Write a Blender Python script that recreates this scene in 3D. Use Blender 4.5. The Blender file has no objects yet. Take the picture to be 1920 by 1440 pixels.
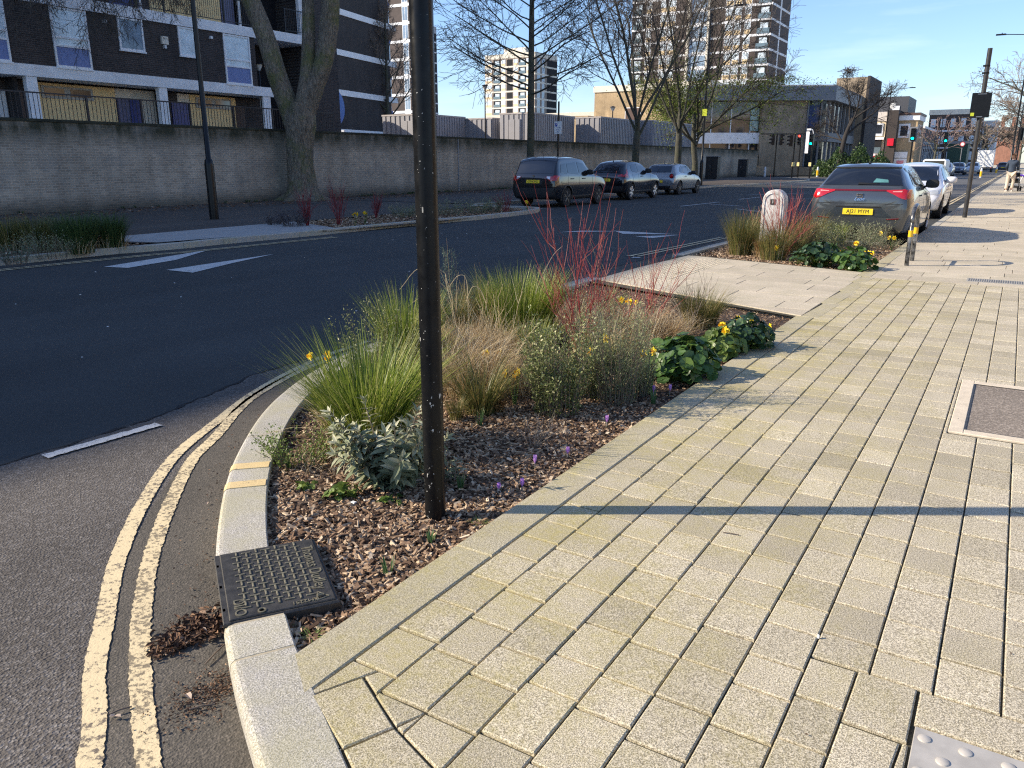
import bpy, bmesh, math, random
import numpy as np
from mathutils import Vector, Matrix
from mathutils.bvhtree import BVHTree
SC = bpy.context.scene
COL = SC.collection
rad = math.radians
PI = math.pi

# ---------------------------------------------------------------- camera
cam_data = bpy.data.cameras.new('camera')
cam = bpy.data.objects.new('camera', cam_data)
COL.objects.link(cam)
cam.location = (0, 0, 1.42)
cam.rotation_euler = (rad(90 - 15.73), 0, rad(32.0))
cam_data.sensor_width = 36
cam_data.lens = 1480 / 1920 * 36
cam_data.clip_start = 0.05
cam_data.clip_end = 3000
SC.camera = cam

# ---------------------------------------------------------------- sky and sun
SUN_EL, SUN_AZ = 29.5, 238.5          # azimuth clockwise from +Y
w = bpy.data.worlds.new('World'); SC.world = w; w.use_nodes = True
nt = w.node_tree; nt.nodes.clear()
sky = nt.nodes.new('ShaderNodeTexSky'); sky.sky_type = 'NISHITA'; sky.sun_disc = False
sky.sun_elevation = rad(SUN_EL); sky.sun_rotation = rad(SUN_AZ)
sky.air_density = 1.0; sky.dust_density = 0.35; sky.ozone_density = 3.0; sky.altitude = 50
tc = nt.nodes.new('ShaderNodeTexCoord')
mp = nt.nodes.new('ShaderNodeMapping'); mp.inputs['Scale'].default_value = (1.2, 1.2, 9.0); mp.inputs['Rotation'].default_value = (0.12, 0.2, 0.5)
nz = nt.nodes.new('ShaderNodeTexNoise'); nz.inputs['Scale'].default_value = 1.6; nz.inputs['Detail'].default_value = 7; nz.inputs['Roughness'].default_value = 0.6
cr = nt.nodes.new('ShaderNodeValToRGB'); cr.color_ramp.elements[0].position = 0.52; cr.color_ramp.elements[1].position = 0.85
cr.color_ramp.elements[0].color = (0, 0, 0, 1); cr.color_ramp.elements[1].color = (0.35, 0.35, 0.35, 1)
mx = nt.nodes.new('ShaderNodeMixRGB'); mx.inputs[2].default_value = (7.5, 8.0, 8.8, 1)
bg = nt.nodes.new('ShaderNodeBackground'); bg.inputs['Strength'].default_value = 0.13
wo = nt.nodes.new('ShaderNodeOutputWorld')
L = nt.links.new
L(tc.outputs['Generated'], mp.inputs['Vector']); L(mp.outputs[0], nz.inputs['Vector']); L(nz.outputs['Fac'], cr.inputs[0])
tn = nt.nodes.new('ShaderNodeMixRGB'); tn.blend_type = 'MULTIPLY'; tn.inputs[0].default_value = 1; tn.inputs[2].default_value = (.88, .935, 1.09, 1)
L(sky.outputs[0], tn.inputs[1]); L(cr.outputs[0], mx.inputs[0]); L(tn.outputs[0], mx.inputs[1]); L(mx.outputs[0], bg.inputs['Color']); L(bg.outputs[0], wo.inputs['Surface'])
sl = bpy.data.lights.new('sun', 'SUN'); sl.energy = 5.0; sl.angle = rad(0.5); sl.color = (1.0, 0.885, 0.72)
so = bpy.data.objects.new('sun', sl); COL.objects.link(so)
_sd = Vector((math.sin(rad(SUN_AZ)) * math.cos(rad(SUN_EL)), math.cos(rad(SUN_AZ)) * math.cos(rad(SUN_EL)), math.sin(rad(SUN_EL))))
so.rotation_euler = _sd.to_track_quat('Z', 'Y').to_euler()
so.location = (-40, -30, 60)
SC.view_settings.view_transform = 'Standard'; SC.view_settings.look = 'None'
SC.view_settings.exposure = 0.68; SC.view_settings.gamma = 1.0
SC.cycles.max_bounces = 5; SC.cycles.diffuse_bounces = 3; SC.cycles.glossy_bounces = 3; SC.cycles.transparent_max_bounces = 6
SC.cycles.use_denoising = False; SC.cycles.filter_width = 1.2; SC.cycles.sample_clamp_indirect = 4

# ---------------------------------------------------------------- materials
class NT:
    def __init__(s, name):
        s.m = bpy.data.materials.new(name); s.m.use_nodes = True
        s.t = s.m.node_tree; s.t.nodes.clear()
        s.o = s.t.nodes.new('ShaderNodeOutputMaterial')
        s.p = s.t.nodes.new('ShaderNodeBsdfPrincipled')
        s.t.links.new(s.p.outputs[0], s.o.inputs[0])
        s.geo = s.t.nodes.new('ShaderNodeNewGeometry')
    def n(s, typ, **kw):
        x = s.t.nodes.new(typ)
        for k, v in kw.items():
            if k.startswith('i_'): x.inputs[k[2:].replace('_', ' ')].default_value = v
            else: setattr(x, k, v)
        return x
    def l(s, a, b): s.t.links.new(a, b)
    def pos(s, scale=(1, 1, 1), src=None):
        mp = s.n('ShaderNodeMapping'); mp.inputs['Scale'].default_value = scale
        s.l(src or s.geo.outputs['Position'], mp.inputs['Vector']); return mp.outputs[0]
    def noise(s, sc, det=3, rough=.55, vec=None, dist=0):
        x = s.n('ShaderNodeTexNoise'); x.inputs['Scale'].default_value = sc; x.inputs['Detail'].default_value = det
        x.inputs['Roughness'].default_value = rough; x.inputs['Distortion'].default_value = dist
        s.l(vec or s.geo.outputs['Position'], x.inputs['Vector']); return x.outputs['Fac']
    def ramp(s, fac, stops):
        x = s.n('ShaderNodeValToRGB'); e = x.color_ramp.elements
        while len(e) > 1: e.remove(e[-1])
        e[0].position = stops[0][0]; e[0].color = c4(stops[0][1])
        for p, c in stops[1:]:
            q = e.new(p); q.color = c4(c)
        s.l(fac, x.inputs[0]); return x.outputs[0]
    def mix(s, fac, a, b, mode='MIX'):
        x = s.n('ShaderNodeMixRGB'); x.blend_type = mode
        for i, v in ((0, fac), (1, a), (2, b)):
            if isinstance(v, (int, float)): x.inputs[i].default_value = v if i == 0 else c4(v)
            elif isinstance(v, tuple): x.inputs[i].default_value = c4(v)
            else: s.l(v, x.inputs[i])
        return x.outputs[0]
    def math(s, op, a, b=0.0, clamp=False):
        x = s.n('ShaderNodeMath'); x.operation = op; x.use_clamp = clamp
        for i, v in ((0, a), (1, b)):
            if isinstance(v, (int, float)): x.inputs[i].default_value = v
            else: s.l(v, x.inputs[i])
        return x.outputs[0]
    def attr(s, name='v'):
        x = s.n('ShaderNodeAttribute'); x.attribute_name = name; return x.outputs['Fac']
    def sep(s):
        x = s.n('ShaderNodeSeparateXYZ'); s.l(s.geo.outputs['Position'], x.inputs[0]); return x.outputs
    def bump(s, h, strength=.3, dist=.01, prev=None):
        x = s.n('ShaderNodeBump'); x.inputs['Strength'].default_value = strength; x.inputs['Distance'].default_value = dist
        s.l(h, x.inputs['Height'])
        if prev is not None: s.l(prev, x.inputs['Normal'])
        return x.outputs[0]
    def out(s, col=None, rough=.8, normal=None, metal=0.0, spec=.5, coat=0, emit=None, estr=1, trans=0):
        p = s.p.inputs
        if col is not None:
            if isinstance(col, tuple): p['Base Color'].default_value = c4(col)
            else: s.l(col, p['Base Color'])
        if isinstance(rough, (int, float)): p['Roughness'].default_value = rough
        else: s.l(rough, p['Roughness'])
        p['Metallic'].default_value = metal; p['Specular IOR Level'].default_value = spec; p['Coat Weight'].default_value = coat
        p['Coat Roughness'].default_value = .04
        if normal is not None: s.l(normal, p['Normal'])
        if emit is not None: p['Emission Color'].default_value = c4(emit); p['Emission Strength'].default_value = estr
        if trans:
            tr = s.n('ShaderNodeBsdfTranslucent'); ms = s.n('ShaderNodeMixShader'); ms.inputs[0].default_value = trans
            if isinstance(col, tuple): tr.inputs[0].default_value = c4(col)
            elif col is not None: s.l(col, tr.inputs[0])
            s.l(s.p.outputs[0], ms.inputs[1]); s.l(tr.outputs[0], ms.inputs[2]); s.l(ms.outputs[0], s.o.inputs[0])
        return s.m
def c4(c):
    if isinstance(c, (int, float)): return (c, c, c, 1)
    return (c[0], c[1], c[2], 1)
_M = {}
def plain(name, col, rough=.7, metal=0., var=.15, sc=6., bump=.0, bsc=60., coat=0, spec=.5, emit=None, estr=1):
    """painted or plain surface with gentle noise variation"""
    if name in _M: return _M[name]
    t = NT(name)
    f = t.noise(sc, 5, .6)
    d = tuple(max(0, x * (1 - var)) for x in col); u = tuple(min(1, x * (1 + var)) for x in col)
    c = t.ramp(f, [(.3, d), (.7, u)])
    nrm = t.bump(t.noise(bsc, 3), bump, .004) if bump else None
    _M[name] = t.out(c, rough, nrm, metal, spec, coat, emit, estr); return _M[name]
def vmat(name, stops, rough=.6, trans=0., spec=.4, nsc=0, dark=None):
    """plant colour driven by the per-blade attribute v"""
    if name in _M: return _M[name]
    t = NT(name)
    c = t.ramp(t.attr('v'), stops)
    if nsc: c = t.mix(t.ramp(t.noise(nsc, 3), [(.35, 0.), (.65, .35)]), c, dark or (.02, .02, .01))
    _M[name] = t.out(c, rough, spec=spec, trans=trans); return _M[name]
def brick(name, axis, c1, c2, mortar, bw=.225, bh=.075, ms=.010, stain=None, rough=.85, nsc=.6, bias=0., streak=True):
    """brickwork laid in world space on a wall; axis is the horizontal one"""
    if name in _M: return _M[name]
    t = NT(name); xyz = t.sep()
    cb = t.n('ShaderNodeCombineXYZ')
    if axis == 'XY':
        t.l(t.math('ADD', xyz[0], xyz[1]), cb.inputs[0])
    else: t.l(xyz['XY'.index(axis)], cb.inputs[0])
    t.l(xyz[2], cb.inputs[1])
    b = t.n('ShaderNodeTexBrick'); b.inputs['Color1'].default_value = c4(c1); b.inputs['Color2'].default_value = c4(c2); b.inputs['Mortar'].default_value = c4(mortar)
    b.inputs['Scale'].default_value = 1; b.inputs['Mortar Size'].default_value = ms; b.inputs['Brick Width'].default_value = bw; b.inputs['Row Height'].default_value = bh
    b.inputs['Mortar Smooth'].default_value = .2; b.inputs['Bias'].default_value = bias
    t.l(cb.outputs[0], b.inputs['Vector'])
    c = t.mix(.75, b.outputs['Color'], t.ramp(t.noise(nsc, 6, .65), [(.3, .62), (.7, 1.25)]), 'MULTIPLY')
    if streak: c = t.mix(.5, c, t.ramp(t.noise(1., 5, .6, t.pos((2.2, 2.2, .35))), [(.35, .6), (.65, 1.15)]), 'MULTIPLY')
    if stain: c = stain(t, xyz, c)
    _M[name] = t.out(c, rough, t.bump(b.outputs['Fac'], -.4, .006)); return _M[name]

# ---------------------------------------------------------------- mesh collecting
class B:
    """collects pieces and links them as one mesh object"""
    def __init__(s): s.V = []; s.F = {}; s.A = []; s.n = 0
    def add(s, V, F, v=.5):
        V = np.asarray(V, dtype=np.float32).reshape(-1, 3); k = len(V)
        s.V.append(V); s.A.append(np.full(k, v, np.float32) if np.isscalar(v) else np.asarray(v, np.float32))
        for f in F: s.F.setdefault(len(f), []).append(np.array([f], np.int32) + s.n)
        s.n += k
    def batch(s, V, pattern, v=.5):
        """V (n,k,3), the same face pattern for each of the n pieces"""
        V = np.asarray(V, np.float32); n, k = V.shape[:2]
        if n == 0: return
        a = np.full((n, k), v, np.float32) if np.isscalar(v) else np.asarray(v, np.float32)
        if a.ndim == 1: a = np.repeat(a[:, None], k, 1)
        s.V.append(V.reshape(-1, 3)); s.A.append(a.reshape(-1))
        off = (np.arange(n) * k + s.n)[:, None]
        by = {}
        for f in pattern: by.setdefault(len(f), []).append(f)
        for m, fs in by.items():
            fa = np.array(fs, np.int32)
            s.F.setdefault(m, []).append((off[:, :, None] + fa[None]).reshape(-1, m))
        s.n += n * k
    def box(s, x0, x1, y0, y1, z0, z1, v=.5, bev=0.):
        if bev:
            b = bev
            V = []
            for (zz, q) in ((z0, 0.), (z1 - b, 0.), (z1, b)):
                V += [(x0 + q, y0 + q, zz), (x1 - q, y0 + q, zz), (x1 - q, y1 - q, zz), (x0 + q, y1 - q, zz)]
            F = [(3, 2, 1, 0), (8, 9, 10, 11)]
            for r in (0, 4):
                for i in range(4): F.append((r + i, r + (i + 1) % 4, r + 4 + (i + 1) % 4, r + 4 + i))
            return s.add(V, F, v)
        s.add([(x0, y0, z0), (x1, y0, z0), (x1, y1, z0), (x0, y1, z0), (x0, y0, z1), (x1, y0, z1), (x1, y1, z1), (x0, y1, z1)],
              [(3, 2, 1, 0), (4, 5, 6, 7), (0, 1, 5, 4), (1, 2, 6, 5), (2, 3, 7, 6), (3, 0, 4, 7)], v)
    def poly(s, pts, z, v=.5): s.add([(p[0], p[1], z) for p in pts], [tuple(range(len(pts)))], v)
    def prism(s, pts, z0, z1, v=.5, bev=0.):
        n = len(pts)
        V = [(p[0], p[1], z0) for p in pts]
        if bev:
            c = np.mean(np.array(pts), 0); ins = inset(pts, bev)
            V += [(p[0], p[1], z1 - bev * .8) for p in pts] + [(p[0], p[1], z1) for p in ins]; R = 2
        else: V += [(p[0], p[1], z1) for p in pts]; R = 1
        F = [tuple(range(n))[::-1], tuple(range(R * n, R * n + n))]
        for r in range(R):
            for i in range(n): F.append((r * n + i, r * n + (i + 1) % n, (r + 1) * n + (i + 1) % n, (r + 1) * n + i))
        s.add(V, F, v)
    def tubes(s, P, R, sides=6, v=.5, cap=True):
        """P (n,k,3), R (n,k)"""
        P = np.asarray(P, np.float64); R = np.asarray(R, np.float64)
        if P.ndim == 2: P = P[None]; R = np.broadcast_to(R, P.shape[:2])
        n, k = P.shape[:2]
        T = np.gradient(P, axis=1); T /= np.maximum(np.linalg.norm(T, axis=2, keepdims=True), 1e-9)
        ref = np.eye(3)[np.argmin(np.abs(T).max(1), axis=1)][:, None, :]
        U = np.cross(T, np.broadcast_to(ref, T.shape)); U /= np.maximum(np.linalg.norm(U, axis=2, keepdims=True), 1e-9)
        W = np.cross(T, U)
        a = np.arange(sides) * 2 * PI / sides
        V = P[:, :, None] + R[:, :, None, None] * (np.cos(a)[None, None, :, None] * U[:, :, None] + np.sin(a)[None, None, :, None] * W[:, :, None])
        F = []
        for j in range(k - 1):
            for i in range(sides): F.append((j * sides + i, (j + 1) * sides + i, (j + 1) * sides + (i + 1) % sides, j * sides + (i + 1) % sides))
        if cap: F.append(tuple(range(sides))); F.append(tuple(range((k - 1) * sides, k * sides))[::-1])
        s.batch(V.reshape(n, k * sides, 3), F, v)
    def tube(s, pts, r, sides=8, v=.5):
        pts = np.array(pts, float); r = np.broadcast_to(np.array(r, float), (len(pts),))
        s.tubes(pts[None], r[None], sides, v)
    def lathe(s, prof, cx=0, cy=0, n=16, v=.5, axis='z', c=(0, 0, 0)):
        """prof: list of (radius, height)"""
        V = []; F = []
        for r, h in prof:
            for i in range(n):
                a = 2 * PI * i / n
                if axis == 'z': V.append((cx + r * math.cos(a), cy + r * math.sin(a), h))
                elif axis == 'x': V.append((c[0] + h, c[1] + r * math.cos(a), c[2] + r * math.sin(a)))
                else: V.append((c[0] + r * math.cos(a), c[1] + h, c[2] + r * math.sin(a)))
        for j in range(len(prof) - 1):
            for i in range(n): F.append((j * n + i, j * n + (i + 1) % n, (j + 1) * n + (i + 1) % n, (j + 1) * n + i))
        F.append(tuple(range(n))[::-1]); F.append(tuple(range((len(prof) - 1) * n, len(prof) * n)))
        s.add(V, F, v)
    def quad(s, a, b, c, d, v=.5): s.add([a, b, c, d], [(0, 1, 2, 3)], v)
    def mesh(s, name, smooth=False):
        me = bpy.data.meshes.new(name)
        V = np.concatenate(s.V) if s.V else np.zeros((0, 3), np.float32)
        me.vertices.add(len(V)); me.vertices.foreach_set('co', V.ravel())
        loops = []; tot = []
        for m, fs in s.F.items():
            fa = np.concatenate(fs); loops.append(fa.ravel()); tot.append(np.full(len(fa), m, np.int32))
        if loops:
            loops = np.concatenate(loops); tot = np.concatenate(tot)
            st = np.concatenate([[0], np.cumsum(tot)[:-1]]).astype(np.int32)
            me.loops.add(len(loops)); me.loops.foreach_set('vertex_index', loops.astype(np.int32))
            me.polygons.add(len(tot)); me.polygons.foreach_set('loop_start', st); me.polygons.foreach_set('loop_total', tot)
            me.polygons.foreach_set('use_smooth', np.full(len(tot), bool(smooth)))
        at = me.attributes.new('v', 'FLOAT', 'POINT'); at.data.foreach_set('value', np.concatenate(s.A) if s.A else [])
        me.update(calc_edges=True); me.validate()
        return me
    def build(s, name, mat, parent=None, smooth=False, fix=False):
        me = s.mesh(name, smooth)
        if fix:
            bm = bmesh.new(); bm.from_mesh(me); bmesh.ops.recalc_face_normals(bm, faces=bm.faces); bm.to_mesh(me); bm.free()
        me.materials.append(mat)
        o = bpy.data.objects.new(name, me); COL.objects.link(o)
        if parent is not None: o.parent = parent
        if smooth:
            try: me.set_sharp_from_angle(angle=rad(40))
            except Exception: pass
        return o
def inset(pts, d):
    n = len(pts); out = []
    for i in range(n):
        p0, p1, p2 = np.array(pts[i - 1][:2], float), np.array(pts[i][:2], float), np.array(pts[(i + 1) % n][:2], float)
        e1 = p1 - p0; e2 = p2 - p1
        l1 = np.linalg.norm(e1) or 1; l2 = np.linalg.norm(e2) or 1
        n1 = np.array([-e1[1], e1[0]]) / l1; n2 = np.array([-e2[1], e2[0]]) / l2
        k = n1 + n2; q = max(.35, 1 + n1.dot(n2))
        out.append(tuple(p1 + k / q * d))
    return out
def area(p): return .5 * sum(p[i - 1][0] * p[i][1] - p[i][0] * p[i - 1][1] for i in range(len(p)))
def clip(poly, a, b):
    """keep the part to the left of the line a->b"""
    out = []; n = len(poly)
    def sd(p): return (b[0] - a[0]) * (p[1] - a[1]) - (b[1] - a[1]) * (p[0] - a[0])
    for i in range(n):
        p, q = poly[i - 1], poly[i]; s, t = sd(p), sd(q)
        if (s >= 0) != (t >= 0):
            u = s / (s - t); out.append((p[0] + (q[0] - p[0]) * u, p[1] + (q[1] - p[1]) * u))
        if t >= 0: out.append(q)
    return out
def subtract(poly, cut):
    """pieces of poly outside the convex counter-clockwise polygon cut, split so that the largest piece stays large"""
    best = None
    for k in range(len(cut)):
        c = cut[k:] + cut[:k]; res = []; rest = poly
        for i in range(len(c)):
            a, b = c[i - 1], c[i]; o = clip(rest, b, a)
            if len(o) > 2 and abs(area(o)) > 4e-4: res.append(o)
            rest = clip(rest, a, b)
            if len(rest) < 3: break
        sc = (-len(res), max([abs(area(q)) for q in res] or [0]))
        if best is None or sc > best[0]: best = (sc, res)
    return best[1]
def tag(o, label=None, cat=None, group=None, kind=None):
    if label: o['label'] = label
    if cat: o['category'] = cat
    if group: o['group'] = group
    if kind: o['kind'] = kind
    return o
def root(name, loc=(0, 0, 0), rz=0., label=None, cat=None, group=None):
    o = bpy.data.objects.new(name, None); COL.objects.link(o); o.location = loc; o.rotation_euler = (0, 0, rz)
    o.empty_display_size = .2
    return tag(o, label, cat, group)
def copy_tree(o, parent=None):
    c = o.copy(); COL.objects.link(c)
    if parent is not None: c.parent = parent
    for ch in o.children: copy_tree(ch, c)
    return c
def struct(b, name, mat, smooth=False, fix=False): return tag(b.build(name, mat, None, smooth, fix), kind='structure')
def text_mesh(s, size, extrude=.002, align='CENTER', shear=0., spacing=1.):
    cu = bpy.data.curves.new('t', 'FONT'); cu.body = s; cu.size = size; cu.extrude = extrude; cu.align_x = align; cu.align_y = 'CENTER'; cu.shear = shear
    cu.space_character = spacing
    o = bpy.data.objects.new('t', cu); COL.objects.link(o)
    dg = bpy.context.evaluated_depsgraph_get(); me = bpy.data.meshes.new_from_object(o.evaluated_get(dg)); bpy.data.objects.remove(o); bpy.data.curves.remove(cu)
    return me
def text_obj(name, s, size, mat, parent, mtx, extrude=.002, shear=0., spacing=1., sx=1.):
    me = text_mesh(s, size, extrude, shear=shear, spacing=spacing); me.transform(Matrix.Diagonal((sx, 1, 1, 1))); me.transform(mtx); me.materials.append(mat)
    o = bpy.data.objects.new(name, me); COL.objects.link(o)
    if parent is not None: o.parent = parent
    return o
def smooth_line(pts, n=8):
    """Catmull-Rom through pts"""
    P = [np.array(p, float) for p in pts]; P = [2 * P[0] - P[1]] + P + [2 * P[-1] - P[-2]]; out = []
    for i in range(1, len(P) - 2):
        for k in range(n):
            t = k / n; a, b, c, d = P[i - 1:i + 3]
            out.append(.5 * ((2 * b) + (c - a) * t + (2 * a - 5 * b + 4 * c - d) * t * t + (3 * b - a - 3 * c + d) * t ** 3))
    out.append(P[-2]); return np.array(out)
def resample(P, step):
    P = np.asarray(P, float); d = np.concatenate([[0], np.cumsum(np.linalg.norm(np.diff(P, axis=0), axis=1))])
    n = max(2, int(round(d[-1] / step)) + 1); t = np.linspace(0, d[-1], n)
    return np.stack([np.interp(t, d, P[:, i]) for i in range(P.shape[1])], 1)
def normals2(P):
    T = np.gradient(P, axis=0); T /= np.linalg.norm(T, axis=1, keepdims=True); return np.stack([-T[:, 1], T[:, 0]], 1)
def strip(b, P, w, z, rag=0., v=.5, rng=None):
    """flat ribbon along polyline P, width w, ragged edges"""
    N = normals2(P); k = len(P); rng = rng or np.random.default_rng(1)
    e1 = rng.normal(0, 1, k) * rag; e2 = rng.normal(0, 1, k) * rag
    A = P + N * (w / 2 + e1)[:, None]; C = P - N * (w / 2 + e2)[:, None]
    V = np.zeros((k * 2, 3)); V[0::2, :2] = A; V[1::2, :2] = C; V[:, 2] = z
    b.add(V, [(2 * i, 2 * i + 1, 2 * i + 3, 2 * i + 2) for i in range(k - 1)], v)

# ================================================================ SETTING: ground, road, kerbs, paving
R0 = -0.10                      # road level, pavement is 0
rng = np.random.default_rng(7)
# ---- materials of the ground
def asphalt(name, base, hi, chip, chipsc=170., patch=.5, bstr=.5, bd=.004):
    t = NT(name)
    vor = t.n('ShaderNodeTexVoronoi'); vor.inputs['Scale'].default_value = chipsc; t.l(t.geo.outputs['Position'], vor.inputs['Vector'])
    fine = t.noise(chipsc * .8, 3, .7)
    c = t.mix(t.ramp(vor.outputs['Color'], [(.45, 0.), (.9, 1.)]), base, hi)
    c = t.mix(t.ramp(fine, [(.62, 0.), (.74, .8)]), c, chip)
    c = t.mix(.8, c, t.ramp(t.noise(patch, 6, .6), [(.3, .72), (.7, 1.2)]), 'MULTIPLY')
    c = t.mix(.5, c, t.ramp(t.noise(.35, 4, .6, t.pos((3.2, .25, 1))), [(.35, .75), (.65, 1.15)]), 'MULTIPLY')
    h = t.mix(.5, vor.outputs['Distance'], fine)
    return t.out(c, .85, t.bump(h, bstr, bd), spec=.35)
m_new = asphalt('dark_asphalt', (.040, .042, .040), (.062, .064, .060), (.16, .16, .15), 190, .4, .5, .003)
m_old = asphalt('worn_asphalt', (.085, .074, .064), (.185, .168, .152), (.43, .39, .35), 105, .8, 1., .009)
m_gut = asphalt('gutter_asphalt', (.085, .075, .060), (.145, .125, .10), (.26, .23, .18), 130, 1.6, .8, .006)
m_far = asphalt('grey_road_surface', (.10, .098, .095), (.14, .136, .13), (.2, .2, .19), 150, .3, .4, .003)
m_foot = asphalt('footway_asphalt', (.075, .060, .048), (.105, .087, .07), (.2, .18, .16), 220, .5, .4, .003)
def speck(name, dark, light, moss, mossx=None, sc=240, vary=.22, joint=False):
    """exposed aggregate concrete or granite: salt-and-pepper grain, faint algae"""
    t = NT(name); xyz = t.sep()
    f = t.noise(sc, 2, .8); g = t.noise(sc * .45, 3, .7)
    c = t.mix(t.ramp(f, [(.40, 0.), (.60, 1.)]), dark, light)
    c = t.mix(.55, c, t.ramp(g, [(.36, .72), (.64, 1.2)]), 'MULTIPLY')
    c = t.mix(1., c, t.ramp(t.attr('v'), [(0, 1 - vary), (1, 1 + vary)]), 'MULTIPLY')
    c = t.mix(.6, c, t.ramp(t.noise(2.3, 6, .65), [(.3, .80), (.7, 1.12)]), 'MULTIPLY')
    if moss:
        mk = t.ramp(t.noise(3.2, 7, .68), [(.42, 0.), (.62, 1.)])
        if mossx:   # algae spreads from the damp planting bed
            gx = t.math('MULTIPLY', t.math('SUBTRACT', mossx[1], xyz[0]), 1 / (mossx[1] - mossx[0]), True)
            gx = t.math('MULTIPLY', gx, t.math('ADD', t.math('MULTIPLY', mk, .8), .35), True)
            c = t.mix(t.math('MULTIPLY', gx, .75), c, t.mix(.5, c, moss, 'MIX'))
            c = t.mix(t.math('MULTIPLY', gx, t.ramp(t.noise(40, 3), [(.4, 0.), (.7, .5)])), c, moss)
        else: c = t.mix(t.math('MULTIPLY', mk, .35), c, moss)
    h = t.mix(.5, f, g)
    return t.out(c, .9, t.bump(h, .8, .004), spec=.25)
m_pave = speck('aggregate_paver', (.21, .180, .133), (.77, .68, .515), (.38, .32, .08), (-1.7, .6))
m_gran = speck('granite', (.24, .225, .195), (.62, .58, .51), (.42, .38, .17), None, 210, .08)
m_edge = speck('edging_stone', (.25, .22, .16), (.62, .555, .42), (.40, .34, .10), (-1.75, -1.1), 230, .08)
m_slab = speck('paving_slab', (.45, .385, .285), (.60, .525, .405), (.36, .33, .22), None, 90, .10)
m_joint = plain('joint_sand', (.055, .049, .028), .95, var=.5, sc=25)
m_soil = plain('bark_soil', (.050, .030, .020), .95, var=.5, sc=30, bump=.8, bsc=90)

# ---- sheets
b = B(); b.poly([(-900, -200), (300, -200), (300, 1500), (-900, 1500)], -.22); struct(b, 'ground', plain('earth', (.10, .095, .085), .95, var=.2, sc=.5))
b = B(); b.poly([(-5.4, -40), (14, -40), (14, 12), (-5.4, 12)], R0 - .0015); struct(b, 'side_road', m_old)
JT = [(-4.18, -30), (-4.20, 0.3), (-4.295,1.845), (-4.344,2.81), (-4.635,3.813), (-4.69,4.772), (-4.98, 6.4), (-5.05, 9.0), (-4.98, 12.0), (-4.95, 16.6), (-1.62, 17.2), (-1.62, 72)]
b = B(); P_ = resample(JT[:10], .06); P_[:, 0] += np.random.default_rng(3).normal(0, .006, len(P_)); pl = [tuple(p) for p in P_] + JT[10:]
b.poly(pl + [(-18, 72), (-18, -30)], R0)
struct(b, 'carriageway', m_new)
b = B(); strip(b, P_[350:760] + np.array([.012, 0]), .016, R0 + .002, .007); struct(b, 'tarmac_joint', plain('joint_crack', (.012, .012, .013), .95))
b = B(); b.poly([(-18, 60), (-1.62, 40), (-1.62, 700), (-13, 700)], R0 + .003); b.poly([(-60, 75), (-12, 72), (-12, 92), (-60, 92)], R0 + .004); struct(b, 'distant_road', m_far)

# outer top edge of the near kerb, running from the side road round to the crossing
KO = [(6., -.35), (3., -.30), (1.2, -.05), (-.3, .45), (-.95, .78), (-1.374,1.023), (-1.884,1.333), (-2.515,1.795), (-3.176,2.435), (-3.8,3.277), (-4.216,4.286), (-4.42, 5.6), (-4.52, 7.2), (-4.55, 9.1), (-4.56, 10.8), (-4.55, 12.4), (-4.52, 14.4), (-4.4, 15.45), (-4.0, 15.98), (-3.2, 16.02), (-2.0, 16.02)]
KL = resample(smooth_line(KO, 12), .0125)
NN = normals2(KL)                      # points to the road side or not, see KS
KS = -1.0                              # kerb body lies on the -normal side
def koff(d): return KL + NN * (KS * d)
seg_len = np.concatenate([[0], np.cumsum(np.linalg.norm(np.diff(KL, axis=0), axis=1))])
def near_i(p): return int(np.argmin(np.linalg.norm(KL - np.array(p), axis=1)))
def sweep(b, i0, i1, prof, v=.5):
    """kerb stone between samples, prof: (inward distance, z)"""
    k = len(prof); V = []
    for i in range(i0, i1 + 1):
        for d, z in prof:
            q = KL[i] + NN[i] * (KS * d); V.append((q[0], q[1], z))
    F = [(j * k + a, j * k + a + 1, (j + 1) * k + a + 1, (j + 1) * k + a) for j in range(i1 - i0) for a in range(k - 1)]
    F += [tuple(range(k)), tuple(range((i1 - i0) * k, (i1 - i0 + 1) * k))[::-1]]
    b.add(V, F, v)
# the iron box replaces the kerb between these
IB0, IB1 = near_i((-1.947,1.397)), near_i((-2.344,1.669))
b = B(); bm_ = B(); i = 0; total = len(KL) - 1
while i < total:
    ln = int(rng.choice([64, 72, 72, 56])); j = min(total, i + ln)
    if i < IB0 <= j: j = IB0
    if i >= IB0 and i < IB1: i = IB1; continue
    cx, cy = KL[(i + j) // 2]
    z = .0 if not (8.9 < cy < 12.2 and cx < -4) else -.055
    g = .004
    prof = [(.012, -.2), (0.006, z - .03), (.010, z - .012), (.022, z - .002), (.035, z), (.195, z + .001), (.200, z - .004), (.200, -.2)]
    a0 = i; b0 = j
    sweep(b, a0, max(a0 + 1, b0 - 1), prof, float(rng.uniform(.2, .8)))
    if b0 < total: sweep(bm_, b0 - 1, b0, [(p[0] + .001 if p[0] < .1 else p[0] - .001, p[1] - .0012) for p in prof])
    i = j
kerb = struct(b, 'kerb', m_gran); struct(bm_, 'kerb_mortar', plain('kerb_mortar', (.40, .345, .24), .9, var=.35, sc=30))
# dark mortar lines between the stones
# road-side far kerbs
def straight_kerb(b, x, y0, y1, side, w=.15, z=0.0, st=.91):
    y = y0
    while y < y1:
        e = min(y + st, y1); xs = sorted((x, x + side * w))
        b.box(xs[0], xs[1], y, e - .006, -.2, z + rng.normal(0, .0015), float(rng.uniform(.2, .8)), .012); y = e
b = B(); straight_kerb(b, -1.62, 16.1, 240, 1, .16, 0, 1.2)
straight_kerb(b, -12.75, -20, 5.0, -1); struct(b, 'straight_kerb', m_gran)

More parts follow.
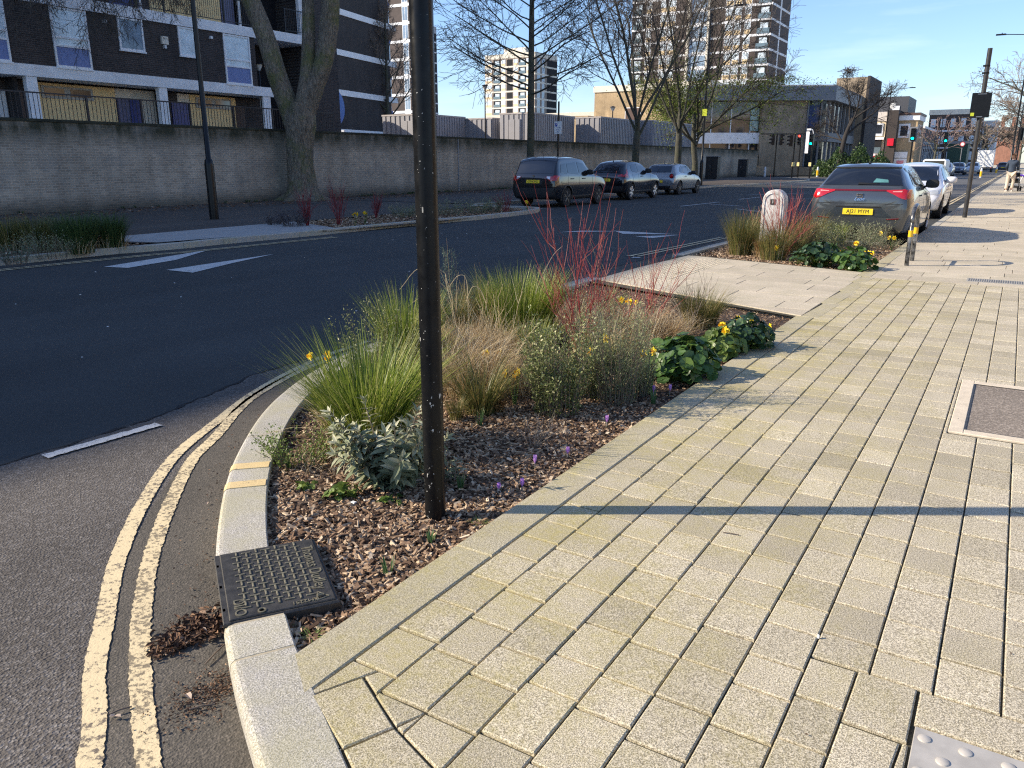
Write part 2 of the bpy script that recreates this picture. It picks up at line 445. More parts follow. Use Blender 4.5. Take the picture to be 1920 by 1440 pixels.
# ---- yellow lines and other markings
def paint(name, col, wear, under):
    t = NT(name)
    f = t.noise(55, 5, .75); g = t.noise(6, 4, .6)
    k = t.math('ADD', f, t.math('MULTIPLY', g, .35))
    fac = t.ramp(k, [(wear, 0.), (wear + .07, 1.)])
    c = t.mix(fac, under, t.mix(t.noise(12, 5), tuple(x * .85 for x in col), col))
    return t.out(c, .75, t.bump(t.noise(130, 3), .5, .003), spec=.3)
m_yel = paint('yellow_line_paint', (.70, .53, .27), .52, (.20, .16, .11))
m_yel2 = paint('pale_yellow_line_paint', (.74, .60, .36), .60, (.22, .18, .12))
m_yel3 = paint('worn_yellow_line_paint', (.74, .60, .36), .575, (.16, .13, .10))
m_wht = paint('white_line_paint', (.62, .61, .58), .54, (.09, .09, .09))
b = B()
Y1 = smooth_line([(-1.832,0.858),(-2.003,0.979),(-2.201,1.097),(-2.467,1.295),(-2.821,1.566),(-3.222,1.943),(-3.636,2.411),(-3.952,2.943),(-4.237,3.462),(-4.484,4.094),(-4.601,4.555),(-4.666,5.079)], 10)
Y2 = smooth_line([(-1.697,0.942),(-1.952,1.091),(-2.209,1.255),(-2.434,1.416),(-2.718,1.641),(-3.107,2.001),(-3.5,2.413),(-3.716,2.734),(-4.127,3.324),(-4.4,4.015),(-4.487,4.56),(-4.542,5.008)], 10)
Y1 = np.concatenate([[(-1.0, .42), (-1.35, .62)], Y1]); Y2 = np.concatenate([[(-.95, .50), (-1.3, .72)], Y2])
strip(b, resample(Y1, .012), .064, R0 + .0035, .0016, rng=np.random.default_rng(4))
o = b; b2 = B(); strip(b2, resample(Y2, .012), .064, R0 + .0035, .0022, rng=np.random.default_rng(5))
# dabs of older thicker paint on the inner line
for (x, y, r) in [(252, 1165, .04), (245, 1245, .035), (243, 1290, .03)]: pass
tag(b.build('yellow_line', m_yel3), kind='structure'); tag(b2.build('yellow_line', m_yel2), kind='structure')
b = B()
for q in (0., .14):
    P = np.array([(-5.42 + q, 9.3), (-5.36 + q, 12.3), (-5.12 + q, 16.4)]); strip(b, resample(P[1:], .1), .06, R0 + .008, .002)
    P = np.array([(-13.0 + .22 + q, -12), (-12.45 + q, 6.0), (-12.2 + q, 9.0), (-12.05 + q, 12.2)]); strip(b, resample(smooth_line(P, 8), .1), .06, R0 + .008, .002)
    strip(b, resample(np.array([(-2.10 - q, 30.5), (-2.0 - q, 170)]), .5), .08, R0 + .012, .002)
strip(b, resample(np.array([(-5.42, 12.3), (-5.28, 12.3)]), .05), .06, R0 + .0085, .002)
struct(b, 'yellow_line', m_yel2)
b = B()
strip(b, resample(np.array([(-4.206,2.027), (-4.174,2.685)]), .02), .075, R0 + .007, .004)
for tri in ([(-11.455,6.809),(-11.036,6.926),(-11.298,7.924),(-12.118,9.187)], [(-10.342,7.078),(-9.769,7.1),(-10.219,8.191),(-10.61,9.335)]):
    q = [tuple(p) for p in tri]
    b.add([(p[0], p[1], R0 + .007) for p in q] , [(0, 1, 2, 3)])
for tri in ([(-7.723,16.72),(-7.194,16.076),(-6.142,16.58)], [(-8.572,15.691),(-8.342,16.333),(-7.498,16.691)], [(-6.703,15.635),(-6.279,15.476),(-6.047,16.487)]):
    b.add([(p[0], p[1], R0 + .007) for p in tri], [(0, 1, 2)])
for a_, c_ in (((-10.072,27.349), (-9.851,31.089)), ((-9.682,29.303), (-8.219,28.507)), ((-9.901,33.722), (-9.706,36.262)), ((-10.871,38.26), (-8.78,42.663)), ((-8.347,35.867), (-7.362,35.887)),((-7.925,26.769), (-6.848,25.725)), ((-5.252,12.133), (-5.111,12.133))):
    strip(b, resample(np.array([a_, c_]), .3), .10, R0 + .007, .003)
# give-way dashes at the junction, centre dashes further on
for k in range(24): strip(b, resample(np.array([(-7.4, 52 + k * 6.), (-7.4, 55 + k * 6.)]), .5), .12, R0 + .012, .003)
strip(b, resample(np.array([(-15.9 + .1, 23.4), (-13.0, 23.4)]), .3), .08, R0 + .007, .003)
struct(b, 'white_marking', m_wht)

# ---- gutter strip between inner yellow line and kerb
b = B(); i0 = near_i((.2, .3)); i1 = near_i((-4.55, 8.6))
w_ = np.interp(np.arange(i0, i1), [i0, near_i((-2.515,1.795)), near_i((-4.216,4.286)), i1], [.34, .345, .20, .32])
A_ = KL[i0:i1] - NN[i0:i1] * (KS * w_)[:, None]; C_ = KL[i0:i1] + NN[i0:i1] * (KS * .02)
V = np.zeros((2 * len(A_), 3)); V[0::2, :2] = A_; V[1::2, :2] = C_; V[:, 2] = R0 - .0003
b.add(V, [(2 * i, 2 * i + 1, 2 * i + 3, 2 * i + 2) for i in range(len(A_) - 1)]); b.poly([(-5.3, 8.4), (-1.55, 8.4), (-1.55, 17.6), (-5.3, 17.6)], R0 - .0012); struct(b, 'gutter', m_gut)
# ---- yellow loading marks across the kerb stone
b = B()
for py in (876, 912):
    i = near_i((-2.866,2.131) if py == 912 else (-3.04,2.298))
    sweep(b, i - 3, i + 3, [(-.001, -.05), (.004, -.028), (.008, -.009), (.022, .0015), (.035, .0035), (.190, .0045)])
struct(b, 'loading_mark', m_yel)

# ---- sub-base under the paving (seen in the joints) and the bark beds
_ks = near_i((6., -.35)); _ke = near_i((-1.635,1.377))
b = B(); b.add([(q[0], q[1], -.010) for q in list((KL + NN * (KS * .17))[2:_ke:3]) + [(-1.64, 1.42), (-1.60, 10.95), (8, 10.95)]], [tuple(range(len(range(2, _ke, 3)) + 3))])
# left of the cut course the base follows the kerb
struct(b, 'paving_joints', m_joint)
inner = [tuple(p) for p in (KL + NN * (KS * .19))]
ia, ib = near_i((-1.374,1.023)), near_i((-4.5, 8.7))
NY = 9.02                                # far end of the first bed at the kerb
BED1 = [(-1.64, 1.37)] + [inner[i] for i in range(near_i((-1.803,1.272)) , ib, 16)]
BED1 = [p for p in BED1 if p[0] <= -1.64] + [(-4.33, 8.95), (-1.64, 7.76)]
b = B(); b.add([(p[0], p[1], -.045) for p in BED1], [tuple(range(len(BED1)))])
BED2 = [(-4.25, 12.15)] + [inner[i] for i in range(near_i((-4.56, 12.2)), len(inner), 16)] + [(-1.62, 15.83), (-1.60, 11.42)]
b.add([(p[0], p[1], -.045) for p in BED2], [tuple(range(len(BED2)))])
# far side beds
BED3 = [(-13.0, -16), (-12.98, 7.6), (-13.2, 8.75), (-15.2, 8.3), (-15.6, -16)]
BED4 = [(-14.497,12.603), (-12.61,12.248), (-12.325,15.742), (-12.398,20.59), (-13.6, 22.2), (-14.9, 22.2), (-15.0, 14.2)]
for bd in (BED3, BED4): b.add([(p[0], p[1], -.03) for p in bd], [tuple(range(len(bd)))])
struct(b, 'planting_bed', m_soil)
def in_poly(P, poly):
    x, y = P[:, 0], P[:, 1]; r = np.zeros(len(P), bool); n = len(poly)
    for i in range(n):
        (x1, y1), (x2, y2) = poly[i - 1], poly[i]
        if y1 == y2: continue
        c = ((y1 > y) != (y2 > y)) & (x < (x2 - x1) * (y - y1) / (y2 - y1) + x1); r ^= c
    return r

# ---- granite edging strip between bed and pavers, stones of about a metre
b = B(); y = 1.30; ed0 = -1.645; ed1 = -1.478
ys = [1.30, 2.22, 3.1, 4.02, 4.93, 5.86, 6.8, 7.76]
for a_, c_ in zip(ys[:-1], ys[1:]):
    pl = [(ed0, a_ + .004), (ed1, a_ + .004), (ed1, c_), (ed0, c_)]
    if a_ < 1.35: pl = [(ed0, 1.395), (ed1, 1.275), (ed1, c_), (ed0, c_)]
    b.prism(pl, -.2, .001, float(rng.uniform(.3, .7)), .006)
for a_, c_ in ((7.77, 8.65), (8.66, 9.6), (9.61, 10.4), (10.41, 10.93)):
    b.prism([(-1.60, a_), (-1.44, a_), (-1.40, c_), (-1.56, c_)], -.2, .001, float(rng.uniform(.3, .7)), .004)
for a_ in (11.0, 11.9, 12.8, 13.7, 14.6, 15.5): b.prism([(-1.625, a_), (-1.455, a_), (-1.455, a_ + .895), (-1.625, a_ + .895)], -.2, .002, float(rng.uniform(.3, .7)), .004)
struct(b, 'edging_strip', m_edge)

# ---- block pavers
PA = [(-1.464,1.284), (-1.24,1.179), (-1.18,1.315), (-1.395,1.43)]
course = [PA]
# cut course follows the kerb: each block along its inner edge
ki = near_i((-1.374,1.023)); kin = KL + NN * (KS * .208); kin2 = KL + NN * (KS * .392)
cur = PA
i_s = int(np.argmin(np.linalg.norm(kin - np.array(PA[1]), axis=1)))
blocks = []
j = i_s
while j > 20:
    k_ = j - 16
    blocks.append([tuple(kin[j]) if blocks else PA[1], tuple(kin[k_]), tuple(kin2[k_]), tuple(kin2[j]) if blocks else PA[2]]); j = k_
course += blocks
PQ = [(-.198, 2.212), (-.201, 1.958), (-.0385, 1.955), (-.0385, 2.210)]
QQ = [(-.037, 2.205), (-.037, 2.042), (.30, 2.042), (.30, 2.203)]
RR = [(-0.201,1.953), (-0.205,1.743), (-0.068,1.739), (-0.053,1.95)]
TT = [(-.034, 1.42), (.45, 1.42), (.45, 2.038), (-.034, 2.038)]
MH = [(-.144, 4.70), (.62, 4.70), (.62, 5.99), (-.144, 5.99)]
def ccw(p): return p if area(p) > 0 else p[::-1]
cuts = [ccw([tuple(q) for q in c]) for c in [PA] + blocks[:14] + [PQ, QQ, RR, TT, MH]]
hull_cut = []
b = B()
def shrink_y(q, d):
    cy = sum(p[1] for p in q) / len(q)
    return [(p[0], p[1] - d if p[1] > cy else p[1] + d) for p in q]
def lay(b, pl, gap=.0029, bev=.0036, z=None):
    pl = ccw(pl)
    if abs(area(pl)) < 6e-4: return
    q = inset(pl, gap); q = shrink_y(q, .0018)
    if abs(area(q)) < 4e-4 or area(q) < 0: return
    b.prism(q, -.03, (rng.normal(0, .0011) if z is None else z), float(np.clip(rng.normal(.5, .22), 0, 1)), bev)
x = -1.474; PW = .1635; col = 0
while x < 2.6:
    y = .1 + rng.uniform(0, .2); x1 = x + PW + rng.normal(0, .0008)
    while y < 10.93:
        ln = rng.choice([.16, .2, .2, .24, .2]); y1 = min(y + ln, 10.93)
        # joints wander a little
        pl = [(x, y), (x1, y + rng.normal(0, .0015)), (x1, y1), (x, y1)]
        # kerb side limit
        d = np.linalg.norm(KL - np.array(((x + x1) / 2, (y + y1) / 2)), axis=1); kk = int(np.argmin(d))
        if (y + y1) / 2 < 1.16 and d[kk] < .45:
            k1 = kin2[kk]; tdir = KL[min(kk + 1, len(KL) - 1)] - KL[max(kk - 1, 0)]
            a_ = k1; c_ = k1 + tdir
            if kk > near_i((-1.443,1.065)): a_, c_ = KL[kk] + NN[kk] * KS * .205, KL[kk] + NN[kk] * KS * .205 + tdir
            side = clip(pl, tuple(a_), tuple(c_)) if KS > 0 else clip(pl, tuple(c_), tuple(a_))
            pl = side
            if len(pl) < 3: y = y1; continue
        parts = [pl]
        for ct in cuts:
            nb = []
            for q in parts:
                xs = [p[0] for p in q]; yy = [p[1] for p in q]; cx = [p[0] for p in ct]; cy = [p[1] for p in ct]
                if max(xs) < min(cx) or min(xs) > max(cx) or max(yy) < min(cy) or min(yy) > max(cy): nb.append(q)
                else: nb += subtract(ccw(q), ct)
            parts = nb
        for q in parts: lay(b, q)
        y = y1
    x = x1; col += 1
for c in course + [PQ, QQ, RR]: lay(b, [tuple(q) for q in c], .0035, .004, .001)
struct(b, 'block_paving', m_pave)

# ---- stone slabs: crossing between the beds, pavement beyond
b = B()
quadX = [(-4.36, 8.98), (-1.60, 7.80), (-1.56, 10.93), (-1.585, 11.40), (-4.28, 12.1), (-4.36, 10.5)]
def slab_rows(b, region, y0, y1, x0, x1, dy, dx, z, gap=.003):
    y = y0; r = 0
    while y < y1:
        x = x0 - rng.uniform(0, dx); r += 1
        while x < x1:
            q = [(x, y), (x + dx, y), (x + dx, y + dy), (x, y + dy)]; n = len(region)
            for i in range(n):
                q = clip(q, region[i - 1], region[i]) if q else q
                if len(q) < 3: break
            if len(q) > 2 and abs(area(q)) > .002: b.prism(inset(ccw(q), gap), -.06, z + rng.normal(0, .0008), float(rng.uniform(0, 1)), .003)
            x += dx
        y += dy
slab_rows(b, ccw(quadX), 7.7, 12.3, -4.5, -1.5, .44, .82, .0)
slab_rows(b, [(-1.46, 10.95), (3.6, 10.95), (3.6, 34), (-1.46, 34)], 10.95, 34, -1.6, 3.6, .46, .76, .0)
struct(b, 'slab_paving', m_slab)
b = B(); b.poly([(-1.6, 10.9), (4, 10.9), (4, 34.2), (-1.6, 34.2)], -.012); b.poly([(-4.42, 8.8), (-1.5, 7.7), (-1.5, 11.5), (-4.42, 12.3)], -.012); struct(b, 'slab_joints', m_joint)
b = B(); b.poly([(-1.47, 34), (30, 34), (30, 700), (-1.47, 700)], -.002); struct(b, 'distant_pavement', m_slab)
b = B(); b.poly([(3.5, -8), (40, -8), (40, 34), (3.5, 34)], -.02); b.poly([(-1.0, -9), (3.6, -9), (3.6, .15), (-1.0, .15)], -.2); struct(b, 'verge', m_slab)
# tactile blisters on the crossing beside the kerb
b = B()
pts = np.array([(-4.25 + .067 * i, 9.2 + .067 * j) for i in range(13) for j in range(38)])
pts = pts[in_poly(pts, [(-4.3, 9.2), (-3.45, 8.85), (-3.45, 11.7), (-4.2, 11.9)])]
a = np.arange(6) * PI / 3
ring = np.stack([np.cos(a), np.sin(a)], 1)
Vb = np.zeros((len(pts), 12, 3)); Vb[:, :6, :2] = pts[:, None] + ring * .017; Vb[:, 6:, :2] = pts[:, None] + ring * .011; Vb[:, 6:, 2] = .006
b.batch(Vb, [tuple(range(6, 12))] + [(i, (i + 1) % 6, 6 + (i + 1) % 6, 6 + i) for i in range(6)]); struct(b, 'tactile_paving', m_slab)
b = B(); b.box(-4.5, -3.4, 8.9, 12, -.06, -.0005); 
# far footway and kerbs
b = B(); b.poly([(-24, -40), (-15.0, -40), (-15.0, 22.95), (-24, 22.95)], .0)
b.poly([(-15.1, 8.2), (-13.1, 8.8), (-13.1, 12.4), (-15.1, 14.3)], .002); struct(b, 'far_footway', m_foot)
b = B(); b.poly([(-14.9, 8.35), (-13.15, 8.9), (-12.75, 11.5), (-12.75, 13.0), (-15.0, 13.9)], .008); struct(b, 'far_crossing', plain('weathered_slab', (.36, .34, .31), .9, var=.12, sc=3))
far_k = [(-12.95, -20), (-12.95, 5.6), (-12.85, 8.2), (-12.724,8.963), (-12.754,10.153), (-12.608,12.092), (-12.549,15.602), (-12.328,18.088), (-12.398,20.59), (-12.9, 22.4), (-14.2, 22.9), (-15.9, 23.2), (-15.95, 33), (-15.95, 45), (-15.9, 50.), (-15.2, 54.), (-14.6, 62), (-14.8, 70), (-17.5, 76), (-23, 80), (-40, 82)]
FK = resample(smooth_line(far_k, 8), .9); b = B()
Nf = normals2(FK)
for i in range(len(FK) - 1):
    p, q = FK[i], FK[i + 1]; e = Nf[i] * .15; f = Nf[i + 1] * .15
    b.prism(ccw([tuple(p), tuple(q - (q - p) * .008), tuple(q + f - (q - p) * .008), tuple(p + e)]), -.2, .012, float(rng.uniform(.2, .8)), .012)
struct(b, 'far_kerb', m_gran)
b = B(); pf = [tuple(p) for p in FK if p[1] > 22.9 and p[0] > -20]; b.add([(p[0], p[1], .004) for p in pf + [(-24, 80), (-24, 22.9)]], [tuple(range(len(pf) + 2))]); struct(b, 'far_footway', m_foot)
b = B(); b.add([(-60, 92, .002), (-13.5, 92, .002), (-13.5, 700, .002), (-60, 700, .002)], [(0, 1, 2, 3)]); b.add([(-20, 176, .004), (-5.6, 186, .004), (-5.6, 700, .004), (-20, 700, .004)], [(0, 1, 2, 3)]); struct(b, 'distant_footway', m_slab)

# ================================================================ near street furniture
m_iron = plain('black_iron', (.036, .033, .028), .5, .0, var=.5, sc=30, bump=.35, bsc=160)
m_black = plain('black_gloss_paint', (.007, .007, .008), .3, var=.3, sc=14, bump=.15, bsc=70, spec=.3)
m_steel = plain('galvanised_steel', (.34, .34, .34), .38, .85, var=.2, sc=20)
m_dkgrey = plain('dark_grey_plastic', (.05, .052, .056), .5)
m_white = plain('white_paint', (.74, .74, .72), .5, var=.06)
m_offw = plain('aged_white_paint', (.55, .53, .50), .8, var=.35, sc=9, bump=.6, bsc=40)
m_yb = plain('yellow_band', (.85, .48, .02), .35, var=.08)

# ---- the black post in the bed: scuffed paint with chips showing pale primer
t = NT('scuffed_black_post'); xyz = t.sep()
ch = t.noise(38, 4, .65, t.pos((1, 1, .55))); big = t.noise(3.0, 3, .6)
low = t.math('MULTIPLY', t.math('SUBTRACT', 1.6, xyz[2]), .045, True)
k = t.math('ADD', t.math('ADD', ch, t.math('MULTIPLY', big, .16)), low)
fac = t.ramp(k, [(.815, 0.), (.83, 1.)])
dot = t.ramp(t.noise(120, 1, .3), [(.765, 0.), (.78, .8)])
fac = t.mix(1., fac, dot, 'LIGHTEN')
c = t.mix(fac, t.ramp(t.noise(9, 5, .7), [(.35, (.003, .0036, .005)), (.7, (.009, .009, .009))]), (.50, .49, .45))
c = t.mix(t.ramp(t.noise(5, 5, .7, t.pos((1, 1, .3))), [(.6, 0.), (.85, .25)]), c, (.035, .034, .03))
m_post = t.out(c, t.ramp(t.noise(20, 4), [(.3, .22), (.7, .42)]), t.bump(k, .25, .002), spec=.22)
pr = root('lamp_post', (-1.908, 2.44, -.045), 0, 'tall scuffed black post rising from the bark chips of the first planting bed', 'post')
b = B(); b.lathe([(.0435, -.3), (.0435, .2), (.0435, 6.2), (.035, 6.25), (.035, 8.0)], n=28); b.build('shaft', m_post, pr, True)
m_tape = plain('old_tape', (.40, .38, .33), .8, var=.3, sc=60)
for a0, z0, z1, dw in ((3.35, (-1.887,2.4,1.471)[2], (-1.886,2.4,1.498)[2], .42), (3.5, (-1.916,2.4,1.306)[2], (-1.915,2.4,1.32)[2], .16), (4.95, (-1.878,2.4,1.235)[2], (-1.885,2.4,1.256)[2], .12)):
    b = B(); aa = np.linspace(a0, a0 + dw, 6); V = [(.0442 * math.cos(a), .0442 * math.sin(a), z + .045) for z in (z0, z1) for a in aa]; b.add(V, [(i, i + 1, 7 + i, 6 + i) for i in range(5)]); b.build('tape_remnant', m_tape, pr)
b = B(); b.tube([(0, 0, 8.0), (-.05, .0, 8.2), (-.5, 0, 8.35), (-1.1, 0, 8.36)], .025); b.build('arm', m_post, pr, True)
b = B(); b.box(-1.6, -1.05, -.12, .12, 8.31, 8.40, bev=.02); b.build('lamp_head', m_black, pr)

# ---- cast iron kerb-inlet box with a patterned lid
C0 = np.array([(-2.35,1.68), (-2.143,1.979), (-1.724,1.675), (-1.943,1.4)])
u = (C0[1] - C0[0]); Wd = float(np.linalg.norm(u)); u /= Wd; Wd = float((np.linalg.norm(C0[1] - C0[0]) + np.linalg.norm(C0[2] - C0[3])) / 2)
vdir = C0[0] - C0[3]; Ld = float(np.linalg.norm(vdir)); vv = np.array([-u[1], u[0]])
ctr = C0.mean(0)
kr = root('kerb_inlet_cover', (ctr[0], ctr[1], 0), math.atan2(u[1], u[0]), 'black cast iron drain box with raised lettering set into the granite kerb', 'drain cover')
hx, hy = Wd / 2, Ld / 2
b = B(); b.box(-hx, hx, -hy, hy, -.19, .003, bev=.006); b.build('box', m_iron, kr)
b = B(); b.box(-hx + .006, hx - .012, -hy + .012, hy - .006, .001, .0085, bev=.003); lid = b.build('lid', m_iron, kr)
b = B()
nx_, ny_ = 13, 18; gx0, gx1, gy0, gy1 = -hx + .055, hx - .075, -hy + .055, hy - .022
sx = (gx1 - gx0) / nx_; sy = (gy1 - gy0) / ny_
for i in range(nx_):
    for j in range(ny_):
        cx = gx0 + (i + .5) * sx; cy = gy0 + (j + .5) * sy
        k_ = (i + 2 * j) % 4
        if k_ == 0: b.box(cx - sx * 1.0, cx + sx * .9, cy - sy * .16, cy + sy * .16, .008, .012, bev=.0012)
        elif k_ == 2: b.box(cx - sx * .18, cx + sx * .18, cy - sy * .55, cy + sy * .75, .008, .013, bev=.0012)
bt_ = b
m_rais = plain('worn_raised_iron', (.15, .135, .09), .5, var=.5, sc=60)
bt_.build('tread_pattern', m_rais, lid)
text_obj('lettering', 'Thomas Dudley', .060, m_rais, lid, Matrix.Translation((hx - .045, .012, .0095)) @ Matrix.Rotation(rad(-90), 4, 'Z'), .002, sx=.88)
text_obj('lettering', 'KM2251', .026, m_rais, lid, Matrix.Translation((.07, -hy + .032, .0095)) @ Matrix.Rotation(rad(180), 4, 'Z'), .002)
text_obj('lettering', 'DI/O', .052, m_rais, lid, Matrix.Translation((-hx + .042, -hy + .075, .0095)) @ Matrix.Rotation(rad(-90), 4, 'Z'), .002)
b = B()   # triangular kite mark with bars
tri = [(hx - .062, -hy + .075), (hx - .072, -hy + .022), (hx - .030, -hy + .034)]
for i in range(3): b.tube([(*tri[i - 1], .0095), (*tri[i], .0095)], .0025, 5)
for q in (.35, .6): b.tube([(hx - .066, -hy + .03 + .03 * q, .015), (hx - .048, -hy + .03 + .035 * q, .015)], .003, 5)
b.build('maker_mark', m_rais, lid)
b = B(); b.lathe([(.014, .008), (.014, .012), (.010, .0125), (.009, .0085)], cx=-.02 - .05, cy=-hy + .03, n=16); b.build('lifting_eye', m_rais, lid)
b = B()
for s in (-.32, 0, .32): b.box(-hx - .012, -hx + .002, s * Ld - .012, s * Ld + .012, -.10, .004, bev=.003)
b.box(-hx - .014, -hx + .012, -hy, hy, -.006, .004, bev=.003)
b.build('inlet_grille', m_iron, kr)

# ---- inspection cover infilled with aggregate in a pale mortar surround
mr = root('inspection_cover', (.20, 5.375, 0), 0, 'square recessed cover filled with brown aggregate framed by pale mortar', 'manhole')
b = B()
for bx in ((-.344, -.27, -.64, .61), (-.27, .42, -.64, -.565), (-.27, .42, .53, .61)): b.box(*bx, -.05, .002, bev=.004)
b.build('mortar_surround', plain('pale_mortar', (.62, .53, .40), .9, var=.12, sc=14, bump=.4, bsc=90), mr)
b = B(); b.box(-.262, .42, -.557, .522, -.05, -.003); b.build('infill', asphalt('brown_aggregate', (.20, .165, .13), (.42, .35, .28), (.45, .42, .38), 130, 2, .6, .004), mr)
b = B()
for bx in ((-.27, -.262, -.565, .53), (-.262, .42, -.565, -.557), (-.262, .42, .522, .53)): b.box(*bx, -.05, .001)
b.build('frame', m_iron, mr)
# studded corduroy plate at the lower corner
sr = root('tactile_plate', (.20, 1.73, 0), 0, 'grey metal tactile plate with round studs let into the block paving', 'tactile plate')
b = B(); b.box(-.230, .30, -.3, .304, -.03, .003, bev=.002); b.build('plate', plain('dull_steel', (.44, .41, .36), .5, .1, var=.18, sc=9, bump=.1, bsc=50), sr)
for i in range(6):
    for j in range(6):
        b = B(); cx, cy = -.205 + i * .092 + (.0 if j % 2 == 0 else .046), .262 - j * .066
        b.lathe([(.0165, .002), (.015, .006), (.010, .0085), (.003, .0095)], cx, cy, 14)
        if cx < .1 and cy > -.05: b.build('stud', plain('worn_steel_studs', (.50, .46, .40), .4, .1), sr, True)
# slot drain across the pavement
dr = root('slot_drain', (0, 11.35, .0), .0, 'dark slotted drainage channel crossing the pale slabs', 'drain')
b = B(); b.box(-.40, 2.2, -.15, .20, -.02, .002); b.build('frame', plain('concrete_channel', (.34, .32, .28), .9), dr)
b = B()
for i in range(104): b.box(-.38 + i * .0245, -.38 + i * .0245 + .011, -.10, .15, .001, .0045)
b.build('grate', plain('grate_grey', (.13, .13, .125), .6), dr)

# ---- cycle hoop
hr = root('cycle_hoop', (-1.19, 12.84, 0), 0, 'black tubular cycle hoop with orange bands standing on the pale slabs', 'bike rack')
hp = [(-.02, -.33, -.1), (-.02, -.33, .35), (-.02, -.26, .62)]
for k in range(9):
    a = PI - k * PI / 8; hp.append((-.02, .33 * math.cos(a) * 1.0, .62 + .20 * math.sin(a)))
hp += [(-.02, .33, .35), (-.02, .33, -.1)]
b = B(); b.tube(smooth_line(hp, 4), .030, 14); b.build('hoop', plain('chipped_black_paint', (.13, .13, .13), .25, .6, var=.95, sc=20), hr, True)
b = B(); b.tube([(-.02, -.33, .36), (-.02, .33, .36)], .018, 10); b.build('crossbar', m_black, hr, True)
for s in (-1, 1):
    b = B(); b.lathe([(.0315, .40), (.0315, .49)], -.02, .33 * s, 14); b.build('orange_band', m_yb, hr, True)
    b = B(); b.lathe([(.0308, .29), (.0308, .40)], -.02, .33 * s, 14); b.build('grey_band', m_steel, hr, True)

# ---- the milestone
mr = root('milestone', (-3.36, 13.5, -.15), 0, 'white painted round topped stone marker behind red stems', 'milestone')
b = B(); n = 14; prof = [(-.185, 0), (.185, 0)]
prof += [(.175 * math.cos(a), .96 + .175 * math.sin(a)) for a in np.linspace(0, PI, n)]
V = []; N_ = len(prof)
for yy, sc in ((-.125, .955), (-.115, 1.), (.115, 1.), (.125, .955)):
    for x_, z_ in prof: V.append((x_ * sc, yy, z_ * (1 if z_ < .5 else (.5 + (z_ - .5) * sc) / z_)))
F = [tuple(range(N_)), tuple(range(3 * N_, 4 * N_))[::-1]]
for r_ in range(3):
    for i in range(N_): F.append((r_ * N_ + (i + 1) % N_, r_ * N_ + i, (r_ + 1) * N_ + i, (r_ + 1) * N_ + (i + 1) % N_))
b.add(V, F); st = b.build('stone', m_offw, mr)
b = B(); ap = [(.138 * math.cos(a), -.131, .94 + .138 * math.sin(a)) for a in np.linspace(0, PI, 12)]
b.tube([(.138, -.131, .35)] + ap + [(-.138, -.131, .35)], .006, 5); b.build('rim', m_offw, mr)
b = B(); b.box(-.045, .035, -.134, -.12, .90, .985); pl_ = b.build('plaque', m_iron, mr)
text_obj('lettering', '1', .07, m_white, pl_, Matrix.Translation((-.005, -.135, .942)) @ Matrix.Rotation(rad(90), 4, 'X'), .001)

# ================================================================ PLANTS
GL = -.042                                            # soil level of the beds
def unit(a): return a / np.maximum(np.linalg.norm(a, axis=-1, keepdims=True), 1e-9)
def blades(b, n, R, h, rng, lean=.5, width=.004, droop=.25, base=.35, hv=.3, seg=5, vlo=0., vhi=1., c=(0, 0), z0=0., leanp=.7, tangle=0.):
    """grass blades fanning from a clump"""
    a = rng.uniform(0, 2 * PI, n); rr = R * base * np.sqrt(rng.uniform(0, 1, n))
    P0 = np.stack([c[0] + rr * np.cos(a), c[1] + rr * np.sin(a), np.full(n, z0)], 1)
    a2 = a + rng.normal(0, .45 + tangle * 2.5, n); H = h * (1 - hv * rng.uniform(0, 1, n) ** .8)
    le = lean * H * rng.uniform(.1, 1, n) ** leanp
    D = np.stack([np.cos(a2), np.sin(a2)], 1); S = np.stack([-np.sin(a2 + rng.normal(0, .5, n)), np.cos(a2)], 1)
    t = np.linspace(0, 1, seg)
    xy = P0[:, None, :2] + D[:, None] * (le[:, None] * t ** 1.6)[..., None]
    z = z0 + H[:, None] * (t - droop * (le / np.maximum(H, .01))[:, None] * t ** 2.4)
    wd = width * rng.uniform(.6, 1.2, n)[:, None] * (1 - t ** 2.2 * .92)
    V = np.zeros((n, 2 * seg, 3)); V[:, 0::2, :2] = xy - S[:, None] * wd[..., None] / 2; V[:, 1::2, :2] = xy + S[:, None] * wd[..., None] / 2
    V[:, 0::2, 2] = z; V[:, 1::2, 2] = z
    v = np.repeat((vlo + (vhi - vlo) * rng.uniform(0, 1, n))[:, None], 2 * seg, 1)
    b.batch(V, [(2 * i, 2 * i + 1, 2 * i + 3, 2 * i + 2) for i in range(seg - 1)], v)
LEAF_F = [(0, 1, 2), (0, 2, 3), (1, 4, 5, 2), (2, 5, 6, 3), (4, 7, 5), (5, 7, 6)]
def leaves(b, P, D, N, Ln, Wd, fold=.25, curl=.15, v=.5, mid=(.3, .7), wid=(.9, .75)):
    """folded leaf blades: base P, direction D, upward N"""
    P = np.asarray(P, float); n = len(P); D = unit(np.asarray(D, float)); N = np.asarray(N, float); N = unit(N - D * (N * D).sum(1, keepdims=True)); S = np.cross(D, N)
    Ln = np.broadcast_to(Ln, (n,))[:, None]; Wd = np.broadcast_to(Wd, (n,))[:, None]; curl = np.broadcast_to(curl, (n,))[:, None]
    def pt(t, s, f): return P + D * Ln * t + S * Wd * s - N * Ln * curl * t * t + N * Wd * f
    V = np.stack([P, pt(mid[0], -.5 * wid[0], fold), pt(mid[0], 0, 0), pt(mid[0], .5 * wid[0], fold), pt(mid[1], -.5 * wid[1], fold * .8), pt(mid[1], 0, 0), pt(mid[1], .5 * wid[1], fold * .8), pt(1, 0, 0)], 1)
    b.batch(V, LEAF_F, v)
RL_N = 9
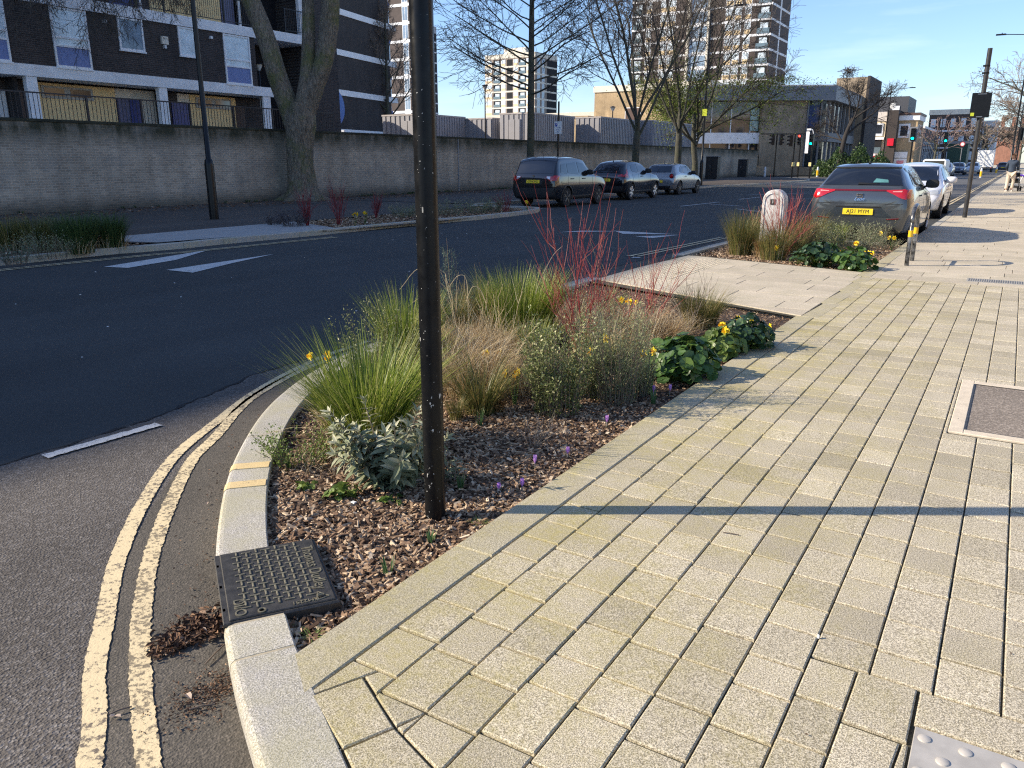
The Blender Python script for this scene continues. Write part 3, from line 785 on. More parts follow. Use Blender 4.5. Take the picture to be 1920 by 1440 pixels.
def round_leaves(b, P, N, R, v=.5, rng=None, cup=.15, point=.35, D=None):
    """broad heart-shaped leaves lying roughly across N"""
    P = np.asarray(P, float); n = len(P); N = unit(np.asarray(N, float)); rng = rng or np.random.default_rng(0)
    A = unit(np.cross(N, rng.normal(0, 1, (n, 3)))) if D is None else unit(D - N * (D * N).sum(1, keepdims=True)); C = np.cross(N, A)
    R = np.broadcast_to(R, (n,))[:, None]
    V = [P - N * R * cup]
    for k in range(RL_N):
        a = 2 * PI * k / RL_N; q = 1 + point * max(0, math.cos(a)) ** 3 - .25 * max(0, -math.cos(a)) ** 4
        wv = rng.uniform(.9, 1.1, (n, 1)); V.append(P + (A * math.cos(a) + C * math.sin(a)) * R * q * wv + N * R * rng.uniform(-.16, .16, (n, 1)))
    V = np.stack(V, 1); b.batch(V, [(0, 1 + k, 1 + (k + 1) % RL_N) for k in range(RL_N)], v)
def rdir(n, rng, up=.5):
    d = rng.normal(0, 1, (n, 3)); d[:, 2] = np.abs(d[:, 2]) * up + up * .3; return unit(d)
g_bright = vmat('bright_green_blades', [(0, (.035, .065, .012)), (.35, (.13, .20, .025)), (.78, (.34, .40, .06)), (1, (.60, .55, .22))], .45, .35)
g_olive = vmat('olive_blades', [(0, (.05, .06, .02)), (.4, (.11, .13, .035)), (.75, (.22, .20, .06)), (1, (.40, .27, .11))], .5, .3)
g_straw = vmat('straw_blades', [(0, (.19, .12, .05)), (.35, (.42, .29, .14)), (.7, (.66, .52, .30)), (1, (.84, .74, .52))], .6, .3)
g_brown = vmat('brown_blades', [(0, (.10, .05, .02)), (.5, (.24, .13, .05)), (.8, (.38, .22, .09)), (1, (.20, .22, .06))], .6, .25)
g_dark = vmat('dark_green_blades', [(0, (.03, .06, .02)), (.5, (.06, .11, .03)), (1, (.12, .16, .05))], .5, .3)  # the plants' own dark green
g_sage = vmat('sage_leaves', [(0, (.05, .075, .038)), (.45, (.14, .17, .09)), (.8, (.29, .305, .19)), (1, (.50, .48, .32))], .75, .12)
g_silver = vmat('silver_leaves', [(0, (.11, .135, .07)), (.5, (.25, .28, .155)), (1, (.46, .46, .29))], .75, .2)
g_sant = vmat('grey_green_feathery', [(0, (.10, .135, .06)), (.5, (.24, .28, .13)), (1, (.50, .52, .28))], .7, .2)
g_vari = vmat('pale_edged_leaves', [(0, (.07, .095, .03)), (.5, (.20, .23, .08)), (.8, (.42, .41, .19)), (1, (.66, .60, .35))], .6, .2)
g_broad = vmat('broad_leaves', [(0, (.035, .075, .022)), (.5, (.07, .14, .032)), (1, (.16, .24, .05))], .38, .22, .5)
g_broadd = vmat('dark_broad_leaves', [(0, (.022, .050, .022)), (.6, (.045, .09, .035)), (1, (.09, .15, .06))], .36, .18, .5)
g_lime = vmat('lime_leaves', [(0, (.10, .16, .03)), (1, (.26, .34, .08))], .5, .3)
g_red = vmat('red_stems', [(0, (.15, .02, .02)), (.5, (.33, .04, .04)), (1, (.46, .19, .14))], .45)
g_redd = vmat('dull_red_stems', [(0, (.10, .015, .02)), (1, (.26, .03, .035))], .5)
g_twig = vmat('grey_twigs', [(0, (.10, .07, .05)), (1, (.34, .28, .22))], .7)
g_rose = vmat('blue_green_needles', [(0, (.05, .09, .06)), (1, (.16, .24, .16))], .6, .15)
m_yfl = vmat('daffodil_petals', [(0, (.80, .55, .015)), (1, (.90, .74, .04))], .5, .3)
m_ofl = vmat('daffodil_trumpets', [(0, (.85, .42, .01)), (1, (.85, .55, .02))], .5, .3)
m_pfl = vmat('crocus_petals', [(0, (.55, .24, .72)), (1, (.85, .55, .92))], .5, .4)
m_stalk = vmat('pale_stalk', [(0, (.40, .36, .30)), (1, (.6, .55, .48))], .5, .4)
GRP = {}
def plant_root(name, loc, label, cat, group=None): return root(name, loc, 0, label, cat, group)
def tuft(spec, label, mat=None, n=700, lean=.6, width=.0045, droop=.3, name='grass_tuft', cat='grass tuft', group=None, seed=0, rs=1., dead=.12, hv=.45, z=GL):
    x, y, h, r = spec; h *= 1.12; rg = np.random.default_rng(seed + int(abs(x * 97) + y * 31))
    p = plant_root(name, (x, y, z), label, cat, group)
    b = B(); blades(b, n, r * rs, h, rg, lean, width, droop, .38, hv); b.build('blades', mat or g_bright, p)
    if dead: b = B(); blades(b, int(n * dead), r * rs, h * .6, rg, lean * 1.5, width, .5, .5, .5); b.build('dead_blades', g_straw, p)
    return p
def stems_up(rg, n, spread, h, k=5, wob=.05, c=(0, 0), base=.04, hv=.35, lean=1.):
    a = rg.uniform(0, 2 * PI, n); H = h * (1 - hv * rg.uniform(0, 1, n)); t = np.linspace(0, 1, k)
    le = spread * rg.uniform(.05, 1, n) ** .8 * lean
    P = np.zeros((n, k, 3)); P[:, :, 0] = c[0] + (base * np.cos(a))[:, None] + (le * np.cos(a))[:, None] * t ** 1.2; P[:, :, 1] = c[1] + (base * np.sin(a))[:, None] + (le * np.sin(a))[:, None] * t ** 1.2
    P[:, :, 2] = H[:, None] * t; P[:, 1:] += rg.normal(0, wob * .3, (n, k - 1, 3)) * h * .3; P[:, 0, 2] = -.03
    return P
def sage(spec, label, seed=1, n=14, name='sage_plant', leafl=.075, leafw=.022, mat=None, group=None):
    x, y, h, r = spec; rg = np.random.default_rng(seed); p = plant_root(name, (x, y, GL), label, 'shrub', group)
    S = stems_up(rg, n, r * .95, h, 6, .08, base=r * .1, hv=.5)
    b = B(); b.tubes(S, np.repeat(np.linspace(.0035, .002, 6)[None], n, 0), 5, v=.6); b.build('stems', g_twig, p)
    b = B()
    for s in S:
        L_ = resample(s, .020); m = len(L_)
        for i in range(2, m):
            d = unit(L_[i] - L_[i - 1]); a0 = i * 1.57 + rg.uniform(-.3, .3); f = i / m
            side = unit(np.cross(d, [0.3, .2, 1.])); o = np.cross(d, side)
            k = 2 if f < .93 else 5
            for j in range(k):
                a = a0 + j * 2 * PI / k; q = math.cos(a) * side + math.sin(a) * o
                dd = q * (1.0 if f < .9 else .6) + d * (.45 if f < .9 else 1.1); le = leafl * (.55 + .6 * math.sin(PI * min(f, .95))) * rg.uniform(.7, 1.15)
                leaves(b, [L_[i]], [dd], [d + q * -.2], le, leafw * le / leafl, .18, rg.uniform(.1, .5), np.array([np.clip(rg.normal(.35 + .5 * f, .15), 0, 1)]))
    b.build('leaves', mat or g_sage, p); return p
def bushy(spec, label, mat, n=2600, ll=.016, lw=.006, seed=1, name='shrub', twigs=60, flat=.9, group=None, cat='shrub', hollow=.05, vtop=.3, z=GL):
    """dome of fine leaves on upright twigs"""
    x, y, h, r = spec; h *= 1.22; r *= 1.12; rg = np.random.default_rng(seed); p = plant_root(name, (x, y, z), label, cat, group)
    S = stems_up(rg, twigs, r * .62, h, 6, .12, base=r * .42, hv=.6)
    b = B(); b.tubes(S, np.repeat(np.linspace(.003, .001, 6)[None], twigs, 0), 4, v=.3); b.build('stems', g_twig, p)
    i = rg.integers(0, twigs, n); t = hollow + (1 - hollow) * rg.uniform(0, 1, n) ** .8; f = t * 4.999; j = f.astype(int); f = f - j
    P = S[i, j] * (1 - f)[:, None] + S[i, j + 1] * f[:, None] + rg.normal(0, r * .07, (n, 3))
    P[:, 2] = np.maximum(P[:, 2], .01)
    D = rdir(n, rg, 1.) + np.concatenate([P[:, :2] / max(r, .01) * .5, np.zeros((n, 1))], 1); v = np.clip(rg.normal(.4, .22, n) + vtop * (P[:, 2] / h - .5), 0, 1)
    b = B(); leaves(b, P, D, rdir(n, rg, 1.), ll * rg.uniform(.6, 1.3, n), lw, .1, .1, v); b.build('leaves', mat, p); return p
def broadleaf(spec, label, mat=None, n=90, lr=.05, seed=1, name='broad_leaved_plant', z=GL, group=None):
    x, y, h, r = spec; rg = np.random.default_rng(seed); p = plant_root(name, (x, y, z), label, 'leafy plant', group)
    a = rg.uniform(0, 2 * PI, n); q = np.sqrt(rg.uniform(0, 1, n)); zz = h * (.25 + .75 * rg.uniform(0, 1, n) ** .7) * (1 - .45 * q ** 2)
    P = np.stack([r * q * np.cos(a), r * q * np.sin(a), zz], 1)
    N = np.stack([np.cos(a) * q * .9, np.sin(a) * q * .9, np.ones(n)], 1) + rg.normal(0, .38, (n, 3)); 
    v = np.clip(rg.normal(.45, .25, n), 0, 1)
    b = B(); round_leaves(b, P, N, lr * rg.uniform(.55, 1.2, n), v, rg, .22); b.build('leaves', mat or g_broad, p)
    b = B(); T = np.zeros((n, 3, 3)); T[:, 2] = P; T[:, 0] = P * .25; T[:, 0, 2] = -.01; T[:, 1] = (T[:, 0] + T[:, 2]) / 2 + [0, 0, .02]; b.tubes(T, np.full((n, 3), .0022), 4, v=.4); b.build('stalks', g_lime, p); return p
def dogwood(spec, label, mat=None, n=22, seed=1, rad_=.0048, br=3, name='dogwood', z=GL, spread=1., group=None, tips=True):
    x, y, h, r = spec; rg = np.random.default_rng(seed); p = plant_root(name, (x, y, z), label, 'shrub', group)
    S = stems_up(rg, n, r * spread, h, 7, .07, base=r * .10, hv=.55); S[:, 1:] += np.cumsum(rg.normal(0, .016 * h, (n, 6, 3)), 1) * [1, 1, .3]; b = B()
    b.tubes(S, np.repeat(np.linspace(rad_, rad_ * .5, 7)[None], n, 0), 6, v=np.repeat(rg.uniform(.2, 1, n)[:, None], 42, 1))
    T = []
    for s in S:
        for k in range(br):
            i = rg.integers(2, 6); d = unit(s[i] - s[i - 1]); q = unit(rg.normal(0, 1, 3) + [0, 0, .6]); L_ = h * rg.uniform(.12, .38)
            t = np.linspace(0, 1, 5)[:, None]; T.append(s[i] + (d * .75 + q * .7) * L_ * t + np.array([0, 0, 1.]) * L_ * .25 * t ** 2 + rg.normal(0, .006, (5, 3)) * t)
    T = np.array(T); b.tubes(T, np.repeat(np.linspace(rad_ * .55, rad_ * .22, 5)[None], len(T), 0), 5, v=np.repeat(rg.uniform(.1, .9, len(T))[:, None], 25, 1))
    b.build('stems', mat or g_red, p, True); return p
def daffodil(x, y, h, label, flowers=1, seed=0, nleaf=7, z=GL, size=1., group='daffodils in the planting beds', face=None, leafh=.8):
    rg = np.random.default_rng(seed + 11); p = plant_root('daffodil', (x, y, z), label, 'flower', group)
    b = B(); blades(b, nleaf, .05, h * leafh, rg, .35, .010, .1, .3, .3, 5); b.build('leaves', g_daff, p)
    for k in range(flowers):
        a = rg.uniform(0, 2 * PI); q = np.array([math.cos(a), math.sin(a)]) * (.02 + .035 * k); hh = h * rg.uniform(.85, 1.)
        st = np.array([(q[0] * .2, q[1] * .2, 0), (q[0] * .6, q[1] * .6, hh * .5), (q[0], q[1], hh)]); fd = np.array([-.45 + rg.normal(0, .5), -.8 + rg.normal(0, .3), .15]) if face is None else np.array(face, float)
        fd = unit(fd); fs = plant_root('flower', (0, 0, 0), None, None); fs.parent = p
        c = st[-1] + fd * .012
        b = B(); b.tube(np.vstack([st, c]), .0026, 5); b.build('stem', g_lime, fs)
        A = unit(np.cross(fd, [0, 0, 1.])); C = np.cross(A, fd); ang = np.arange(6) * PI / 3 + rg.uniform(0, 1)
        D = np.cos(ang)[:, None] * A + np.sin(ang)[:, None] * C + fd * .12
        b = B(); leaves(b, np.repeat(c[None], 6, 0), D, np.repeat(fd[None], 6, 0), .027 * size, .017 * size, .08, .05, rg.uniform(.3, 1, 6), (.4, .75), (1., .8)); b.build('petals', m_yfl, fs)
        b = B(); ring = []
        for r_, hh_ in ((.006, 0), (.0075, .012), (.0105, .020)):
            ring += [c + fd * hh_ * size + (A * math.cos(2 * PI * i / 10) + C * math.sin(2 * PI * i / 10)) * r_ * size for i in range(10)]
        b.add(ring, [(j * 10 + i, j * 10 + (i + 1) % 10, (j + 1) * 10 + (i + 1) % 10, (j + 1) * 10 + i) for j in range(2) for i in range(10)], .5); b.build('trumpet', m_ofl, fs)
    return p
g_daff = vmat('daffodil_leaves', [(0, (.05, .11, .04)), (1, (.12, .21, .08))], .45, .3)
def crocus(x, y, h, label, seed=0, lean=(0, 0), dark=0., z=GL):
    rg = np.random.default_rng(seed + 5); p = plant_root('crocus', (x, y, z), label, 'flower', 'crocuses in the bark')
    top = np.array([lean[0], lean[1], h * .5]); b = B(); b.tube([(0, 0, -.01), top * .6, top], .0026, 6); b.build('stem', m_stalk, p)
    ang = np.arange(6) * PI / 3; D = np.stack([np.cos(ang) * .33, np.sin(ang) * .33, np.ones(6)], 1)
    b = B(); leaves(b, np.repeat(top[None], 6, 0) , D, -np.stack([np.cos(ang), np.sin(ang), np.zeros(6)], 1), h * .62, .019, .15, -.12, rg.uniform(0, 1, 6) * (1 - dark), (.45, .75), (1., .9)); b.build('petals', m_pfl, p)
    b = B(); blades(b, 5, .01, h * .6, rg, .7, .0022, .3, .3); b.build('leaves', g_dark, p); return p

# ---------------- first bed
tuft((-2.722,2.937,0.6,0.452), 'wide bright green rushy tuft hanging over the granite kerb', n=1200, lean=.82, width=.0066, droop=.10, seed=1, hv=.4)
tuft((-3.482,4.183,0.669,0.283), 'upright green tuft directly behind the scuffed black post', n=650, lean=.5, width=.0062, seed=2, hv=.35, rs=1.2)
tuft((-3.394,5.559,0.606,0.383), 'large dense fresh green tuft beside the red stems', n=1700, lean=.55, width=.0062, seed=3, droop=.12, hv=.4, rs=1.7)
tuft((-2.565,3.741,0.412,0.241), 'olive tuft fanning out beside the post at mid height', g_olive, n=380, lean=1.0, width=.0055, seed=4)
tuft((-3.041,4.912,0.266,0.111), 'small upright tan tuft in front of the dense green tuft', g_straw, n=420, lean=.35, width=.003, seed=5, dead=0, rs=1.2)
tuft((-2.483,3.792,0.157,0.1), 'low brown tuft near the yellow flowers', g_brown, n=300, lean=.8, width=.003, seed=6, dead=.2)
tuft((-2.595,3.542,0.178,0.093), 'short brownish green tuft at the foot of the tall post', g_olive, n=260, lean=.6, width=.003, seed=7)
tuft((-2.318,6.971,0.413,0.307), 'olive and brown tuft near the end of the first bed', g_olive, n=900, lean=.85, width=.0042, seed=8, rs=1.2)
tuft((-3.62,6.517,0.459,0.153), 'dark green tuft standing behind the red stems', g_dark, n=500, lean=.35, width=.0045, seed=9, rs=1.3)
def dry_mass(spec, label, n, seed, mat=None, lean=.9, name='dry_grass', w=.0032, hv=.7):
    x, y, h, r = spec; h *= 1.3; rg = np.random.default_rng(seed); p = plant_root(name, (x, y, GL), label, 'dry grass')
    b = B(); blades(b, int(n * .8), r * 1.25, h, rg, lean, w, .7, 1.0, hv, 6, leanp=.5, tangle=1.); b.build('blades', mat or g_straw, p); return p
dry_mass((-2.844,4.107,0.533,0.193), 'tangle of tan and russet dead grass beside the post', 2600, 21, w=.0032)
dry_mass((-3.276,4.577,0.358,0.176), 'tan dead grass tangle behind the olive tuft', 1500, 22)
dry_mass((-2.525,5.644,0.449,0.319), 'orange tan dead grass behind the red stemmed shrub', 2800, 23, lean=.8)
dry_mass((-2.479,6.253,0.345,0.274), 'pale dead grass below the second red stemmed shrub', 2200, 24)
dry_mass((-2.734,2.658,0.156,0.161), 'thin straw spilling below the wide rushy tuft', 260, 25, w=.0022)
sage((-2.275,2.588,0.39,0.266), 'grey green sage with long felted leaves in front of the post', 31, n=30, leafl=.074, leafw=.027)
sage((-2.071,2.791,0.169,0.076), 'small grey sage sprig poking out from behind the post base', 32, n=6, leafl=.05, leafw=.013)
sage((-3.567,5.331,0.149,0.133), 'low pale sage under the dense green tuft', 33, n=8, leafl=.04, leafw=.012)
sage((-3.069,5.762,0.183,0.18), 'small grey leaved sage at the foot of the red stems', 34, n=8, leafl=.04, leafw=.012)
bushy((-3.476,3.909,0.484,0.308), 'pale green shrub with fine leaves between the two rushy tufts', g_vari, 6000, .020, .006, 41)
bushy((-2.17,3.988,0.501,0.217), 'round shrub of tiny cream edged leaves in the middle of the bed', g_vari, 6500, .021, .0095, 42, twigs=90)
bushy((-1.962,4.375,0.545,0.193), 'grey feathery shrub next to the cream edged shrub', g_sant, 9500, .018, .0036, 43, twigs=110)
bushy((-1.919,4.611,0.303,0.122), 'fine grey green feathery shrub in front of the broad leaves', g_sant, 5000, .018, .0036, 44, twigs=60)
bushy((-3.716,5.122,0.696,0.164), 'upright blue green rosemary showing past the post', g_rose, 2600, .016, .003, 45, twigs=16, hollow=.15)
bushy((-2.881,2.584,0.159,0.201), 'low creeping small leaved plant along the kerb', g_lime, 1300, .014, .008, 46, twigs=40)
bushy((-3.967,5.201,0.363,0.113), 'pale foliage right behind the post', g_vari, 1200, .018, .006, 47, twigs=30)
broadleaf((-1.814,5.108,0.329,0.25), 'glossy green plant with broad leaves shading the edging stones', None, 300, .040, 51)
broadleaf((-1.773,5.863,0.251,0.185), 'yellow green broad leaved clump between two darker ones', vmat('yellowish_leaves', [(0, (.06, .11, .025)), (1, (.20, .27, .06))], .4, .25), 170, .034, 52)
broadleaf((-1.667,6.18,0.318,0.202), 'dark green broad leaved plant nearest the end of the first bed', g_broadd, 220, .034, 53)
broadleaf((-2.385,2.377,0.078,0.074), 'small light green lobed plant on the bark in front of the sage', g_lime, 26, .022, 54, 'seedling')
broadleaf((-2.604,2.361,0.04,0.056), 'tiny green seedling near the kerb stone', g_lime, 12, .018, 55, 'seedling')
broadleaf((-2.159,2.451,0.043,0.059), 'sparse dull green seedling to one side of the post base', g_broad, 10, .020, 56, 'seedling')
dogwood((-2.777,5.487,1.062,0.319), 'leafless shrub with vivid red stems in the first bed', n=18, seed=61, rad_=.0034, br=7, spread=1.0)
dogwood((-2.579,6.317,0.87,0.302), 'thinner red stemmed leafless shrub beside the slab crossing', n=16, seed=62, rad_=.0032, br=3, spread=1.8)
dogwood((-2.343,6.731,0.573,0.239), 'bare brown twiggy shrub standing over the olive tuft', g_twig, 9, 63, .003, 3, 'bare_shrub', spread=1.7)
dogwood((-1.997,3.409,0.217,0.156), 'small dead pale twiggy shrub on the bark', g_twig, 9, 64, .0028, 4, 'dead_shrub', spread=1.3)
dogwood((-3.394,5.559,0.43,0.113), 'brown dry twigs poking through the dense green tuft', g_twig, 6, 65, .003, 2, 'dead_shrub', spread=1.2)
# tall bent straw stalks
def stalk(pts, label, r=.0028, mat=None):
    p = plant_root('dry_stalk', (pts[0][0], pts[0][1], GL), label, 'dry stalk', 'tall straw stalks beside the post')
    q = np.array(pts, float); q = q - np.array([pts[0][0], pts[0][1], 0]); P = smooth_line(q, 5)
    b = B(); b.tube(P, np.linspace(r, r * .45, len(P)), 6, .8); b.build('stem', mat or g_straw, p, True)
S0 = (-3.149,4.477); S1 = (-3.303,4.56); S2 = (-3.093,4.691); S3 = (-3.075,4.437)
stalk([(*S0, 0), (S0[0] - .01, S0[1], .35), (S0[0] - .02, S0[1], .66), (S0[0] - .07, S0[1] - .03, .70), (S0[0] - .13, S0[1] - .06, .62)], 'tall straw stalk bent over at its tip like a hook')
stalk([(*S1, 0), (S1[0] - .02, S1[1], .30), (S1[0] - .10, S1[1], .60), (S1[0] - .13, S1[1], .70), (S1[0] - .25, S1[1] - .13, .73), (S1[0] - .37, S1[1] - .2, .58)], 'long straw blade arching out past the post, the higher of two')
stalk([(*S1, 0), (S1[0] - .04, S1[1], .30), (S1[0] - .10, S1[1], .50), (S1[0] - .22, S1[1] - .12, .53), (S1[0] - .34, S1[1] - .19, .44)], 'shorter straw blade arching out past the post, the lower of two', .0022)
stalk([(*S2, 0), (S2[0] - .02, S2[1], .28), (S2[0] - .07, S2[1] - .02, .54), (S2[0] - .13, S2[1] - .06, .60), (S2[0] - .17, S2[1] - .09, .50)], 'straw stalk with a curled tip in front of the dense green tuft')
stalk([(*S3, 0), (S3[0] + .02, S3[1], .30), (S3[0] - .01, S3[1] + .05, .52), (S3[0] - .2, S3[1] - .1, .54)], 'brownish straw stalk with a sideways blade', .0022, g_brown)
S4 = (-3.337,5.594)
stalk([(*S4, 0), (S4[0] + .05, S4[1] + .03, .4), (S4[0] + .16, S4[1] + .1, .70), (S4[0] + .24, S4[1] + .14, .80)], 'thick brown seed stalk among the red stems', .004, g_twig)
# daffodils
for i, (x, y, h, f, lb) in enumerate([
    (*(-3.575,3.505), .30, 3, 'bunch of three yellow daffodils seen above the wide tuft by the kerb'),
    (*(-2.88,4.281), .23, 1, 'single yellow daffodil in the tan grass near the post'),
    (*(-2.788,4.339), .23, 1, 'small yellow daffodil in front of the tan tuft'),
    (*(-2.47,3.991), .22, 3, 'cluster of daffodils low on the bark by the brown tuft'),
    (*(-2.16,4.39), .33, 1, 'daffodil at the edge of the cream edged shrub'),
    (*(-2.182,4.625), .34, 2, 'pair of daffodils in front of the red stems'),
    (*(-1.966,4.729), .32, 1, 'daffodil between the feathery shrubs'),
    (*(-1.861,4.677), .32, 2, 'daffodils with dark leaves at the edge of the broad leaved plant'),
    (*(-2.92,6.509), .28, 1, 'pale daffodil beside the slab crossing'),
    (*(-2.78,6.513), .28, 3, 'daffodil group behind the orange tan dead grass'),
    (*(-1.88,6.269), .20, 2, 'daffodils between the broad leaved clumps'),
    (*(-1.832,6.535), .20, 1, 'daffodil at the back of the dark broad leaved plant'),
    (*(-1.766,5.868), .24, 3, 'daffodil bunch in front of the yellow green clump'),
    (*(-1.676,6.396), .25, 1, 'daffodil above the end of the dark broad leaves'),
    (*(-1.983,2.72), .13, 0, 'flowerless daffodil shoots right beside the post base'),
    (*(-1.762,1.963), .115, 0, 'short flowerless daffodil shoots on open bark near the drain box'),
    (*(-1.788,2.245), .08, 0, 'thin pale shoot on the bark in front of the post'),
    (*(-2.861,2.495), .13, 0, 'dark green flowerless shoots close to the kerb stone'),
    (*(-2.43,3.532), .15, 0, 'dark flowerless shoots between the brown tufts'),
    (*(-1.741,4.447), .16, 0, 'dark leaf shoots in front of the broad leaved plant'),
    (*(-2.287,4.381), .16, 0, 'green leaf shoots below the cream edged shrub'),
    (*(-1.674,6.883), .10, 1, 'low daffodil on bare bark at the end of the bed')]):
    daffodil(x, y, h, lb, f, i, 9 if f else 11, size=1.2 if f else 1)
for i, (x, y, h, lb, ln) in enumerate([
    (*(-1.808,4.61), .075, 'purple crocus in front of the broad leaved plant, the one closer to the post', (0, 0)),
    (*(-1.732,4.685), .075, 'purple crocus beside its neighbour in front of the broad leaves', (.006, 0)),
    (*(-1.799,3.893), .072, 'purple crocus alone on the bark near the edging', (0, .004)),
    (*(-1.757,3.339), .066, 'purple crocus midway along the edging stones', (.004, 0)),
    (*(-1.822,3.128), .075, 'slender purple crocus among fallen twigs', (0, 0)),
    (*(-1.745,2.847), .070, 'leaning purple crocus close to the edging', (.016, .008)),
    (*(-1.793,2.796), .055, 'closed dark violet crocus bent towards the post', (-.02, -.008))]):
    crocus(x, y, h, lb, i, ln)
def weed(spec, label, seed, n=24): 
    x, y, h, r = spec; rg = np.random.default_rng(seed); p = plant_root('weed', (x, y, GL), label, 'weed'); b = B(); blades(b, n, r, h, rg, 1.4, .004, .5, .3, .4, 6); b.build('blades', g_lime, p)
weed((-1.717,2.475,0.049,0.067), 'fresh green weed on the edging beside the bark', 2)
weed((-1.694,1.523,0.058,0.051), 'yellow green weed in the corner behind the drain box', 3)
weed(((-1.819,1.503)[0], (-1.819,1.503)[1], .045, .04), 'bright grass weed growing against the iron drain box', 4, 20)

for k_, (sp_, lb_n) in enumerate((((-3.025,4.351,0.784,0.204), 'upright dry straw stems beside the post'), ((-3.043,4.722,0.629,0.176), 'scattered dry straw stems in front of the dense green tuft'), ((-2.649,6.024,0.716,0.338), 'thin dry stems around the red shrubs'))): dogwood(sp_, lb_n, g_straw, 13, 190 + k_, .0022, 2, 'straw_plant', spread=1.2)
dry_mass((-3.11,4.681,0.417,0.235), 'tan grass filling the space before the dense green tuft', 1600, 36, lean=.6)
dry_mass((-3.553,4.895,0.319,0.21), 'pale tan grass right of the post', 1300, 37, lean=.6)
dry_mass((-3.26,5.642,0.318,0.158), 'brown dead grass between the green tuft and the red stems', 800, 38, g_brown, lean=.5)
tuft((-2.844,4.847,0.397,0.176), 'fresh green tuft between the tan grass and the cream edged shrub', g_bright, n=420, lean=.6, width=.0055, seed=56)
tuft((-3.366,4.341,0.388,0.153), 'green tuft right behind the post at its middle', g_bright, n=380, lean=.6, width=.0055, seed=57)
tuft((-2.566,5.84,0.288,0.153), 'green tuft between the two red shrubs', g_bright, n=300, lean=.6, width=.005, seed=58)
tuft((-4.061,5.94,0.445,0.272), 'green tuft at the road edge of the bed behind the straw stems', g_olive, n=800, lean=.6, width=.0055, seed=59, rs=1.3)
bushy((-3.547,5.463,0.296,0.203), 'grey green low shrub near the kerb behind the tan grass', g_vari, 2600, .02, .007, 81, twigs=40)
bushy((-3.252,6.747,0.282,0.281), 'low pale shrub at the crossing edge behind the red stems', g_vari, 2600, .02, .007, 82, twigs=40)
# ---------------- second bed
tuft((-3.702,12.931,0.779,0.347), 'olive rushy tuft at the crossing corner of the second bed', g_olive, n=900, lean=.5, width=.005, seed=11, rs=1.3)
tuft((-3.658,13.712,0.693,0.318), 'dark green rushy tuft behind the corner tuft', g_dark, n=600, lean=.5, width=.005, seed=12, rs=1.3)
tuft((-3.366,12.962,0.254,0.154), 'short straw coloured tuft cut back in front of the red stems', g_straw, n=300, lean=.5, width=.004, seed=13, rs=1.3, dead=0)
tuft((-3.028,14.936,0.653,0.43), 'green and brown rushy tuft beside the marker stone', g_olive, n=700, lean=.5, width=.005, seed=14, rs=1.3)
tuft((-2.763,15.549,0.442,0.392), 'fresh green tuft behind the second bed under the car plate', g_bright, n=600, lean=.5, width=.005, seed=15, rs=1.3)
tuft((-3.026,13.912,0.589,0.359), 'brownish tuft between red stems and grey shrub', g_brown, n=500, lean=.6, width=.004, seed=16, rs=1.3)
dogwood((-3.024,12.832,1.075,0.398), 'dense bright red stemmed shrub in front of the marker stone', n=34, seed=66, rad_=.0045, br=3, spread=1.1)
dogwood((-4.067,15.085,0.682,0.3), 'sparse red stemmed shrub in the corner of the second bed', n=14, seed=67, rad_=.005, br=3, spread=1.4)
dogwood((-3.737,17.276,0.755,0.443), 'reddish brown twiggy shrub between the marker and the car', g_redd, 16, 68, .005, 3, spread=1.6)
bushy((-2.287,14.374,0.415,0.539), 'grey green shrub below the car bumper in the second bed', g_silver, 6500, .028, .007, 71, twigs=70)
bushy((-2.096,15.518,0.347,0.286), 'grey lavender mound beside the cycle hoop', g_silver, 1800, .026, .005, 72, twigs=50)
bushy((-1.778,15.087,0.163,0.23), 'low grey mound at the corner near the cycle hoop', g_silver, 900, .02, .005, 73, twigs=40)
broadleaf((-2.303,12.047,0.38,0.347), 'dark broad leaved plant in the middle of the second bed', g_broadd, 220, .045, 57)
broadleaf((-1.777,11.7,0.348,0.275), 'light green round leaved plant at the front corner of the second bed', g_broad, 150, .045, 58)
broadleaf((-2.637,12.202,0.196,0.119), 'small green leafy sprout next to the red stems', g_broad, 24, .03, 59)
for i, (px, lb) in enumerate([((-2.975,12.375), 'daffodil by the foot of the bright red stems'), ((-2.042,12.21), 'daffodils above the dark broad leaves of the second bed'), ((-1.735,12.402), 'orange centred daffodils beside the round leaved plant'), ((-2.003,15.797), 'daffodil beside the car bumper'), ((-2.115,13.744), 'daffodil in front of the grey green shrub'), ((-1.7,14.936), 'low daffodil at the bed corner by the hoop')]):
    daffodil(px[0], px[1], .22, lb, 3 if i == 2 else 2, 40 + i, 8, size=1.6)

tuft((-3.298,12.831,0.351,0.212), 'tawny tuft directly in front of the marker stone', g_brown, n=900, lean=.5, width=.005, seed=17, rs=1.4)
tuft((-2.916,13.244,0.422,0.214), 'olive tuft at the foot of the bright red stems', g_olive, n=500, lean=.5, width=.005, seed=18, rs=1.4)
tuft((-3.058,12.482,0.723,0.369), 'green and tan tuft hiding the foot of the marker stone', g_olive, n=520, lean=.5, width=.005, seed=19, rs=1.3)
bushy((-2.649,13.957,0.384,0.355), 'green shrub in the middle of the second bed', g_vari, 2600, .024, .008, 78, twigs=50)
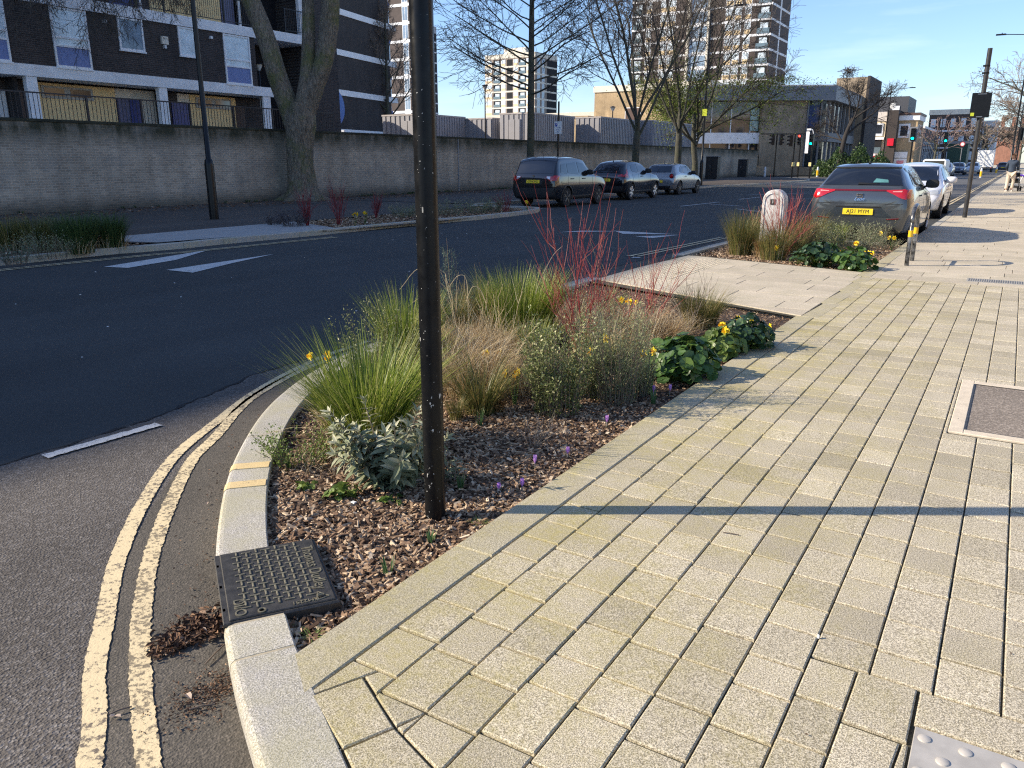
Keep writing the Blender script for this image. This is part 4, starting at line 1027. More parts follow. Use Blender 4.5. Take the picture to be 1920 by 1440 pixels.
# more of the first bed's under-planting
tuft((-3.89,5.248,0.496,0.203), 'thin olive tuft behind the tan dead grass', g_olive, n=700, lean=.6, width=.004, seed=51, rs=1.4)
tuft((-2.704,4.669,0.251,0.132), 'yellowish tuft between the green tuft and the cream edged shrub', g_olive, n=500, lean=.6, width=.0035, seed=52, rs=1.4)
tuft((-2.412,5.117,0.28,0.176), 'thin green tuft beside the foot of the red stems', g_olive, n=600, lean=.7, width=.0035, seed=53, rs=1.4)
tuft((-2.236,5.824,0.302,0.17), 'brownish tuft behind the broad leaved plant', g_brown, n=600, lean=.7, width=.0035, seed=54, rs=1.4)
tuft((-3.098,3.114,0.347,0.168), 'lime tuft nearest the kerb stone', g_bright, n=420, lean=1.0, width=.006, seed=55)
dry_mass((-2.644,4.231,0.288,0.158), 'loose tan grass between the post and the cream edged shrub', 1100, 26, lean=.8)
dry_mass((-3.391,6.359,0.323,0.297), 'tan grass behind the red stems', 1500, 27, lean=.7)
dry_mass((-4.062,5.141,0.363,0.203), 'straw coloured grass behind the post', 1000, 28, lean=.6)
bushy((-2.172,4.382,0.282,0.137), 'small cream edged shrub joining the larger one', g_vari, 3600, .017, .007, 79, twigs=50)
dogwood((-2.726,5.976,0.716,0.248), 'slender red stems between the two red shrubs', n=10, seed=69, rad_=.0032, br=4, spread=1.4)
dry_mass((-3.412,13.866,0.402,0.273), 'tan grass at the foot of the marker stone', 500, 29, lean=.8)
# ---------------- far side beds (in shade)
for i, (px, lb, m, n) in enumerate([
    ((-14.299,6.953,0.619,0.429), 'brown seed-headed tuft at the end of the far planting bed', g_olive, 800),
    ((-13.917,7.192,0.636,0.497), 'olive feathery tuft second along the far bed', g_olive, 900),
    ((-13.025,7.366,0.707,0.419), 'large deep green tuft in the far bed', g_dark, 1300),
    ((-13.138,7.978,0.656,0.391), 'dense deep green tuft at the crossing end of the far bed', g_dark, 1300),
    ((-13.649,7.36,0.601,0.316), 'pale thin grass between the far tufts', g_olive, 600)]):
    tuft(px, lb, m, n, lean=.55, width=.009, seed=20 + i, rs=1.4, z=-.03)
bushy((-12.973,6.856,0.336,0.468), 'low grey leaved mound in front of the far tufts', g_silver, 1500, .03, .009, 74, z=-.03)
bushy((-12.574,6.124,0.237,0.279), 'small dark mound at the kerb of the far bed', g_rose, 700, .03, .009, 75, z=-.03)
bushy((-13.924,12.872,0.38,0.365), 'dark purplish shrub by the far crossing', vmat('purple_leaves', [(0, (.03, .025, .035)), (1, (.07, .06, .07))], .5), 1500, .04, .012, 76, z=-.03)
bushy((-14.645,12.969,0.268,0.249), 'small dark shrub next to the purplish one across the road', vmat('purple_leaves', [(0, (.03, .025, .035)), (1, (.07, .06, .07))], .5), 700, .04, .012, 77, z=-.03)
for i, (px, lb) in enumerate([((-13.758,13.155,0.786,0.135), 'dull red stemmed shrub across the road near the purplish shrub'), ((-13.479,13.886,0.95,0.214), 'tall dark red stemmed shrub across the road in front of the big tree'), ((-14.32,16.133,0.658,0.169), 'thin red stemmed shrub across the road right of the big tree'), ((-12.86,20.28,0.617,0.357), 'dusky red shrub behind the black estate car')]):
    dogwood(px, lb, g_redd, 16, 80 + i, .007, 5, z=-.03, spread=1.3)
for i, (px, lb) in enumerate([((-13.988,16.828,0.308,0.431), 'grey green mound across the road beside the post'), ((-13.412,18.221,0.378,0.523), 'grey leaved bush in the far bed past the post'), ((-13.177,19.199,0.375,0.385), 'grey leaved bush in the far bed, middle of three'), ((-13.196,20.069,0.402,0.318), 'grey leaved bush touching the dusky red shrub')]):
    bushy(px, lb, g_silver, 1200, .04, .012, 90 + i, z=-.03)
for i, px in enumerate([(-12.95,13.842), (-12.967,14.205), (-12.482,20.823)]):
    daffodil(px[0], px[1], .30, ['yellow daffodils across the road under the tall red shrub', 'yellow daffodils across the road, a step along from the red shrub', 'yellow daffodils by the black car bumper'][i], 3, 60 + i, 10, z=-.03, size=2.)

# ---------------- bark mulch, gutter litter
def chips(b, P, rg, L_=(.012, .035), W_=(.004, .011), T_=.004, z=0., tilt=.35):
    n = len(P); a = rg.uniform(0, 2 * PI, n); l = rg.uniform(*L_, n); w_ = rg.uniform(*W_, n); t_ = rg.uniform(.4, 1., n) * T_
    D = np.stack([np.cos(a), np.sin(a), rg.normal(0, tilt, n)], 1); D = unit(D); S = unit(np.cross(D, rg.normal(0, .3, (n, 3)) + [0, 0, 1.])); N = np.cross(S, D)
    c = np.stack([P[:, 0], P[:, 1], z + rg.uniform(0, .012, n)], 1)
    V = np.zeros((n, 8, 3)); k = 0
    for sz in (-1, 1):
        for sx, sy in ((-1, -1), (1, -1), (1, 1), (-1, 1)):
            tp = rg.uniform(.55, 1., n)
            V[:, k] = c + D * (sx * l / 2 * tp)[:, None] + S * (sy * w_ / 2 * tp)[:, None] + N * (sz * t_ / 2)[:, None]; k += 1
    b.batch(V, [(3, 2, 1, 0), (4, 5, 6, 7), (0, 1, 5, 4), (1, 2, 6, 5), (2, 3, 7, 6), (3, 0, 4, 7)], np.clip(rg.beta(1.5, 2.1, n), 0, 1))
m_chip = vmat('bark_chips', [(0, (.032, .017, .010)), (.18, (.11, .06, .033)), (.42, (.28, .17, .10)), (.68, (.56, .40, .25)), (1, (.80, .66, .48))], .85, nsc=60)
rg = np.random.default_rng(99)
b = B()
P = rg.uniform((-4.4, 1.3), (-1.62, 8.9), (90000, 2)); P = P[in_poly(P, BED1)]
dn = np.hypot(P[:, 0] + 1.9, P[:, 1] - 1.9); keep = rg.uniform(0, 1, len(P)) < np.clip(2.2 / (dn + .6), .28, 1)
P = P[keep]; chips(b, P, rg, z=GL - .004)
P = rg.uniform((-3., 1.3), (-1.62, 4.5), (26000, 2)); P = P[in_poly(P, BED1)]; chips(b, P, rg, (.020, .062), (.008, .021), .007, z=GL + .001, tilt=.4)
P = rg.uniform((-4.4, 11.3), (-1.55, 15.8), (12000, 2)); P = P[in_poly(P, BED2)]; chips(b, P, rg, (.03, .07), (.01, .025), .01, z=GL)
P = rg.uniform((-15, -4), (-12.6, 22), (14000, 2)); P = P[in_poly(P, BED3) | in_poly(P, BED4)]; chips(b, P, rg, (.05, .12), (.02, .04), .015, z=-.02)
tag(b.build('bark_mulch', m_chip), 'brown and tan bark chips covering the planting beds', 'mulch', kind='stuff')
# dead leaves in the gutter and by the drain
m_lf = vmat('dead_leaves', [(0, (.045, .025, .016)), (.5, (.14, .07, .035)), (.85, (.30, .18, .10)), (1, (.55, .45, .36))], .8)
b = B()
cx, cy = (-2.13,1.467); c2 = np.array((-2.128,1.271))
n = 900; u_ = rg.uniform(0, 1, n) ** 1.3; P = np.array([cx, cy]) * (1 - u_)[:, None] + c2 * u_[:, None] + rg.normal(0, 1, (n, 2)) * (.02 + .03 * (1 - u_))[:, None]
P3 = np.concatenate([P, R0 + .008 + rg.uniform(0, .016, (n, 1)) * (1.1 - u_)[:, None]], 1); leaves(b, P3, rg.normal(0, 1, (n, 3)) * [1, 1, .35], rdir(n, rg, 1.), rg.uniform(.012, .034, n), rg.uniform(.006, .015, n), .25, .2, rg.beta(1.4, 2.2, n))
n = 700; P = np.array((-1.823,1.228)) + rg.normal(0, 1, (n, 2)) * [.05, .08]; P3 = np.concatenate([P, np.full((n, 1), R0 + .006)], 1)
leaves(b, P3, rg.normal(0, 1, (n, 3)) * [1, 1, .1], rdir(n, rg, 1.), rg.uniform(.004, .015, n), .005, .2, .1, rg.beta(1.4, 2.2, n))
for px, s in (((-1.871,1.181), .03), ((-2.924,1.824), .02), ((-2.967,2.102), .018), ((-1.968,1.0), .02), ((-1.939,1.019), .02)):
    leaves(b, [(px[0], px[1], R0 + .01)], [rg.normal(0, 1, 3) * [1, 1, .1]], [(0, 0, 1)], s, s * .7, .3, .2, .95)
n = 420; ii = rg.integers(near_i((-1.868,1.344)), near_i((-4.4, 7)), n); q = KL[ii] - NN[ii] * KS * np.abs(rg.normal(.02, .10, n))[:, None]
P3 = np.concatenate([q, np.full((n, 1), R0 + .009)], 1); leaves(b, P3, rg.normal(0, 1, (n, 3)) * [1, 1, .1], rdir(n, rg, 1.), rg.uniform(.006, .016, n), .006, .2, .1, rg.beta(1.4, 2.2, n))
P = rg.uniform((-1.4, .9), (1., 10.5), (90, 2)); P3 = np.concatenate([P, np.full((90, 1), .004)], 1)
leaves(b, P3, rg.normal(0, 1, (90, 3)) * [1, 1, .1], rdir(90, rg, 1.), rg.uniform(.004, .012, 90), .004, .2, .1, rg.beta(1.2, 2.2, 90))
tag(b.build('fallen_leaves', m_lf), 'heap of brown dead leaves against the drain box and scattered along the gutter', 'leaf litter', kind='stuff')
# loose twigs and gravel
b = B()
for px, a, l in (((-1.945,1.303), 1.9, .12), ((-1.805,1.142), .9, .07), ((-1.979,1.007), 1.2, .06)):
    b.tube([(px[0], px[1], R0 + .009), (px[0] + math.cos(a) * l * .5, px[1] + math.sin(a) * l * .5, R0 + .012), (px[0] + math.cos(a) * l, px[1] + math.sin(a) * l, R0 + .008)], .0025, 5, .2)
px = (-0.773,2.867); b.tube([(px[0] - .03, px[1], .004), (px[0], px[1] + .004, .006), (px[0] + .03, px[1] + .01, .004)], .002, 5, .1)
P = rg.uniform((-2.2, .6), (-1.5, 1.3), (1, 2))
tag(b.build('fallen_twigs', g_twig), 'thin dark twigs lying in the gutter and on the paving', 'twigs', kind='stuff')
# white stones and litter on the road
b = B(); P = rg.uniform((-12, 1), (-5, 24), (46, 2)); n = len(P)
for p in P:
    s = rg.uniform(.004, .010); b.box(p[0] - s, p[0] + s, p[1] - s * .8, p[1] + s * .8, R0, R0 + s * .5, bev=s * .2)
for px, s in (((-0.33,2.318), .0035), ((-2.289,2.349), .012)): b.box(px[0] - s, px[0] + s, px[1] - s, px[1] + s * .6, -.06 if px[0] < -1.65 else 0, .012 if px[0] > -1.65 else -.02, bev=.002)
tag(b.build('white_grit', m_white), 'scattered white stone chips on the dark asphalt', 'grit', kind='stuff')
# moss in the paving joints

# ================================================================ CARS
m_tyre = plain('tyre_rubber', (.018, .018, .018), .85, var=.2)
m_well = plain('wheel_well_black', (.008, .008, .008), .9)
m_glass = plain('tinted_car_glass', (.010, .012, .016), .03, var=.3, sc=2, spec=.8, coat=.3)
m_trim = plain('black_car_trim', (.018, .018, .019), .5)
m_alloy = plain('alloy_wheel', (.50, .50, .50), .3, .8)
m_alloyd = plain('dark_alloy_wheel', (.10, .10, .105), .35, .7)
m_redl = plain('red_lamp_lens', (.45, .006, .008), .12, spec=.8, coat=.8)
m_redd = plain('dark_red_lamp_strip', (.13, .004, .006), .2, coat=.6)
m_clear = plain('clear_lamp_lens', (.60, .62, .62), .1, .3, coat=.8)
m_orl = plain('orange_lamp_lens', (.40, .14, .02), .2, coat=.6)
m_plate = plain('yellow_number_plate', (.85, .62, .02), .4, var=.04)
m_char = plain('plate_black', (.01, .01, .01), .5)
m_chrome = plain('chrome', (.62, .62, .63), .12, 1.)
m_gap = plain('panel_gap', (.004, .004, .005), .8)
def paintm(name, col, metal=.5, rough=.3): return plain(name, col, rough, metal, var=.04, sc=3, coat=1., spec=.6)
def eval_mesh(me, mods):
    o = bpy.data.objects.new('tmp', me); COL.objects.link(o); mods(o)
    dg = bpy.context.evaluated_depsgraph_get(); dg.update(); r = bpy.data.meshes.new_from_object(o.evaluated_get(dg)); bpy.data.objects.remove(o); return r
def car(name, loc, rz, label, st, paint, wheels, wr, group, rimm=None, spokes=5, sill=None, parts=None, archm=None, cat='car', lower=None, rimstyle=0, crease=.62):
    """st rows: y, zbot, wlow, wmid, zmid, wbelt, zbelt, wtop, ztop"""
    r = root(name, loc, rz, label, cat, group)
    V = []; K = 15
    for (y, zb, wl, wm, zm, wb, zl, wt, zt) in st:
        half = [(0, zb), (wl * .92, zb), (wl, zb + .05), (wm, zm), (wm, zm + (zl - zm) * .55), (wb, zl), (wb + (wt - wb) * .72, zl + (zt - zl) * .74), (wt, zt - .02 - (zt - zl) * .05), (wt * .55, zt + .005)]
        ring = half + [(0, zt + .012)] + [(-x, z) for x, z in half[::-1][:-1]]
        V += [(x, y, z) for x, z in ring]; K = len(ring)
    F = []; ns = len(st)
    for j in range(ns - 1):
        for i in range(K): F.append((j * K + i, (j + 1) * K + i, (j + 1) * K + (i + 1) % K, j * K + (i + 1) % K))
    F += [tuple(range(K)), tuple(range((ns - 1) * K, ns * K))[::-1]]
    me = bpy.data.meshes.new('body'); me.from_pydata(V, [], F); me.validate()
    bm = bmesh.new(); bm.from_mesh(me); bmesh.ops.recalc_face_normals(bm, faces=bm.faces); bm.to_mesh(me); bm.free()
    ca_ = me.attributes.new('crease_edge', 'FLOAT', 'EDGE')
    val = np.zeros(len(me.edges), np.float32)
    for e in me.edges:
        a_, c_ = e.vertices; ia, ic = a_ % K, c_ % K
        if ia == ic and ia in (5, 7, K - 5, K - 7): val[e.index] = crease if ia in (5, K - 5) else crease * .8
        if ia == ic and ia in (1, 2, K - 1, K - 2): val[e.index] = .4
    ca_.data.foreach_set('value', val)
    def m1(o):
        s = o.modifiers.new('s', 'SUBSURF'); s.levels = 3; s.render_levels = 3
    body = eval_mesh(me, m1)
    bm = bmesh.new(); bm.from_mesh(body); bvh = BVHTree.FromBMesh(bm)
    body.materials.clear(); body.materials.append(paint); body.materials.append(m_well)
    # wheel openings
    cutters = []
    for (wy, ax) in wheels:
        cb = B(); cb.lathe([(wr * 1.16, -1.2), (wr * 1.16, 1.2)], n=40, axis='x', c=(0, wy, wr)); cm = cb.mesh('c'); cm.materials.append(m_well); cm.materials.append(m_well)
        b2 = bmesh.new(); b2.from_mesh(cm); bmesh.ops.recalc_face_normals(b2, faces=b2.faces)
        for f in b2.faces: f.material_index = 1
        b2.to_mesh(cm); b2.free(); co = bpy.data.objects.new('c', cm); COL.objects.link(co); cutters.append(co)
    def m2(o):
        for c in cutters:
            q = o.modifiers.new('b', 'BOOLEAN'); q.object = c; q.operation = 'DIFFERENCE'; q.solver = 'EXACT'
            try: q.material_mode = 'INDEX'
            except Exception: pass
    body2 = eval_mesh(body, m2)
    for c in cutters: bpy.data.objects.remove(c)
    if len(body2.polygons) < 100: body2 = body
    for p in body2.polygons: p.use_smooth = True
    body2.set_sharp_from_angle(angle=rad(55)) if hasattr(body2, 'set_sharp_from_angle') else None
    body2.name = 'body'; bo = bpy.data.objects.new('body', body2); COL.objects.link(bo); bo.parent = r
    def cast(a, c, axis):
        if axis == 'R': o, d = Vector((3, a, c)), Vector((-1, 0, 0))
        elif axis == 'L': o, d = Vector((-3, a, c)), Vector((1, 0, 0))
        elif axis == 'B': o, d = Vector((a, -2, c)), Vector((0, 1, 0))
        elif axis == 'F': o, d = Vector((a, 8, c)), Vector((0, -1, 0))
        else: o, d = Vector((a, c, 4)), Vector((0, 0, -1))
        h = bvh.ray_cast(o, d)
        return (h[0], h[1], d) if h[0] is not None else None
    def patch(pname, poly, axis, mat, off=.006, nr=8, nc=12, parent=None, th=.012, byx=False):
        """cover a convex outline on the body surface; outline (a, z)"""
        P = [(p[1], p[0]) if byx else (p[0], p[1]) for p in poly]
        lo, hi = min(p[1] for p in P), max(p[1] for p in P); rows = []
        for k in range(nr + 1):
            z = lo + (hi - lo) * (k / nr) ; z = min(max(z, lo + 1e-4), hi - 1e-4); xs = []
            for i in range(len(P)):
                (x1, z1), (x2, z2) = P[i - 1], P[i]
                if (z1 <= z < z2) or (z2 <= z < z1): xs.append(x1 + (x2 - x1) * (z - z1) / (z2 - z1))
            if len(xs) < 2: continue
            rows.append([( (z, min(xs) + (max(xs) - min(xs)) * j / nc) if byx else (min(xs) + (max(xs) - min(xs)) * j / nc, z)) for j in range(nc + 1)])
        Vt, Vb, ok = [], [], True; last = None
        for row in rows:
            for a, c in row:
                h = cast(a, c, axis)
                if h is None:
                    if last is None: h = (Vector((a, 0, c)) if axis in 'BF' else Vector((0, a, c)), Vector((0, 0, 1)), Vector((0, 0, 0)))
                    else:
                        q = last[0].copy()
                        if axis in 'BF': q.x, q.z = a, c
                        elif axis in 'RL': q.y, q.z = a, c
                        h = (q, last[1], last[2])
                last = h; n = h[1] if h[1].dot(h[2]) < 0 else -h[1]
                Vt.append(h[0] + n * off); Vb.append(h[0] - n * th)
        m = nc + 1; R = len(rows); n0 = R * m
        F = [(i * m + j, i * m + j + 1, (i + 1) * m + j + 1, (i + 1) * m + j) for i in range(R - 1) for j in range(nc)]
        edge = list(range(m)) + [i * m + m - 1 for i in range(1, R)] + [(R - 1) * m + j for j in range(m - 2, -1, -1)] + [i * m for i in range(R - 2, 0, -1)]
        for k in range(len(edge)): a_, c_ = edge[k], edge[(k + 1) % len(edge)]; F.append((a_, c_, c_ + n0, a_ + n0))
        pb = B(); pb.add([tuple(v) for v in Vt + Vb], F); return pb.build(pname, mat, parent or r, True, True)
    def both(pname, poly, mat, **k):
        patch(pname, poly, 'R', mat, **k); patch(pname, poly, 'L', mat, **k)
    # wheels
    for (wy, ax) in wheels:
        for sx in (-1, 1):
            wroot = root('wheel', (sx * ax, wy, wr)); wroot.parent = r; q = wr * .68
            tb = B(); tb.lathe([(q * .98, -.10), (wr * .95, -.105), (wr, -.07), (wr, .07), (wr * .95, .105), (q * .98, .10)], n=36, axis='x'); tb.build('tyre', m_tyre, wroot, True)
            rb = B(); s = sx
            rb.lathe([(q, -.09 * s), (q, .095 * s), (q * .93, .10 * s), (q * .90, .05 * s), (q * .88, -.02 * s)] if True else [], n=32, axis='x')
            for k in range(spokes):
                a = 2 * PI * k / spokes + .3; ca, sa = math.cos(a), math.sin(a)
                for da in ((-.14, .14) if rimstyle else (0,)):
                    cb, sb = math.cos(a + da), math.sin(a + da)
                    rb.tube([(.075 * s, .03 * ca, .03 * sa), (.088 * s, q * .5 * (ca + cb) / 2, q * .5 * (sa + sb) / 2), (.085 * s, q * .95 * cb, q * .95 * sb)], [.050, .040, .034] if not rimstyle else [.036, .030, .028], 6)
            rb.lathe([(.05, .06 * s), (.05, .095 * s), (.02, .10 * s)], n=14, axis='x'); rb.build('rim', rimm or m_alloy, wroot, True)
            db = B(); db.lathe([(q * .9, -.03 * s), (q * .9, .03 * s)], n=24, axis='x'); db.build('brake_disc', m_char, wroot)
    # arch lips
    if archm:
        for (wy, ax) in wheels:
            for sd in 'RL':
                ab = B(); Vt = []; nn = 22; a0, a1 = -.25, PI + .25
                for k in range(nn + 1):
                    a = a0 + (a1 - a0) * k / nn
                    for rr, of in ((1.13, -.02), (1.14, .016), (1.26, .014), (1.28, -.01)):
                        y_, z_ = wy + wr * rr * math.cos(a), wr + wr * rr * math.sin(a); h = cast(y_, max(z_, st[3][1] + .03), sd)
                        x_ = h[0].x if h else (1 if sd == 'R' else -1) * st[4][3]; Vt.append((x_ + (of if sd == 'R' else -of), y_, max(z_, .16)))
                ab.add(Vt, [(k * 4 + j, k * 4 + j + 1, k * 4 + j + 5, k * 4 + j + 4) for k in range(nn) for j in range(3)]); ab.build('wheel_arch', archm, r, True, True)
    if parts: parts(r, patch, both, cast)
    bm.free(); return r
def mirrors(r, y, z, x, mat, big=1.):
    for s in (-1, 1):
        b = B(); b.tube([(s * (x - .08), y, z - .05), (s * (x + .02), y - .01, z - .01)], .022, 8)
        nv = b.n; b.lathe([(.02, -.085), (.085, -.08), (.10, -.06), (.098, .0), (.07, .05), (.02, .075)], n=16, axis='y', c=(0, 0, 0))
        V_ = b.V[-1]; ang = np.arctan2(V_[:, 2], V_[:, 0]); rr_ = np.hypot(V_[:, 0], V_[:, 2]); V_[:, 0] = np.sign(np.cos(ang)) * np.abs(np.cos(ang)) ** .6 * rr_ * 1.12 * big + s * (x + .10); V_[:, 2] = np.sign(np.sin(ang)) * np.abs(np.sin(ang)) ** .7 * rr_ * .78 * big + z + .03; V_[:, 1] += y
        b.build('wing_mirror', mat, r, True)
def plate(r, x, y, z, s, tilt=0, facing=1, w=.52, parent=None, col=None):
    m = Matrix.Translation((x, y, z)) @ Matrix.Rotation(tilt, 4, 'X')
    b = B(); b.box(-w / 2, w / 2, -.008, .004, -.055, .055, bev=.003); o = b.build('number_plate', col or m_plate, r); o.matrix_local = m
    if s: text_obj('lettering', s, .098, m_char, o, Matrix.Translation((0, -.0095, 0)) @ Matrix.Rotation(rad(90), 4, 'X'), .0012, sx=.88, spacing=1.05)
    return o
def antenna(r, y, z, h=.2, fin=False):
    b = B()
    if fin: b.tube([(0, y - .06, z), (0, y - .02, z + .045), (0, y + .08, z - .005)], [.02, .012, .02], 8)
    else: b.lathe([(.03, z - .01), (.02, z + .02), (.005, z + .025)], 0, y, 10); b.tube([(0, y, z), (0, y - h * .35, z + h)], .0045, 5)
    b.build('aerial', m_char, r, True)
def seams(both, lst, z0, z1):
    for (ya, yb) in lst: both('door_seam', [(ya - .005, z0), (ya + .005, z0), (yb + .005, z1), (yb - .005, z1)], m_gap, off=.0015, nr=10, nc=1, th=.004)
ST_HATCH = [  # y, zbot, wlow, wmid, zmid, wbelt, zbelt, wtop, ztop
    (0.00, .36, .62, .74, .50, .70, .62, .60, .70), (0.03, .30, .72, .84, .50, .80, .70, .70, .80), (.09, .26, .78, .88, .52, .84, .82, .70, .93), (.16, .24, .80, .895, .54, .86, .90, .66, 1.03),
    (.34, .22, .82, .90, .56, .87, .94, .62, 1.20), (.55, .21, .84, .90, .56, .87, .94, .60, 1.37), (.75, .20, .85, .90, .56, .875, .94, .60, 1.42), (1.3, .19, .86, .90, .55, .88, .93, .60, 1.455),
    (2.0, .19, .86, .90, .55, .88, .91, .60, 1.45), (2.55, .19, .86, .90, .55, .88, .89, .58, 1.38), (3.0, .19, .86, .90, .55, .875, .88, .62, 1.14), (3.35, .19, .86, .90, .55, .87, .86, .68, .94),
    (3.8, .20, .84, .89, .55, .84, .80, .60, .86), (4.15, .22, .80, .86, .52, .78, .70, .55, .74), (4.30, .26, .70, .78, .48, .68, .60, .50, .64), (4.36, .34, .55, .66, .45, .55, .52, .40, .56)]
def scale_st(st, L=1., W=1., H=1., tail=None):
    out = [(y * L, zb, wl * W, wm * W, zm * H, wb * W, zl * H, wt * W, zt * H) for (y, zb, wl, wm, zm, wb, zl, wt, zt) in st]
    return out
# ---- grey hatchback with the full-width lamp
ST_LEON = [
    (0.00, .36, .60, .72, .56, .68, .74, .58, .84), (0.03, .30, .70, .80, .56, .74, .86, .66, .96), (.08, .26, .76, .845, .58, .77, .98, .66, 1.06), (.15, .24, .79, .87, .60, .79, 1.03, .64, 1.14),
    (.34, .22, .82, .895, .60, .82, 1.05, .60, 1.28), (.55, .21, .84, .90, .60, .84, 1.04, .575, 1.42), (.75, .20, .85, .90, .60, .85, 1.03, .57, 1.46), (1.3, .19, .86, .90, .58, .86, 1.01, .57, 1.495)] + [tuple(q) for q in [
    (2.0, .19, .86, .90, .58, .87, .99, .58, 1.49), (2.55, .19, .86, .90, .58, .87, .96, .57, 1.42), (3.0, .19, .86, .90, .56, .87, .93, .62, 1.18), (3.35, .19, .86, .90, .55, .87, .90, .68, .98)]] + ST_HATCH[12:]
def leon_parts(r, patch, both, cast):
    patch('rear_window', [(-.68, 1.10), (.68, 1.10), (.545, 1.40), (-.545, 1.40)], 'B', m_glass, nr=12, nc=18)
    patch('spoiler', [(-.57, 1.40), (.57, 1.40), (.53, 1.45), (-.53, 1.45)], 'B', P_LEON, off=.028, nr=4, nc=14, th=.04)
    both('side_window', [(.62, 1.085), (1.05, 1.07), (1.05, 1.34), (.86, 1.28)], m_glass)
    both('side_window', [(1.10, 1.065), (1.92, 1.04), (1.92, 1.41), (1.10, 1.39)], m_glass)
    both('side_window', [(1.98, 1.04), (2.90, 1.00), (2.62, 1.24), (2.30, 1.39), (1.98, 1.41)], m_glass)
    patch('windscreen', [(-.66, 1.0), (.66, 1.0), (.55, 1.34), (-.55, 1.34)], 'F', m_glass)
    patch('lamp_strip', [(-.50, 1.00), (.50, 1.00), (.50, 1.03), (-.50, 1.03)], 'B', m_redd, off=.008, nr=2, nc=16)
    for s in (-1, 1):
        patch('tail_lamp', [(s * .44, 1.00), (s * .44, 1.03), (s * .74, 1.035), (s * .78, .96), (s * .775, .86), (s * .68, .885), (s * .56, .95)], 'B', m_redl, off=.012, nr=10, nc=10)
        sd = 'R' if s > 0 else 'L'
        patch('tail_lamp', [(.07, .87), (.08, 1.03), (.30, 1.03), (.20, .94), (.14, .88)], sd, m_redl, off=.010, nr=8, nc=6)
        patch('lamp_core', [(s * .54, .985), (s * .56, 1.005), (s * .70, 1.01), (s * .69, .985)], 'B', plain('pink_lamp_core', (.75, .30, .28), .15, coat=.8), off=.016, nr=2, nc=5)
        patch('reflector', [(s * .50, .50), (s * .50, .525), (s * .70, .535), (s * .70, .505)], 'B', m_redd, off=.012, nr=2, nc=5)
        patch('exhaust_trim', [(s * .50, .275), (s * .36, .34), (s * .60, .33), (s * .66, .275)], 'B', m_chrome, off=.012, nr=4, nc=6)
        patch('exhaust_hollow', [(s * .52, .288), (s * .42, .327), (s * .585, .320), (s * .63, .288)], 'B', m_char, off=.016, nr=4, nc=6)
    patch('diffuser', [(-.70, .25), (.70, .25), (.62, .37), (-.62, .37)], 'B', m_trim, off=.004, nr=5, nc=16)
    patch('plate_recess', [(-.58, .54), (.58, .54), (.38, .72), (-.38, .72)], 'B', plain('recess_grey', (.040, .050, .060), .3, .4, coat=1.), off=.003, nr=6, nc=14)
    patch('recess_shadow', [(-.40, .71), (.40, .71), (.38, .73), (-.38, .73)], 'B', m_gap, off=.005, nr=2, nc=10)
    plate(r, 0, cast(0, .635, 'B')[0].y - .012, .635, 'AJ21 MYM', rad(-3))
    patch('bumper_crease', [(-.74, .775), (.74, .775), (.74, .785), (-.74, .785)], 'B', m_gap, off=.002, nr=2, nc=16, th=.004)
    h = cast(0, .93, 'B'); y0 = h[0].y - .012
    b = B(); q = .055
    for zz, wd_ in ((.950, q), (.918, q), (.886, q)): b.box(-wd_, wd_, y0 - .008, y0 + .02, zz - .009, zz + .009, bev=.003)
    b.box(-q - .001, -q + .017, y0 - .007, y0 + .019, .918, .950); b.box(q - .017, q + .001, y0 - .007, y0 + .019, .886, .918); b.build('badge', m_chrome, r, True)
    text_obj('lettering', 'Leon', .085, m_chrome, r, Matrix.Translation((0, cast(0, .86, 'B')[0].y - .022, .86)) @ Matrix.Rotation(rad(82), 4, 'X'), .003, shear=.45)
    b = B(); b.add([(.47, y0 + .02, .825), (.52, y0 + .02, .83), (.53, y0 + .02, .858)], [(0, 1, 2)]); b.build('trim_badge', m_chrome, r)
    patch('wiper', [(-.06, 1.108), (.30, 1.115), (.30, 1.132), (-.06, 1.14)], 'B', m_char, off=.02, nr=2, nc=6)
    seams(both, [(1.07, 1.10), (1.95, 1.95), (2.95, 2.98)], .34, 1.02)
    for y in (1.30, 2.22): both('door_handle', [(y, .88), (y + .20, .88), (y + .20, .91), (y, .91)], P_LEON, off=.03, nr=2, nc=5)
    both('sill', [(1.15, .22), (3.05, .22), (3.05, .30), (1.15, .30)], m_trim, off=.008, nr=3, nc=16)
    mirrors(r, 2.62, 1.06, .86, m_char, 1.1); antenna(r, .78, 1.475, fin=True)
    # teal patch on the glass, standing for a thing on the parcel shelf
    patch('teal_patch', [(.18, 1.15), (.44, 1.15), (.42, 1.20), (.22, 1.22)], 'B', plain('teal_cloth', (.10, .26, .25), .3, coat=1.), off=.0075, nr=3, nc=6)
P_LEON = paintm('dark_grey_metallic', (.082, .090, .098), .5, .24)
car('parked_car', (-2.48, 16.02, R0), 0, 'dark grey hatchback with full width red lamp strip parked beyond the second bed', ST_LEON, P_LEON, [(.86, .775), (3.52, .775)], .325, 'parked cars', m_alloy, 5, parts=leon_parts)
